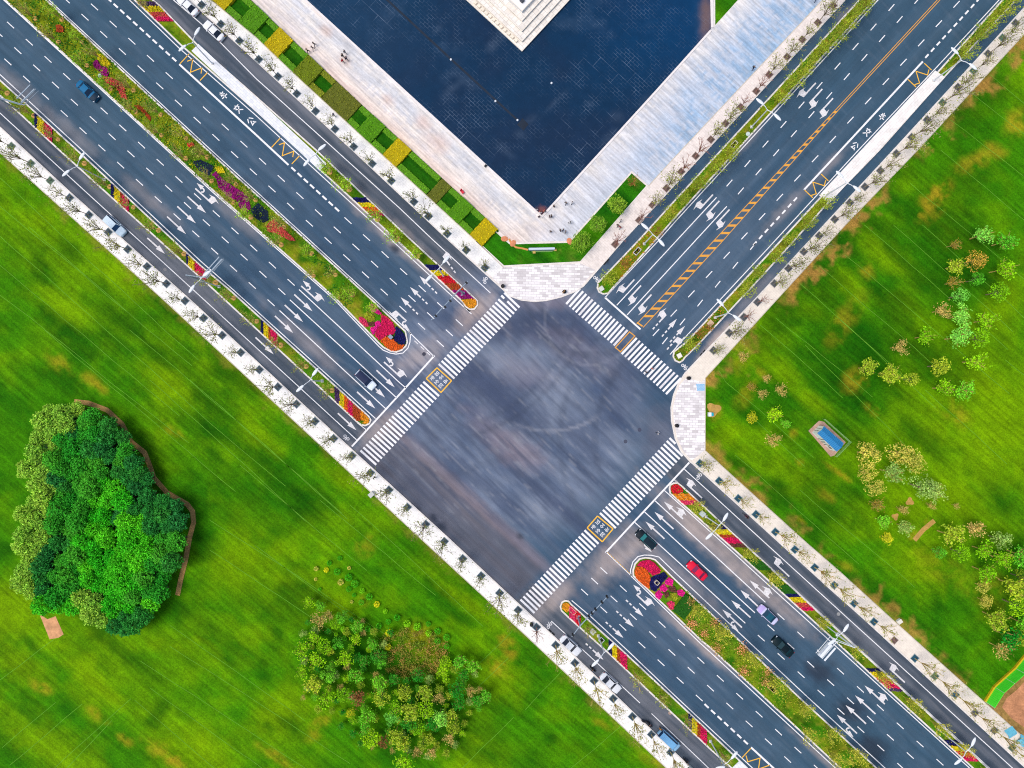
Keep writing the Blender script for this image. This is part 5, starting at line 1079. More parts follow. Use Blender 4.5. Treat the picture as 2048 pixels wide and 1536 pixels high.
GT = [(20, 830, 'lime', 1.2), (100, 895, 'lime', 1.2), (175, 975, 'green', 1.2), (80, 1040, 'olive', 1.2), (165, 1110, 'green', 1.2), (260, 1095, 'lime', 1.0), (350, 1108, 'rust', 1.0), (335, 985, 'green', .95), (270, 880, 'green', 1.1), (475, 915, 'green', .85), (470, 1020, 'green', 1.15), (480, 1110, 'olive', 1.2), (620, 1080, 'olive', 1.15), (735, 1085, 'olive', 1.1), (820, 1110, 'tan', 1.0), (920, 1070, 'deep', 1.15), (1000, 1080, 'tan', .9), (1085, 1100, 'green', .9), (855, 910, 'lime', .8), (840, 960, 'green', .9), (940, 905, 'green', 1.0), (905, 945, 'emerald', .7), (1015, 935, 'green', .95), (960, 980, 'deep', .9), (640, 1190, 'olive', 1.3), (735, 1180, 'green', 1.2), (560, 1170, 'lime', 1.0), (540, 1230, 'emerald', 1.0), (640, 1255, 'deep', 1.1), (690, 1290, 'green', 1.0), (820, 1220, 'emerald', 1.1), (880, 1225, 'emerald', 1.0), (760, 1355, 'emerald', .7), (720, 1385, 'emerald', .85), (905, 1290, 'olive', 1.0), (880, 1350, 'tan', 1.0), (300, 1205, 'yellow', .65), (400, 1225, 'green', 1.0), (385, 1285, 'green', .9), (420, 1350, 'lime', 1.2), (490, 1375, 'rust', .9), (560, 1330, 'olive', 1.1), (610, 1370, 'olive', 1.0), (690, 1430, 'tan', .9), (778, 1430, 'tan', .9), (620, 1490, 'lime', 1.3), (120, 665, 'tan', 1.3), (170, 640, 'tan', .9), (250, 645, 'green', .95), (60, 560, 'lime', .8), (130, 580, 'green', .7), (430, 800, 'green', .8), (340, 700, 'green', .8), (330, 770, 'lime', .8), (210, 690, 'green', .7), (450, 870, 'deep', .9), (380, 900, 'deep', .8), (230, 800, 'green', .9), (90, 770, 'lime', 1.0), (150, 820, 'green', 1.0), (20, 960, 'lime', .9), (555, 1000, 'deep', .8), (690, 990, 'deep', .9), (780, 1260, 'deep', .9), (930, 1150, 'deep', .8), (1040, 1130, 'deep', .8), (590, 560, 'green', .01)]
rg = random.Random(21); GE_ = []
for _ in range(2500):
    x, y = rg.uniform(20, 1060), rg.uniform(600, 1460)
    if y > 640 + max(0, x - 330) * .48 and y < 1500 - max(0, x - 820) * 1.2 and y < 1480 - max(0, 420 - x) * .9 and not (500 < x < 830 and 740 < y < 985) and all(math.hypot(x - a[0], y - a[1]) > 62 for a in GE_) and all(math.hypot(x - a[0], y - a[1]) > 36 for a in GT): GE_.append((x, y, rg.choice(['olive', 'lime', 'deep', 'green', 'olive', 'tan', 'sage', 'deep']), rg.uniform(.4, .65)))
GT = GT + GE_
for x, y, k, s in sorted(GT, key=lambda q: q[1]):
    if s > .1: lawn_tree('lime' if k == 'green' and int(x) % 3 == 0 else 'olive' if k == 'emerald' and int(y) % 2 else k, ZG(x, y), 'in the shrub grove', 'mixed trees of the shrub grove', s * .85, 2.6)
# clipped ball shrubs and dry shrubs of the grove
def ball(c, nm, r=.75, n=230):
    C = []
    for i in range(n):
        d = Vector((random.gauss(0, 1), random.gauss(0, 1), random.gauss(.3, 1))).normalized() * r * random.uniform(.82, 1.02); C.append(d + Vector((0, 0, r * .75)))
    return leaves('ball_shrub', C, .26, lm('ball_leaf_' + nm, c, .1, 2.0), up=.5)
BALL = {'green': ball((66, 150, 20), 'green'), 'lime': ball((110, 170, 16), 'lime'), 'yellow': ball((196, 190, 20), 'yellow'), 'pale': ball((176, 170, 72), 'pale')}
DRY = [leaves('dry_shrub', [Vector((random.gauss(0, .34), random.gauss(0, .34), abs(random.gauss(.4, .3)))) for _ in range(110)], .22, lm('dry_leaf_%d' % i, c, .15)) for i, c in enumerate(((136, 128, 48), (104, 128, 34), (160, 134, 62)))]
BS = [(98, 367, 'pale', .7), (157, 374, 'yellow', .75), (237, 305, 'green', .7), (176, 333, 'green', .75), (222, 382, 'green', 1.0), (290, 415, 'green', 1.1), (325, 453, 'green', 1.1), (290, 484, 'green', .8), (367, 495, 'lime', .8), (410, 528, 'green', .95), (362, 562, 'green', .85), (452, 573, 'yellow', .9), (502, 614, 'lime', .7), (572, 650, 'green', .95), (630, 684, 'lime', 1.05), (690, 702, 'lime', 1.15), (752, 688, 'green', .75), (807, 728, 'green', .95), (755, 740, 'lime', .95), (860, 765, 'green', 1.0), (807, 785, 'green', 1.0), (860, 817, 'green', .85), (525, 738, 'yellow', 1.1), (257, 718, 'lime', .8), (402, 715, 'green', .9), (465, 700, 'green', .9), (518, 822, 'yellow', .95), (95, 428, 'pale', .5), (242, 445, 'pale', .9), (290, 362, 'pale', .55), (520, 675, 'green', .8), (320, 520, 'green', .6), (350, 695, 'green', .85), (215, 750, 'lime', .6), (265, 770, 'green', .8), (120, 485, 'green', .5), (305, 560, 'pale', .5)]
nb = {}
for x, y, k, s in sorted(BS, key=lambda q: q[1]):
    px, py = ZG(x, y); o = link('ball_shrub', BALL[k]); o.location = P(px, py, .1); o.rotation_euler = (0, 0, x); o.scale = [s * .9] * 3; nb[k] = nb.get(k, 0) + 1
    props(o, f'{k} clipped ball shrub, {nth(nb[k])} of its colour down the grove edge', 'shrub', 'ball shrubs of the grove')
rr = random.Random(9); n = 0; cand = []
for _ in range(700):
    x, y = rr.uniform(420, 900), rr.uniform(700, 1010)
    if ((x - 660) / 210) ** 2 + ((y - 860) / 140) ** 2 < 1 and all(math.hypot(x - a, y - b) > 33 for a, b in cand): cand.append((x, y))
for x, y in sorted(cand, key=lambda q: q[1]):
    n += 1; px, py = ZG(x, y); o = link('dry_shrub', DRY[rr.randrange(3)]); o.location = P(px, py, .1); o.rotation_euler = (0, 0, x); o.scale = [rr.uniform(.8, 1.5)] * 3
    props(o, f'small dry shrub, {nth(n)} downwards in the brown middle of the grove', 'shrub', 'dry shrubs of the grove')
for i, (px, py) in enumerate(((1763, 1041), (1772, 1075))):
    o = link('ball_shrub', BALL['green' if i == 0 else 'yellow']); o.location = P(px, py, .1); o.scale = [1.25 - .2 * i] * 3; props(o, ['big green round shrub beside the soil strip in the field', 'yellow round shrub below the big green one in the field'][i], 'shrub')
# four round trees by the plaza
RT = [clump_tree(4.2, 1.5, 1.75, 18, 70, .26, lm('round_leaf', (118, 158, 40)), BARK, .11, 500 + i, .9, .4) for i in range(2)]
for i, (x, y, s) in enumerate(((1162, 483.6, 1.1), (1196, 449, .95), (1234, 410, 1.0), (1266, 364, 1.0))):
    k = (H - 3) / H; put_tree(RT[i % 2] if i < 3 else SP_B[0], 'round_tree', 1024 + (x - 1024) * k, 768 + (y - 768) * k, .155, f'{"round green" if i < 3 else "thin rust-coloured"} tree, {nth(i + 1)} up the small plaza lawn', 'trees on the small plaza lawn', s)

# ---- the wood ------------------------------------------------------------------------------------
WOOD = [(85, 795), (120, 795), (160, 812), (200, 825), (232, 850), (262, 890), (280, 930), (305, 965), (345, 1005), (376, 1020), (378, 1070), (362, 1110), (352, 1160), (340, 1205), (300, 1250), (262, 1275), (225, 1262), (190, 1245), (165, 1215), (130, 1225), (85, 1225), (50, 1195), (25, 1160), (40, 1100), (32, 1040), (60, 980), (40, 925), (55, 870), (78, 840)]
BANK = [(150, 803), (178, 806), (215, 820), (245, 848), (262, 882), (290, 905), (300, 930), (308, 955), (335, 985), (375, 1008), (386, 1022), (388, 1045), (380, 1075), (372, 1120), (362, 1160), (356, 1190)]
b = MB(); b.ribbon(W2(BANK), .95, .05, .22)
S(b.build('earth_bank', mat('bare_earth', rgb(180, 142, 84), .95, noise=(.6, .35), noise2=(4, .3))), 'curving bare earth bank edging the dense wood', 'bank')
b = MB(); b.sheet(W2([(80, 1228), (96, 1238), (112, 1232), (128, 1268), (118, 1275), (100, 1278)]), .13); S(b.build('bare_soil', mat('bare_soil_pink', rgb(214, 158, 112), .95, noise=(1, .3))), 'bare pink soil below the wood', 'soil')
b = MB(); b.sheet(W2([(p[0] * .84 + 200 * .16, p[1] * .87 + 1040 * .13) for p in WOOD]), .125); S(b.build('wood_floor', mat('leaf_litter', rgb(24, 62, 18), .95, noise=(.8, .4))), 'dark shaded floor of the dense wood', 'ground')  # shade under the crowns is put into this floor colour
WOOD2 = [(p[0] + (200 - p[0]) * (.085 if p[0] > 200 else .055), p[1] + (1035 - p[1]) * .045) for p in WOOD]
WCOL = {'dark': (36, 116, 40), 'bright': (62, 168, 20), 'pale': (124, 168, 50), 'mid': (52, 140, 30)}
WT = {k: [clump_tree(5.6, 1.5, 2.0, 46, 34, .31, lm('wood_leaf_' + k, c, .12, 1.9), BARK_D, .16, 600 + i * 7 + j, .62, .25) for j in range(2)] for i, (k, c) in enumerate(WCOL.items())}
cand = []
for _ in range(6000):
    x, y = rr.uniform(20, 390), rr.uniform(790, 1285)
    if inpoly(np.array([x]), np.array([y]), WOOD2)[0] and all(math.hypot(x - a, y - c) > 20 for a, c in cand): cand.append((x, y))
wn = {}
for x, y in sorted(cand, key=lambda q: q[1]):
    f = vnoise(np.array([x / 60]), np.array([y / 60]), 4)[0]
    pale = x < 70 + 20 * f or (y < 850 and x < 165) or (x < 110 and y < 1075) or (150 < x < 215 and y > 1195)
    mid_b = math.hypot((x - 225) / 70, (y - 1080) / 130) < 1
    k = 'pale' if pale else 'bright' if (mid_b and f > .25) or (y > 1200 and f > .5) else 'dark' if f < .55 else 'mid'
    wn[k] = wn.get(k, 0) + 1; q = (H - 4) / H
    put_tree(WT[k][wn[k] % 2], 'wood_tree', 1024 + (x - 1024) * q, 768 + (y - 768) * q, .1, f'{k} green leafy tree, {nth(wn[k])} of its shade down the dense wood', 'trees of the dense wood', rr.uniform(.8, 1.12))
# ================================================================ VEHICLES
M_GLASS = mat('car_glass', rgb(24, 34, 52), .12, spec=.6); M_TYRE = mat('tyre_rubber', rgb(26, 26, 28), .9); M_RIM = mat('wheel_rim', rgb(150, 152, 156), .4, metal=.6)
M_LAMP = mat('headlight_glass', rgb(220, 226, 232), .15, spec=.6); M_TAIL = mat('tail_lamp', rgb(150, 20, 20), .3); M_TRIM = mat('black_trim', rgb(28, 30, 34), .6)
def car_meshes(nm, paint, roof, L=4.7, Wd=1.82, kind='sedan', glass=None, hood=None):
    """parts of a car about its centre, nose towards +x"""
    P_ = {}; hl, hw = L / 2, Wd / 2
    pm = mat('paint_' + nm, rgb(*paint), .5, spec=.15); rm = mat('roofpaint_' + nm, rgb(*roof), .5, spec=.15); gm = M_GLASS if glass is None else mat('glass_' + nm, rgb(*glass), .12, spec=.6)
    hm = pm if hood is None else mat('hood_' + nm, rgb(*hood), .5, spec=.15)
    wf, wr = {'sedan': (.20, -.34), 'suv': (.22, -.46), 'van': (.36, -.485)}[kind]                 # windscreen base, rear glass base as a share of L
    rf, rr_ = {'sedan': (.07, -.19), 'suv': (.10, -.40), 'van': (.25, -.465)}[kind]                # roof ends
    zr = {'sedan': 1.44, 'suv': 1.66, 'van': 1.9}[kind]; zb = {'sedan': .92, 'suv': 1.02, 'van': 1.1}[kind]
    def half(x):
        t = abs(x) / hl; return hw * (1 - .30 * max(0, (t - .72) / .28) ** 2.2 - .03 * t)
    def top(x):
        t = x / L
        if t > wf: return zb - (.20 if kind != 'van' else .16) * ((t - wf) / (.5 - wf)) ** 1.6 - (.06 if t > .47 else 0)
        if t < wr: return zb + .02 - .10 * ((wr - t) / max(.02, .5 + wr)) ** 2
        return zb
    xs = [-hl, -hl * .97, -hl * .9, -hl * .8, -hl * .65, -hl * .45, -hl * .2, 0, hl * .2, hl * .4, hl * .55, hl * .7, hl * .82, hl * .91, hl * .97, hl]
    b = MB(); rows = []
    for x in xs:
        h, z = half(x), top(x)
        if abs(x) == hl: z -= .12
        rows.append([(x, -h * .93, .22), (x, -h, .45), (x, -h, z - .2), (x, -h * .95, z - .05), (x, -h * .82, z), (x, 0, z + .03), (x, h * .82, z), (x, h * .95, z - .05), (x, h, z - .2), (x, h, .45), (x, h * .93, .22)])
    n = len(rows[0]); fs = []
    for i in range(len(rows) - 1):
        for k in range(n - 1): fs.append((i * n + k, (i + 1) * n + k, (i + 1) * n + k + 1, i * n + k + 1))
        fs.append((i * n + n - 1, (i + 1) * n + n - 1, (i + 1) * n, i * n))
    fs += [tuple(range(n)), tuple((len(rows) - 1) * n + k for k in range(n - 1, -1, -1))]
    mi = [1 if (rows[f[0] // n][0][0] > wf * L + .02 and 3 <= f[0] % n <= 6 and len(f) == 4) else 0 for f in fs]
    b.add([v for r in rows for v in r], fs); b.m = mi
    P_['body'] = b.mesh('body', [pm, hm], True)
    y0, y1 = hw * .86, hw * .70; xw, xr, rx, rq = wf * L, wr * L, rf * L, rr_ * L
    def q(nm2, vs, m=gm): P_[nm2] = MB().add(vs, [(0, 1, 2, 3)]).mesh(nm2, m)
    zt = zb + .012
    q('windscreen', [(xw, -y0, zt), (xw, y0, zt), (rx, y1, zr), (rx, -y1, zr)])
    q('rear_window', [(xr, y0, zt), (xr, -y0, zt), (rq, -y1, zr), (rq, y1, zr)])
    for s in (-1, 1): q('side_window' + ('' if s < 0 else '_'), [(xr, s * y0, zt), (xw, s * y0, zt), (rx, s * y1, zr), (rq, s * y1, zr)][::(1 if s < 0 else -1)])
    rb = MB(); nx, ny = 5, 5; vs = []
    for i in range(nx):
        for j in range(ny):
            u, v = i / (nx - 1), j / (ny - 1) * 2 - 1
            vs.append((rq + (rx - rq) * u, y1 * 1.03 * v, zr + .012 + .05 * (1 - v * v) * math.sin(math.pi * (.15 + .7 * u))))
    rb.add(vs, [(i * ny + j, (i + 1) * ny + j, (i + 1) * ny + j + 1, i * ny + j + 1) for i in range(nx - 1) for j in range(ny - 1)])
    for s in (-1, 1):
        for (xa, xb) in ((xw, rx), (xr, rq)): rb.tube([(xa, s * y0 * 1.01, zb), (xb, s * y1 * 1.02, zr + .01)], .045, 4)
    P_['roof'] = rb.mesh('roof', rm, True)
    wb = MB(); wb.lathe([(.335, -.11), (.335, .11)], n=16, mi=0); wb.lathe([(.21, .112), (.1, .13)], n=12, mi=1); wb.lathe([(.1, -.13), (.21, -.112)], n=12, mi=1)
    P_['wheel'] = wb.mesh('wheel', [M_TYRE, M_RIM], False)
    lb = MB(); lb.box((0, 0, 0), (.34, .40, .12), .0, 0, .75); P_['headlight'] = lb.mesh('headlight', M_LAMP)
    tb = MB(); tb.box((0, 0, 0), (.16, .36, .13), .0, 0, .8); P_['tail_light'] = tb.mesh('tail_light', M_TAIL)
    mb = MB(); mb.box((0, 0, 0), (.16, .24, .14), 0, 0, .8); P_['wing_mirror'] = mb.mesh('wing_mirror', pm)
    bb = MB(); bb.box((0, 0, 0), (.10, Wd * .82, .2), 0, 0, .9); P_['bumper'] = bb.mesh('bumper', pm)
    return P_, L, Wd, zb, wf, kind
def place_car(cm, x, y, ang, label, name='car', cat='car', group=None, extra=None):
    Pm, L, Wd, zb, wf, kind = cm; o = empty(name, P(x, y, 0), ang); props(o, label, cat, group)
    for k in ('body', 'windscreen', 'rear_window', 'side_window', 'side_window_', 'roof'):
        link(k.rstrip('_'), Pm[k], o)
    for sx in (.30, -.29):
        for s in (-1, 1):
            c = link('wheel', Pm['wheel'], o); c.location = (sx * L, s * (Wd / 2 - .1), .335); c.rotation_euler = (math.pi / 2 * (-s), 0, 0)
    for s in (-1, 1):
        c = link('headlight', Pm['headlight'], o); c.location = (L * .452, s * Wd * .33, zb - .24); c.rotation_euler = (0, 0, s * -.25)
        c = link('tail_light', Pm['tail_light'], o); c.location = (-L * .482, s * Wd * .33, zb - .16)
        c = link('wing_mirror', Pm['wing_mirror'], o); c.location = (wf * L - .18, s * (Wd / 2 + .06), zb + .04)
    for s in (-1, 1):
        c = link('bumper', Pm['bumper'], o); c.location = (s * (L * .478), 0, .42)
    return o
AD = math.atan2(-.678, .735); AU = AD + math.pi          # along the avenue: down / up
WH = (236, 238, 242)
cm_w = car_meshes('white', WH, WH, 4.9, 1.85, 'sedan'); cm_ws = car_meshes('white_tinted', WH, WH, 4.85, 1.84, 'sedan')
PK = 'cars parked along the kerbs'; DRV = 'cars driving on the avenue'
place_car(cm_ws, 378.5, 15, AU, 'white saloon parked at the top end of the parterre lane', 'car', 'car', PK)
place_car(cm_ws, 430, 65, AU, 'white saloon parked second down the parterre lane', 'car', 'car', PK)
place_car(car_meshes('blue', (24, 104, 150), (22, 108, 154), 5.1, 1.85, 'sedan', (14, 40, 66), (14, 44, 66)), 179, 185, AD, 'teal-blue saloon with dark bonnet driving down the upper avenue', 'car', 'car', DRV)
place_car(car_meshes('estate', (206, 226, 240), (214, 232, 244), 5.0, 1.85, 'suv', (20, 62, 104)), 233.5, 453, AD, 'pale white estate car parked on the wood-side service lane', 'car', 'car', PK)
place_car(car_meshes('navy_white', (196, 208, 224), (16, 34, 72), 4.7, 1.84, 'suv', (18, 44, 84), (232, 240, 248)), 733, 760, AD, 'white car with navy glass roof stopping at the upper crossing', 'car', 'car', DRV)
place_car(car_meshes('midnight', (16, 34, 44), (14, 36, 48), 4.7, 1.84, 'suv', (28, 120, 122), (12, 28, 40)), 1290.5, 1077, AU, 'black car with teal windscreen waiting at the lower stop line', 'car', 'car', DRV)
place_car(car_meshes('red', (226, 24, 60), (232, 28, 66), 4.6, 1.82, 'sedan', (130, 34, 80)), 1392, 1139.5, AU, 'bright red saloon driving towards the lower crossing', 'car', 'car', DRV)
place_car(car_meshes('lilac', (206, 206, 236), (26, 84, 104), 4.6, 1.8, 'sedan', (20, 60, 84), (190, 172, 226)), 1532.5, 1227, AU, 'white car with a lilac bonnet and dark glass roof on the lower avenue', 'car', 'car', DRV)
place_car(car_meshes('black', (10, 34, 42), (8, 26, 34), 4.9, 1.84, 'sedan', (16, 54, 60)), 1563, 1291, AU, 'black-green saloon driving up the lower avenue', 'car', 'car', DRV)
place_car(cm_w, 1140.5, 1288.5, AD, 'plain white saloon parked beside the signal mast on the grove-side lane', 'car', 'car', PK)
place_car(cm_w, 1220, 1363, AD, 'plain white saloon parked midway down the grove-side lane', 'car', 'car', PK)
place_car(car_meshes('van', (150, 196, 230), (120, 178, 222), 5.0, 1.8, 'van', (18, 58, 98)), 1336, 1476, AD, 'pale blue minivan parked at the bottom of the grove-side lane', 'van', 'van', PK)

# ================================================================ PEOPLE AND CYCLES
SKIN = mat('skin', rgb(196, 150, 120), .6); HAIR = mat('hair', rgb(24, 20, 20), .7); SHOE = mat('shoe', rgb(40, 40, 44), .7)
def person_mesh(nm, shirt, trousers, pose='stand'):
    """one skinned body: hips, spine, neck, head, tapering arms with fingers, legs in a stride or seated"""
    V, E, Rr = [], [], []
    def add(p, r, par=None):
        V.append(p); Rr.append(r)
        if par is not None: E.append((par, len(V) - 1))
        return len(V) - 1
    sit = pose == 'sit'; zh = .5 if sit else .92
    pel = add((0, 0, zh), .15); sp = add((.02, 0, zh + .26), .13, pel); ch = add((.01, 0, zh + .46), .155, sp); nk = add((0, 0, zh + .58), .058, ch); hd = add((.03, 0, zh + .70), .098, nk); add((.02, 0, zh + .80), .085, hd)
    for s in (-1, 1):
        k = .22 * s if pose == 'walk' else 0
        hip = add((0, s * .10, zh - .06), .10, pel)
        if sit: kn = add((.42, s * .13, zh - .02), .07, hip); an = add((.46, s * .13, .09), .045, kn)
        else: kn = add((.06 + k * .8, s * .11, .50), .068, hip); an = add((k * 1.2 - .02, s * .11, .09), .043, kn)
        add((V[an][0] + .17, s * .125, .045), .038, an)
        sh_ = add((0, s * .2, zh + .47), .066, ch); el = add((-.04 - k * .6, s * .27, zh + .20), .046, sh_); wr = add((.1 - k * 1.1, s * .26, zh - .02), .034, el); pm = add((.13 - k * 1.1, s * .26, zh - .09), .036, wr)
        for f in range(4): 
            f1 = add((.115 - k * 1.1 + f * .02, s * .262, zh - .14), .011, pm); add((.125 - k * 1.1 + f * .02, s * .255, zh - .18 - (.012 if f in (1, 2) else 0)), .008, f1)
        add((.17 - k * 1.1, s * .24, zh - .12), .011, pm)
    me = bpy.data.meshes.new('tmp'); me.from_pydata(V, E, []); o = bpy.data.objects.new('tmp', me); COL.objects.link(o)
    mo = o.modifiers.new('s', 'SKIN'); mo.use_smooth_shade = True
    for i, d in enumerate(me.skin_vertices[0].data): d.radius = (Rr[i], Rr[i]); d.use_root = (i == 0)
    sb = o.modifiers.new('d', 'SUBSURF'); sb.levels = 1; sb.render_levels = 1
    ev = o.evaluated_get(bpy.context.evaluated_depsgraph_get()); out = bpy.data.meshes.new_from_object(ev); out.name = 'person'
    bpy.data.objects.remove(o); out.materials.clear()
    for m in (mat('shirt_' + nm, rgb(*shirt), .8), mat('trousers_' + nm, rgb(*trousers), .8), SKIN, HAIR, SHOE): out.materials.append(m)
    for p in out.polygons:
        c = p.center
        p.material_index = 4 if c.z < .085 else 1 if c.z < zh + .04 and abs(c.y) < .22 else 0 if c.z < zh + .54 and not (c.z < zh + .02 and abs(c.y) > .2) else 2
        if c.z > zh + .72 or (c.z > zh + .62 and c.x < -.0): p.material_index = 3
        if c.z < zh + .02 and abs(c.y) >= .22: p.material_index = 2
    return out
PMS = {}
def person(x, y, sh_, tr_, pose, ang, label, group=None, z=.135):
    k = (sh_, tr_, pose)
    if k not in PMS: PMS[k] = person_mesh('%02d' % len(PMS), sh_, tr_, pose)
    o = link('person', PMS[k]); o.location = P(x, y, z); o.rotation_euler = (0, 0, ang); props(o, label, 'person', group); return o
BK, NV, RD, WT_, GY = (26, 28, 34), (30, 36, 70), (190, 24, 50), (225, 226, 230), (110, 112, 120)
G1, G2, G3 = 'walkers on the plaza slabs', 'people at the plaza corner', 'walkers on the pavements'
for x, y, a, c, p, r, l in ((631, 93, BK, NV, 'walk', .8, 'person in black walking ahead of the trio near the parterre'), (628, 101, NV, BK, 'walk', .8, 'person in navy walking in the middle of the trio near the parterre'), (617.6, 106, BK, BK, 'walk', .6, 'person in black walking closest to the hedge beside the trio'),
                         (692, 108.7, GY, NV, 'walk', 2.2, 'person in grey leading the group of four on the plaza'), (687.6, 116, BK, BK, 'walk', 2.2, 'person in black within the group of four on the plaza'), (695, 122, NV, BK, 'walk', 2.2, 'person in navy within the group of four on the plaza'), (687.6, 126.5, RD, BK, 'walk', 2.2, 'person in red trailing the group of four on the plaza'),
                         (1503.5, 140, BK, NV, 'walk', .8, 'lone person in black on the bluish plaza arm'), (1628, 4, BK, BK, 'walk', .8, 'person in black at the top edge of the plaza arm')):
    person(x, y, a, c, p, r, l, G1, .14)
for x, y, a, c, p, r, l in ((1077.8, 436, NV, BK, 'stand', 1.6, 'person in navy standing just below the corner tip of the black floor'), (1098.5, 435.5, NV, NV, 'stand', .4, 'person in navy, first of a close pair by the corner tip'), (1102.5, 434.5, BK, NV, 'stand', 3.4, 'person in black, second of a close pair by the corner tip'), (1107, 415, BK, (90, 50, 50), 'stand', .8, 'person in black on the rim beside the black floor'),
                         (1131, 409, BK, NV, 'walk', .8, 'person in black walking up the bluish plaza arm'), (1143, 408, WT_, BK, 'walk', .8, 'person in white walking up the bluish plaza arm'), (1139, 447, WT_, BK, 'walk', 2.6, 'person in white walking alone towards the plaza corner'), (1100.5, 465.5, (90, 80, 80), BK, 'stand', 1.2, 'person in brown-grey standing alone above the small lawn'),
                         (1119.5, 463, BK, BK, 'stand', .5, 'person in black, first of the trio above the small lawn'), (1125.5, 462.5, NV, BK, 'stand', 2.5, 'person in navy, middle of the trio above the small lawn'), (1130.5, 466, GY, BK, 'stand', 3.0, 'person in grey, last of the trio above the small lawn'),
                         (1073, 422, WT_, GY, 'sit', 1.6, 'person in white sitting on the rim at the corner tip'), (1080.5, 428, WT_, (190, 120, 110), 'sit', 1.6, 'person in white sitting at the very tip of the corner'), (1089, 425.5, (60, 40, 40), (200, 110, 100), 'sit', 2.0, 'person in brown and pink sitting beside the corner tip')):
    person(x, y, a, c, p, r, l, G2, .26 if p == 'sit' else .14)
for x, y, a, c, p, r, l in ((670, 234, (28, 50, 130), NV, 'walk', 2.3, 'person in blue walking along the parterre pavement'), (1239.5, 443.5, WT_, NV, 'walk', .8, 'person in white walking up the plaza-side pavement'), (1234, 453.5, BK, BK, 'walk', .8, 'person in black walking up the plaza-side pavement'), (1238.6, 457, (150, 14, 44), BK, 'walk', .8, 'person in dark red walking up the plaza-side pavement'),
                         (750.6, 954, BK, NV, 'walk', -.8, 'person in black walking on the wood-side pavement near the upper crossing'), (1126.5, 585.5, (206, 150, 80), BK, 'walk', 2.0, 'person in tan standing at the edge of the upper mosaic corner')):
    person(x, y, a, c, p, r, l, G3, .13)
person(1314.5, 866, WT_, BK, 'walk', 2.4, 'person in white walking in the open junction near the rounded corner', None, .0); person(1302.5, 737.5, (206, 70, 80), WT_, 'walk', .8, 'person in pink-red on the hatched-road crossing', None, .0); person(1290.3, 744.5, BK, WT_, 'walk', .8, 'person in black beside the hatched-road crossing', None, .0)
def cycle_meshes(scooter, col):
    b = {}; w = MB(); w.tube([(math.cos(t * math.pi / 8) * .3, 0, math.sin(t * math.pi / 8) * .3 + .0) for t in range(17)], .045 if scooter else .025, 5, cap=False); w.tube([(-.28, 0, 0), (.28, 0, 0)], .012, 4); w.tube([(0, 0, -.28), (0, 0, .28)], .012, 4)
    b['wheel'] = w.mesh('wheel', M_TYRE)
    f = MB(); pm = mat('cycle_paint_' + '_'.join(map(str, col)), rgb(*col), .4)
    if scooter:
        f.box((-.15, 0, .38), (.75, .30, .12), 0, 0, .9); f.box((-.42, 0, .58), (.6, .3, .3), 0, 0, .8); f.box((.42, 0, .62), (.12, .4, .55), 0, 0, .7); f.tube([(.5, 0, .3), (.4, 0, 1.0)], .035, 6)
    else:
        for a, c in (((.5, .3), (.38, .95)), ((.42, .8), (-.15, .75)), ((.42, .7), (0, .3)), ((0, .3), (-.18, .85)), ((0, .3), (-.5, .3)), ((-.15, .75), (-.5, .3))): f.tube([(a[0], 0, a[1]), (c[0], 0, c[1])], .02, 5)
    b['frame'] = f.mesh('frame', pm)
    h = MB(); h.tube([(.32, -.3, 1.02), (.4, 0, .98), (.32, .3, 1.02)], .02, 5); b['handlebar'] = h.mesh('handlebar', M_TRIM)
    s = MB(); s.box((-.28 if scooter else -.2, 0, .8 if scooter else .9), (.55 if scooter else .26, .26 if scooter else .16, .08), 0, 0, .85); b['saddle'] = s.mesh('saddle', M_TRIM)
    return b
def cycle(x, y, ang, scooter, col, label, rider, rlab, z=0.0):
    m = cycle_meshes(scooter, col); nm = 'motor_scooter' if scooter else 'bicycle'; o = empty(nm, P(x, y, z), ang); props(o, label, 'scooter' if scooter else 'bicycle')
    for dx in (-.55, .55): c = link('wheel', m['wheel'], o); c.location = (dx, 0, .32)
    for k in ('frame', 'handlebar', 'saddle'): link(k, m[k], o)
    if rider: r = person(x, y, rider[0], rider[1], 'sit', ang, rlab, None, z + .42); r.location.x -= .25 * math.cos(ang); r.location.y -= .25 * math.sin(ang)
cycle(1490, 1031, AU, False, (60, 40, 60), 'bicycle ridden up the hut-side service lane', (BK, (90, 50, 60)), 'person in black riding the bicycle on the hut-side lane')
cycle(1185.5, 1336, AD, True, (24, 30, 34), 'black scooter riding behind the parked white saloons', (BK, BK), 'person in black riding the scooter between the parked saloons')
cycle(1298, 1446, AD, True, (40, 36, 44), 'dark scooter standing at the kerb above the blue minivan', (BK, (150, 130, 140)), 'person in black on the scooter above the blue minivan', .0); cycle(1290, 1441, AD + .5, True, (70, 66, 74), 'grey scooter parked half on the pavement near the blue minivan', None, '', .0)
cycle(1371, 1519, AU, True, (40, 44, 50), 'scooter parked on the pavement below the blue minivan', (GY, BK), 'person in grey on the scooter below the blue minivan', .135)
person(1319, 1453, (236, 160, 60), BK, 'stand', 1.0, 'person in orange standing at the tail of the blue minivan', None, .0)

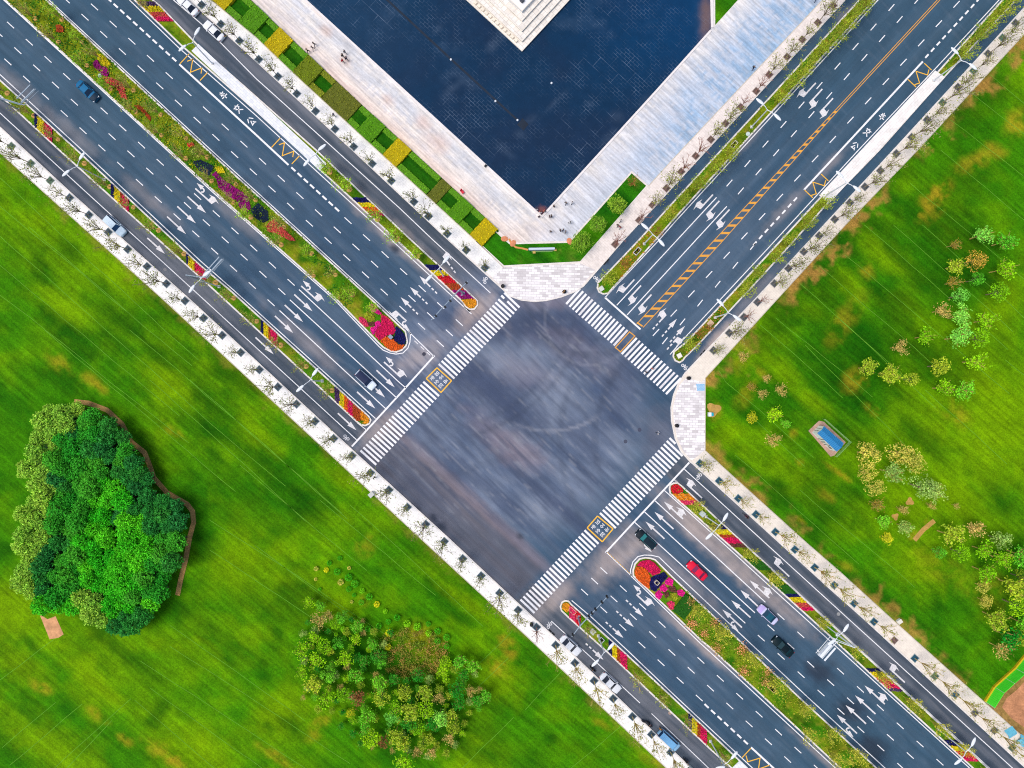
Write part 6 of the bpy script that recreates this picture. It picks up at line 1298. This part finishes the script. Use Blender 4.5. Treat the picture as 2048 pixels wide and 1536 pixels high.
# ================================================================ STREET FURNITURE
M_POST = mat('white_post', rgb(232, 236, 240), .5, noise=(2, .05)); M_STEEL = mat('grey_steel', rgb(150, 166, 180), .45, noise=(2, .08)); M_DARK = mat('signal_black', rgb(20, 26, 32), .6)
def rel(p, o): return (p[0] - o[0], p[1] - o[1], p[2] - o[2])
def lamp(base, junc, heads, label):
    o3 = P(base[0], base[1], .15); o = empty('street_lamp', o3); props(o, label, 'street lamp', 'double-armed street lamps in the planted strips')
    J = WP(junc[0], junc[1], 8.7); J = (o3[0], o3[1], 8.7)
    b = MB(); b.tube([(0, 0, 0), (0, 0, 4.5), (0, 0, 8.55)], [.13, .11, .085], 8); b.lathe([(.2, 0), (.2, .35), (.14, .45)], n=10); b.build('pole', M_POST, o)
    fb = MB(); fb.box((0, 0, .04), (.55, .55, .1)); fb.build('base', mat('lamp_footing', rgb(214, 206, 198), .85), o)
    for h in heads:
        q = rel(WP(h[0], h[1], 9.3), o3); m1 = (q[0] * .35, q[1] * .35, 8.95); a = math.atan2(q[1], q[0])
        ar = MB(); ar.tube([(0, 0, 8.45), m1, (q[0] * .75, q[1] * .75, 9.2 - .15), (q[0] * .86, q[1] * .86, 9.18 - .15)], [.075, .065, .055, .05], 6); ar.build('lamp_arm', M_POST, o)
        hb = MB(); hb.lathe([(.05, .02), (.6, .05), (.95, .11), (.8, .2), (.3, .26)], (q[0], q[1], 9.05), 12, sx=1.0, sy=.32, rz=a); hb.build('lamp_head', M_POST, o)
for a in (((210, 360), (155, 331), ((164, 312), (132, 346)), 'white double-armed lamp beside the parked pale estate car strip, topmost on the wood side'), ((439, 573.6), (403, 560.6), ((413.5, 547), (383.5, 577.7)), 'white double-armed lamp next to the cantilever sign on the wood side'),
          ((645, 762), (618.8, 761.6), ((630.5, 744), (600, 777)), 'white double-armed lamp closest to the upper crossing on the wood side'), ((426, 128.5), (385, 85), ((394.5, 62.5), (365, 96)), 'white double-armed lamp at the top end of the white bus platform'),
          ((655.6, 338), (630.5, 309), ((644, 294.6), (613.5, 324.7)), 'white double-armed lamp at the lower end of the white bus platform'), ((887, 552), (877.6, 537.6), ((892, 519), (858, 556)), 'white double-armed lamp over the flower bed near the signal mast'),
          ((1502.5, 254.6), (1532.5, 221.5), ((1520, 203), (1554.7, 234)), 'white double-armed lamp halfway up the plaza-side strip'), ((1288, 488), (1306, 469), ((1290, 453), (1322.5, 485)), 'white double-armed lamp near the junction in the plaza-side strip'),
          ((1865.6, 162), (1923, 121), ((1909.6, 101.5), (1946, 133)), 'white double-armed lamp at the top of the beige bus platform'), ((1650.4, 391.3), (1693, 365.7), ((1679.5, 348.6), (1713.7, 377.6)), 'white double-armed lamp at the lower end of the beige bus platform'),
          ((1429.8, 635), (1455.8, 624), ((1440.5, 605), (1473.8, 636)), 'white double-armed lamp near the junction in the field-side strip'), ((1411.8, 1033), (1436, 1049), ((1451, 1034), (1418.7, 1072)), 'white double-armed lamp closest to the junction in the hut-side strip'),
          ((1636, 1238.7), (1674, 1268), ((1692, 1256), (1664, 1284)), 'white double-armed lamp beside the white overhead sign in the hut-side strip'), ((1874.6, 1456.7), (1928, 1495.8), ((1946.8, 1484), (1916.6, 1523)), 'white double-armed lamp lowest in the hut-side strip'),
          ((1196.5, 1271), (1206, 1304), ((1222, 1292.6), (1190.6, 1326)), 'white double-armed lamp between the parked saloons in the grove-side strip'), ((1420.7, 1481.5), (1446, 1526), ((1468.4, 1510.7), (1440.7, 1535)), 'white double-armed lamp lowest in the grove-side strip')): lamp(*a)
def sign(base, p0s, p1s, z, label, m, panel):
    """cantilever road sign: a post, two arms and an upright board hung along them, its face towards the traffic"""
    o3 = P(base[0], base[1], .15); o = empty('road_sign', o3); props(o, label, 'road sign', 'cantilever road signs over the avenue')
    b = MB(); b.tube([(0, 0, 0), (0, 0, z + .2)], [.18, .14], 10); b.box((0, 0, .06), (.7, .7, .12)); b.build('post', m, o)
    A, B = [rel(WP(*p, z), o3) for p in p0s], [rel(WP(*p, z), o3) for p in p1s]
    for a, c, dz in zip(A, B, (-.9, .5)):
        ar = MB(); ar.tube([(0, 0, z + dz * .6), (a[0], a[1], z + dz * .6), (c[0], c[1], z + dz * .6)], [.09, .08, .07], 6); ar.build('arm', m, o)
    c0, c1 = Vector(A[0]).lerp(Vector(A[1]), .5), Vector(B[0]).lerp(Vector(B[1]), .5); d = (c1 - c0); L_ = d.length; a = math.atan2(d.y, d.x)
    k0 = c0.lerp(c1, panel[0]); mid = k0.lerp(c1, .5); pl = (c1 - k0).length
    if panel[2] > 1:
        pb = MB(); pb.box((mid.x, mid.y, z), (pl, .9, .5), a); pb.build('panel', M_POST, o)
        for kk in range(9): 
            w_ = c0.lerp(c1, .42 + kk * .05); lb = MB(); lb.box((w_.x, w_.y, z + .252), (.2, .3, .02), a); lb.build('marking', mat('sign_text_grey', rgb(120, 96, 96), .6), o)
    n = Vector((-d.y, d.x, 0)).normalized()
    for s in (-1, 1):
        q = MB(); q.box((mid.x + n.x * s * panel[1], mid.y + n.y * s * panel[1], z + 1.22), (pl, .16 + .05 * panel[2], .1), a); q.build('panel_rail', m, o)
    return o
sign((38.5, 220.5), ((38, 208), (52, 212)), ((69, 176), (80.5, 184)), 6.5, 'grey double-railed overhead sign at the upper edge of the avenue', M_STEEL, (.1, .55, .6))
sign((405, 561), ((412, 553), (417, 557)), ((445, 516.5), (449.5, 520.5)), 6.5, 'grey overhead sign beside the lamp on the wood-side strip', M_STEEL, (.05, .32, .6))
sign((1674, 1268), ((1662, 1275), (1672, 1281)), ((1633.5, 1308), (1642, 1315.5)), 6.6, 'white overhead sign board over the lower avenue', M_POST, (.25, .55, 3.4))
def signal(base, pole_top, arms, heads, z, label):
    o3 = P(base[0], base[1], .15); o = empty('traffic_signal', o3); props(o, label, 'traffic signal')
    T = rel(WP(pole_top[0], pole_top[1], z), o3); b = MB(); b.tube([(0, 0, 0), (T[0] * 0, 0, z * .6), (T[0], T[1], z)], [.2, .17, .13], 10); b.box((0, 0, .1), (.8, .8, .2)); b.build('mast', M_STEEL, o)
    for a in arms:
        q = rel(WP(a[0], a[1], z), o3); ab = MB(); ab.tube([T, q], [.11, .08], 8); ab.build('arm', M_STEEL, o)
    for h in heads:
        q = rel(WP(h[0], h[1], z - .3), o3); hb = MB(); hb.box((q[0], q[1], z - .35), (.36, .34, 1.0), AD); 
        for i in range(3): hb.lathe([(.11, -.02), (.11, .02)], (q[0] - .19 * math.cos(AD), q[1] - .19 * math.sin(AD), z - .05 - i * .3), 8)
        hb.build('signal_head', M_DARK, o)
signal((926, 588), (916.7, 581.6), ((936, 562), (862, 640.5)), ((933, 566), (901, 602), (890.5, 614), (872, 632)), 6.3, 'long-armed traffic signal mast over the upper lanes at the parterre-side nose')
signal((1156, 1234), (1160, 1252), ((1143.6, 1273.4), (1215.8, 1192.4)), ((1146, 1269), (1178, 1232), (1184, 1226), (1191, 1218), (1204, 1204), (1214, 1193)), 6.3, 'long-armed traffic signal mast over the lower lanes at the grove-side nose')
# cabinets and manholes in the strips
def cabinet(x, y, ang, w, d, h, c, label, frame=False):
    o = empty('utility_cabinet', P(x, y, .15), ang); props(o, label, 'utility box', 'utility boxes in the planted strips')
    m = mat('cabinet_%d_%d_%d' % c, rgb(*c), .6, noise=(2, .1)); b = MB()
    if frame:
        for sx, sy, lx, ly in ((0, d / 2, w, .1), (0, -d / 2, w, .1), (w / 2, 0, .1, d - .1), (-w / 2, 0, .1, d - .1)): b.box((sx, sy, h / 2), (lx, ly, h))
        b.build('chamber_frame', m, o); q = MB(); q.box((-w * .22, 0, .04), (w * .36, d - .12, .08)); q.box((w * .22, 0, .04), (w * .36, d - .12, .08)); q.build('cover_plate', mat('cover_dark', rgb(70, 62, 50), .8), o)
    else:
        b.box((0, 0, h / 2), (w, d, h)); b.build('housing', m, o); q = MB(); q.box((0, 0, h + .03), (w + .12, d + .12, .06)); q.build('lid', mat('cabinet_lid_%d_%d_%d' % c, rgb(*[min(255, int(v * 1.06)) for v in c]), .5), o)
AB = math.atan2(.735, .68)
for a in ((1273.6, 503.4, AB, 1.5, .8, .5, (222, 218, 214), 'white open-topped utility frame near the plaza-side nose', True), (1202, 578, .6, .8, .8, .4, (200, 202, 196), 'pale utility box at the rounded plaza-side nose'), (1357.5, 711.5, .5, .8, .8, .4, (226, 220, 206), 'pale utility box at the rounded field-side nose'), (1419, 647, AB, 1.0, .9, .5, (200, 170, 140), 'pinkish utility box beside the lamp in the field-side strip'),
          (1365, 992, AD, 1.6, .8, .3, (214, 160, 90), 'brown-framed chamber cover in the hut-side nose bed', True), (1403, 1026.5, AD, .95, .9, .6, (176, 186, 186), 'grey utility box just below the hut-side nose bed'), (1184.8, 1261, AD, .95, .9, .6, (180, 186, 180), 'grey utility box beside the lower signal mast'), (1202.5, 1279, AD, .9, .8, .3, (200, 206, 200), 'square framed chamber under the grove-side lamp', True), (1144.5, 1220.7, AD, 1.5, .8, .3, (222, 170, 150), 'pink-framed chamber in the grove-side nose bed', True),
          (1543.5, 1376.4, AD, 1.5, .8, .3, (220, 196, 110), 'tan framed chamber in the lower median', True), (1467, 290, AB, 1.5, .75, .3, (226, 216, 196), 'pale framed chamber in the plaza-side strip', True), (1933, 91, AB, 1.2, .7, .3, (206, 196, 130), 'tan framed chamber in the field-side strip', True), (1312, 1163, AD, .8, .7, .9, (206, 196, 176), 'beige camera box among the flowers of the lower median', True), (783, 674.5, AD, .7, .6, .9, (130, 140, 160), 'grey camera box among the flowers of the upper median')):
    cabinet(*a)
o = MB().lathe([(.45, 0), (.45, .12), (.3, .3)], n=12).build('access_dome', mat('dome_white', rgb(206, 220, 214), .5)); o.location = P(1495.4, 268.7, .15); props(o, 'round white access dome in the plaza-side strip', 'dome')
o = MB().lathe([(.4, 0), (.4, .1), (.25, .25)], n=12).build('access_dome', mat('dome_white', (.5, .5, .5))); o.location = P(201, 152, .15); props(o, 'round white access dome beside the purple drift in the upper median', 'dome')
def mh(x, y, c, label, z=.004, r=.38):
    b = MB(); b.lathe([(r, 0), (r, .004)], n=18, mi=0); b.lathe([(r * .82, .004), (r * .82, .008)], n=18, mi=1)
    o = b.build('manhole_cover', [mat('iron_%d' % c[0], rgb(*c), .6), mat('iron_in_%d' % c[0], rgb(*[int(v * 1.12) for v in c]), .7, noise=(9, .2))]); o.location = P(x, y, z); props(o, label, 'manhole cover', 'manhole covers in the road')
for a in ((1279, 859.7, (62, 66, 84), 'dark manhole cover in the open junction near the rounded corner'), (1251, 883, (64, 68, 84), 'dark manhole cover lower in the open junction'), (330, 539, (112, 112, 116), 'pale manhole cover in the wood-side service lane'), (1677, 1228, (140, 140, 140), 'pale manhole cover in the hut-side service lane'), (848, 708, (50, 50, 66), 'dark manhole cover near the upper median nose'), (1340, 1426, (150, 130, 120), 'pinkish manhole cover at the kerb of the grove-side strip')): mh(*a)
def drain(x, y, ang, label):
    o = empty('drain_grate', P(x, y, .004), ang); props(o, label, 'drain grate', 'kerb drain grates')
    for d in (-.42, .42):
        b = MB(); b.box((d, 0, .002), (.72, .5, .02)); 
        for i in range(5): b.box((d - .28 + i * .14, 0, .014), (.04, .44, .012))
        b.build('grating', M_DARK, o)
for a in ((1212, 523, AB, 'black double drain grate on the plaza-side lane'), (1406, 706.5, AB, 'black double drain grate on the field-side lane'), (1103, 1265, AD, 'black double drain grate on the grove-side lane'), (934.5, 617, AD, 'black double drain grate at the parterre-side nose')): drain(*a)
BO = MB(); BO.lathe([(.17, 0), (.15, .75), (.17, .8), (.1, .9)], n=10); BM = BO.mesh('bollard', mat('bollard_black', rgb(24, 24, 28), .5))
for i, (x, y, l) in enumerate(((1376, 756.4, 'black bollard at the upper end of the rounded field corner'), (1352.5, 851, 'black bollard low on the rounded field corner'), (1005.6, 573, 'black bollard at the upper end of the mosaic corner'), (1063, 1247, 'black bollard beside a grate past the lower crossing'), (1128.5, 584, 'black bollard at the lower rim of the mosaic corner'))):
    o = link('bollard', BM); o.location = P(x, y, .13); o.scale = (2.2, 2.2, 1); props(o, l, 'bollard', 'black bollards')
# ---- the hut in the field -----------------------------------------------------------------
M_WALLW = mat('hut_wall', (.88, .86, .8), .8); M_BLUE = mat('hut_roof_blue', rgb(46, 132, 186), .5, noise=(.8, .08)); M_BLUE2 = mat('hut_rib_blue', rgb(40, 118, 172), .5)
ZH = lambda x, y, z=0: WP(1600 + x / 10.58, 820 + y / 10.58, z)
hb = ZH(560, 620, 2.7); base_ = [(170, 440), (395, 225), (500, 250), (960, 680), (720, 960), (640, 985)]
b = MB(); b.prism([ZH(*p)[:2] for p in base_], .05, .17); S(b.build('hut_yard', mat('yard_earth', rgb(184, 150, 132), .9, noise=(.7, .22), noise2=(4, .15))), 'bare trodden yard around the blue-roofed hut', 'ground')
r4 = [Vector(ZH(*p, 2.7)) for p in ((362, 492), (510, 340), (925, 700), (770, 880))]   # eaves corners seen from the air
c4 = sum(r4, Vector()) / 4
o = empty('hut', (c4.x, c4.y, .17)); props(o, 'small hut with a ribbed blue gable roof and cream walls in the field', 'hut'); off_ = Vector((c4.x, c4.y, .17))
lo = [p - off_ for p in r4]; fl = [Vector((p.x * .975, p.y * .975, 0)) for p in lo]; wt = [Vector((p.x * .975, p.y * .975, 2.6)) for p in lo]
rid = [lo[0].lerp(lo[1], .5) + Vector((0, 0, .55)), lo[2].lerp(lo[3], .5) + Vector((0, 0, .55))]
b = MB(); b.add(fl + wt, [(0, 1, 5, 4)[::-1], (1, 2, 6, 5)[::-1], (2, 3, 7, 6)[::-1], (3, 0, 4, 7)[::-1]]); b.add([wt[0], wt[1], rid[0] * .975], [(0, 1, 2)]); b.add([wt[2], wt[3], rid[1] * .975], [(0, 1, 2)]); b.build('wall', M_WALLW, o)
b = MB(); b.add([lo[0], rid[0], rid[1], lo[3]], [(0, 1, 2, 3)]); b.add([rid[0], lo[1], lo[2], rid[1]], [(0, 1, 2, 3)])
for i in range(15):
    t = i / 14
    for e0, e1 in ((lo[0], lo[3]), (lo[1], lo[2])):
        b.tube([rid[0].lerp(rid[1], t) + Vector((0, 0, .02)), e0.lerp(e1, t) + Vector((0, 0, .02))], .035, 4, 1)
b.tube([rid[0], rid[1]], .07, 6, 1); b.build('roof', [M_BLUE, M_BLUE2], o)
def panel(e0, e1, t0, t1, z0, z1, nm, m):
    d = (e1 - e0); n = Vector((d.y, -d.x, 0)).normalized(); mid = (e0 + e1) / 2
    if n.dot(mid) < 0: n = -n
    b = MB(); p = e0.lerp(e1, (t0 + t1) / 2); b.box((p.x + n.x * .03, p.y + n.y * .03, (z0 + z1) / 2), (d.length * (t1 - t0), .08, z1 - z0), math.atan2(d.y, d.x)); b.build(nm, m, o)
M_SHUT = mat('hut_frame_dark', rgb(84, 72, 58), .6)
for t0, t1 in ((.32, .34), (.64, .66)): panel(fl[3], fl[0], t0, t1, 0, 2.4, 'wall_post', M_SHUT); panel(fl[0], fl[1], t0, t1, 0, 2.4, 'wall_post', M_SHUT)
panel(fl[3], fl[0], .12, .24, .9, 1.7, 'window', mat('hut_window', rgb(70, 84, 96), .2)); panel(fl[3], fl[0], .44, .54, .05, 2.0, 'door', mat('hut_door', rgb(190, 186, 176), .6))
fo = empty('wire_fence', (c4.x, c4.y, .1)); props(fo, 'thin pale wire fence along two sides of the hut yard', 'fence')
fp = [Vector(ZH(*p)) - Vector((c4.x, c4.y, 0)) for p in ((480, 190), (1020, 670), (720, 985))]
for i, (a, c) in enumerate(zip(fp, fp[1:])):
    b = MB()
    for z in (.35, .75, 1.15): b.tube([(a.x, a.y, z), (c.x, c.y, z)], .035, 4)
    b.build('rail', mat('fence_pale', rgb(150, 196, 120), .6), fo)
    for k in range(5):
        p = a.lerp(c, k / 5); q = MB(); q.box((p.x, p.y, .62), (.07, .07, 1.24)); q.build('post', mat('fence_pale', (.4, .5, .3)), fo)
# ---- green hoarding, sheets, sundries -----------------------------------------------------------
o3 = P(2010, 1357, .1); o = empty('site_hoarding', o3); props(o, 'bright green site hoarding with a yellow foot rail at the lower field edge', 'fence')
hp = [Vector(rel(P(x, y, .1), o3)) for x, y in ((1969, 1402.5), (1987.5, 1373), (2008, 1354.5), (2029, 1335.5), (2048, 1312), (2075, 1280), (2110, 1240))]
for i, (a, c) in enumerate(zip(hp, hp[1:])):
    d = c - a; r_ = math.atan2(d.y, d.x); m_ = a.lerp(c, .5); b = MB(); b.box((m_.x, m_.y, 1.45), (d.length - .06, .06, 2.7), r_)
    for k in range(9): 
        p = a.lerp(c, (k + .5) / 9); b.box((p.x, p.y, 1.45), (.07, .11, 2.68), r_)
    b.build('panel', mat('hoarding_green', rgb(90, 250, 60), .6, noise=(.8, .08)), o)
    q = MB(); n = Vector((d.y, -d.x, 0)).normalized(); n = -n if n.x > 0 else n
    q.box((m_.x + n.x * .18, m_.y + n.y * .18, .22), (d.length, .3, .44), r_); q.build('foot_rail', mat('hoarding_yellow', rgb(214, 176, 24), .6), o)
    q = MB(); q.box((a.x, a.y, 1.4), (.1, .1, 2.8), r_); q.build('post', mat('hoarding_post', rgb(206, 232, 190), .5), o)
b = MB(); b.sheet(W2([(1976, 1410), (2000, 1392), (2030, 1366), (2060, 1340), (2160, 1260), (2160, 1560), (2100, 1540), (2060, 1488), (2030, 1462), (1996, 1432)]), .112)
S(b.build('bare_soil', mat('site_earth', rgb(150, 118, 62), .95, noise=(.25, .35), noise2=(2, .3))), 'rough earth of the building site behind the green hoarding', 'soil')
b = MB(); b.sheet(W2([(2003, 1414), (2012, 1396), (2032, 1380), (2052, 1358), (2150, 1290), (2150, 1500), (2070, 1470), (2044, 1452), (2022, 1436)]), .116)
S(b.build('bare_soil', mat('site_clay', rgb(196, 136, 96), .95, noise=(.4, .3), noise2=(3, .25))), 'bare pink clay heap ground inside the building site', 'soil')
bp = []
for i, (x, y, a, l) in enumerate(((2020, 1464, .55, 'folded light blue sheet lying upper on the pavement end by the site'), (2043, 1480, -.6, 'folded light blue sheet lying lower on the pavement end by the site'))):
    o = empty('barrier_panel', P(x, y, .13), a); props(o, l, 'blue sheet', 'light blue sheets near the building site')
    for s in (-1, 1):
        b = MB(); b.add([(-.9, 0, .62), (.9, 0, .62), (.95, s * .95, .02), (-.95, s * .95, .02), (-.9, s * .02, .56), (.9, s * .02, .56), (.95, s * .89, .0), (-.95, s * .89, .0)], [(0, 1, 2, 3), (7, 6, 5, 4), (0, 4, 5, 1), (1, 5, 6, 2), (2, 6, 7, 3), (3, 7, 4, 0)]); b.build('panel', mat('sheet_blue', rgb(112, 200, 224), .6, noise=(2, .08)), o)
o = empty('utility_cabinet', P(1419.5, 828.5, .1), 0); props(o, 'small white and teal cabinet on the brown patch beside the rounded corner', 'cabinet')
b = MB(); b.box((-.2, 0, .45), (.5, .8, .9)); b.build('housing', mat('cab_white', rgb(240, 244, 244), .5), o); b = MB(); b.box((.28, 0, .4), (.44, .7, .8)); b.build('door', mat('cab_teal', rgb(28, 170, 184), .5), o)
o = empty('utility_cabinet', P(1796, 1241, .1), .6); props(o, 'small white box on the grass edge beside the hut-side pavement', 'box')
b = MB(); b.box((0, 0, .3), (.85, .7, .6)); b.build('housing', mat('cab_white', (.8, .8, .8)), o); b = MB(); b.box((0, 0, .63), (.95, .8, .06)); b.build('lid', mat('cab_lid', rgb(232, 226, 210), .5), o)
o = empty('stone_bin', P(744, 988, .1), .75); props(o, 'pale stone bin at the lawn edge of the wood-side pavement', 'bin')
b = MB(); b.box((0, 0, .4), (1.0, .85, .8), 0, 0, .94); b.build('body', mat('bin_stone', rgb(214, 212, 206), .7, noise=(2, .1)), o); b = MB(); b.box((0, 0, .84), (1.05, .9, .08)); b.build('lid', mat('bin_lid', rgb(196, 196, 192), .6), o)
b = MB(); b.sheet(W2([(1392, 767.5), (1409.5, 767.5), (1409.5, 781.5), (1394, 782)]), .132); S(b.build('pavement_patch', paving('blue_tiles', rgb(130, 186, 226), rgb(160, 200, 228), rgb(190, 210, 226), .5, .25, 0, -.2, .03)), 'light blue tiled patch on the rounded field corner', 'pavement')
b = MB(); b.sheet(W2([(1393, 871), (1409.5, 871), (1409.5, 884), (1393, 884)]), .132); S(b.build('pavement_patch', mat('white_slab', rgb(246, 246, 246), .7, noise=(2, .06))), 'bright white slab patch on the rounded field corner', 'pavement')
M_SOIL = mat('field_soil', rgb(190, 150, 78), .95, noise=(1.2, .2), noise2=(5, .2))
b = MB(); b.ribbon(W2([(1828, 1080), (1846, 1059), (1868, 1041)]), .95, .118); S(b.build('bare_soil', M_SOIL), 'short straight strip of bare soil in the field below the hut', 'soil')
for x, y, r_, l in ((1819, 1003, .75, 'round bare soil spot above the soil strip in the field'), (1790, 1033, .65, 'round bare soil spot beside the big green shrub'), (1427, 819, 1.3, 'brown bare patch behind the white and teal cabinet')):
    b = MB(); b.sheet([(P(x, y)[0] + r_ * (1 + .25 * math.sin(3 * t + x)) * math.cos(t), P(x, y)[1] + r_ * (1 + .25 * math.sin(3 * t + x)) * math.sin(t)) for t in [k * math.pi / 9 for k in range(18)]], .118); S(b.build('bare_soil', M_SOIL), l, 'soil')
# nameplate wall, hose path, terracotta spots on the small lawn
o = empty('low_sign_wall', P(1083, 499.5, .155), .02); props(o, 'long low polished stone wall standing on the small plaza lawn', 'sign wall')
b = MB(); b.box((0, 0, .45), (5.1, .5, .9)); b.build('wall', mat('polished_grey', rgb(150, 166, 186), .3, noise=(.6, .2), spec=.6), o); b = MB(); b.box((0, 0, .93), (5.2, .36, .06)); b.build('coping', mat('polished_pale', rgb(206, 216, 226), .3), o); b = MB(); b.box((.1, -.4, .1), (4.2, .22, .2)); b.build('step', mat('turf_kerb', rgb(120, 160, 90), .8), o)
for t_, c_, nm_ in ((2.2, (214, 196, 90), 'end_block'), (-2.0, (226, 180, 80), 'end_block')):
    b = MB(); b.box((t_ + .5, -.15 if t_ > 0 else -.55, .12), (.55, .45, .25)); b.build(nm_, mat('end_stone', rgb(206, 176, 96), .8), o)
b = MB(); b.ribbon(W2([(1018, 478), (1023, 488), (1032, 495), (1044, 497), (1056, 500)]), .35, .16, .19); S(b.build('clay_path', mat('clay_orange', rgb(214, 150, 84), .9, noise=(2, .2))), 'winding orange clay strip on the small plaza lawn', 'path')
for i, (x, y) in enumerate(((1009, 478), (1026, 487), (1139, 483))):
    o = MB().lathe([(.75, 0), (.7, .12), (.4, .2), (.1, .22)], n=9, sx=1, sy=.75).build('clay_heap', mat('clay_orange2', rgb(216, 140, 100), .95, noise=(3, .25))); o.location = P(x, y, .155); o.rotation_euler = (0, 0, i); props(o, ['clay heap at the upper edge of the small lawn', 'clay heap at the bend of the plaza edge', 'clay heap below the first round tree'][i], 'clay heap')
def ltr(): pass
o = empty('red_seat', P(925, 385, .14), -.9); props(o, 'small red folding seat at the hedge edge of the plaza', 'seat')
b = MB(); b.box((0, 0, .42), (.75, .5, .07)); b.build('seat_top', mat('seat_red', rgb(216, 40, 64), .5), o); b = MB(); b.box((-.4, 0, .72), (.08, .5, .5)); b.build('backrest', mat('seat_red', (.5, .02, .05)), o)
for sx in (-.3, .3):
    for sy in (-.2, .2): b = MB(); b.box((sx, sy, .2), (.06, .06, .4)); b.build('leg', M_TRIM, o)
o = empty('floodlight', P(971.5, 333, .26), .8); props(o, 'small black floodlight on the rim of the black plaza floor', 'floodlight')
b = MB(); b.box((0, 0, .25), (.55, .4, .4), 0, 0, .8); b.build('housing', M_DARK, o); b = MB(); b.box((.2, 0, .28), (.2, .3, .28)); b.build('lens', mat('lens_grey', rgb(170, 180, 190), .2), o)
b = MB(); b.ribbon(W2([(700, -65), (774, 0), (900, 117), (1034, 240)]), .45, .143); b.sheet(W2([(1045, 237), (1057, 249), (1047, 262), (1034, 250)]), .147); S(b.build('drain_channel', mat('drain_black', rgb(12, 32, 52), .6, noise=(.5, .5))), 'long dark drain channel ending in a square sump on the black plaza floor', 'drain')
for i, (x, y) in enumerate(((902, 120), (991, 203), (1035, 241), (1103, 167), (1065, 30))):
    o = MB().lathe([(.22, 0), (.2, .15), (.08, .22)], n=10).build('floor_light', M_POST); o.location = P(x, y, .145); props(o, ['small white floor light halfway down the drain channel', 'small white floor light lower down the drain channel', 'small white floor light beside the square sump', 'small white floor light in the open black floor', ''][i] or 'small white floor light at the foot of the stepped plinth', 'light', 'floor lights')
# ---- the stepped stone plinth at the top edge ---------------------------------------------------
pz = [0, 1.0, 2.0, 3.0, 4.0, 5.0]; ay = [101.5, 82, 61.5, 41, 21.5]
o = empty('stone_plinth', P(1044, -60, .14)); props(o, 'pale stepped stone plinth rising at the top edge of the plaza', 'plinth')
MS = [paving('plinth_stone_%d' % i, rgb(244, 238, 228), rgb(232, 222, 210), rgb(196, 184, 172), 2.0 if i else 1.0, 1.0, math.pi / 4, -.3, .03, noise=(.7, .12)) for i in range(2)] + [mat('plinth_top', rgb(244, 242, 240), .7, noise=(1, .04))]
base0 = P(1044, -60, .14)
z0 = 0
for i, y in enumerate(ay):
    z1 = .45 * (i + 1) if i < 4 else 2.6
    ap = Vector(WP(1044, y, z1 + .14)); Lr = 30.0 - 3.1 * i
    dl, dr_ = Vector((-.735, .678)), Vector((.68, .735)); a = Vector((ap.x - base0[0], ap.y - base0[1]))
    q = [a, a + dr_ * Lr, a + dr_ * Lr + dl * Lr, a + dl * Lr]
    b = MB(); b.prism([(p.x, p.y) for p in q], z0, z1); b.build('step', MS[2] if i == 4 else MS[0], o)
    c = MB(); c.ribbon([(p.x, p.y) for p in (q[3] + (q[2] - q[3]) * .0, q[0], q[1])], .16, z1 - .1, z1 + .03); c.build('nosing', mat('plinth_nosing', rgb(240, 230, 214), .7), o)
    z0 = z1 - .0
b = MB(); b.box((ap.x - base0[0] + .0, ap.y - base0[1] + 1.9, z1 + .3), (.7, .7, .6), math.pi / 4); b.build('finial', mat('bronze_dark', rgb(70, 74, 84), .5), o)
for i in range(12):
    t = -.4 + i * 1.0; ap0 = Vector(WP(1044, ay[0], .6)); p = Vector((ap0.x - base0[0], ap0.y - base0[1])) + Vector((-.735, .678)) * (2.6 + t) + Vector((.68, .735)) * .62
    b = MB(); b.box((p.x, p.y, .45 + .2), (.72, .62, .4), math.atan2(.678, -.735), 0, .82); b.build('stone_block', mat('block_stone', rgb(246, 232, 210), .8, noise=(2, .12)), o)
SKY, SUN, SUN_ANG, EXPOSURE = 0.15, 2.1, 30, 0.1
# ================================================================ LIGHT, SKY, CAMERA
EL, AZ = math.radians(66), math.radians(262)
w = bpy.data.worlds.new('World'); SC.world = w; w.use_nodes = True
nt = w.node_tree; sk = nt.nodes.new('ShaderNodeTexSky'); sk.sky_type = 'NISHITA'; sk.sun_disc = False
sk.sun_elevation = EL; sk.sun_rotation = AZ; sk.air_density = 1.0; sk.dust_density = 2.5; sk.ozone_density = 0.6
bg = nt.nodes['Background']; bg.inputs['Strength'].default_value = SKY
nt.links.new(sk.outputs[0], bg.inputs['Color'])
sd = bpy.data.lights.new('sun', 'SUN'); sd.energy = SUN; sd.angle = math.radians(SUN_ANG); sd.color = (1.0, .945, .87)
so = bpy.data.objects.new('sun', sd); COL.objects.link(so)
dv = Vector((math.sin(AZ) * math.cos(EL), math.cos(AZ) * math.cos(EL), math.sin(EL)))
so.rotation_euler = dv.to_track_quat('Z', 'Y').to_euler()
cd = bpy.data.cameras.new('camera'); cd.sensor_width = 36; cd.lens = 24; cd.clip_start = 1; cd.clip_end = 3000
co = bpy.data.objects.new('camera', cd); COL.objects.link(co); co.location = (0, 0, H); co.rotation_euler = (0, 0, 0); SC.camera = co
SC.view_settings.view_transform = 'Standard'; SC.view_settings.look = 'None'; SC.view_settings.gamma = 1; SC.view_settings.exposure = EXPOSURE
SC.view_settings.use_curve_mapping = False
SC.cycles.max_bounces = 5; SC.cycles.diffuse_bounces = 3; SC.cycles.glossy_bounces = 2; SC.cycles.transmission_bounces = 2
SC.cycles.use_denoising = False; SC.cycles.filter_width = 1.1
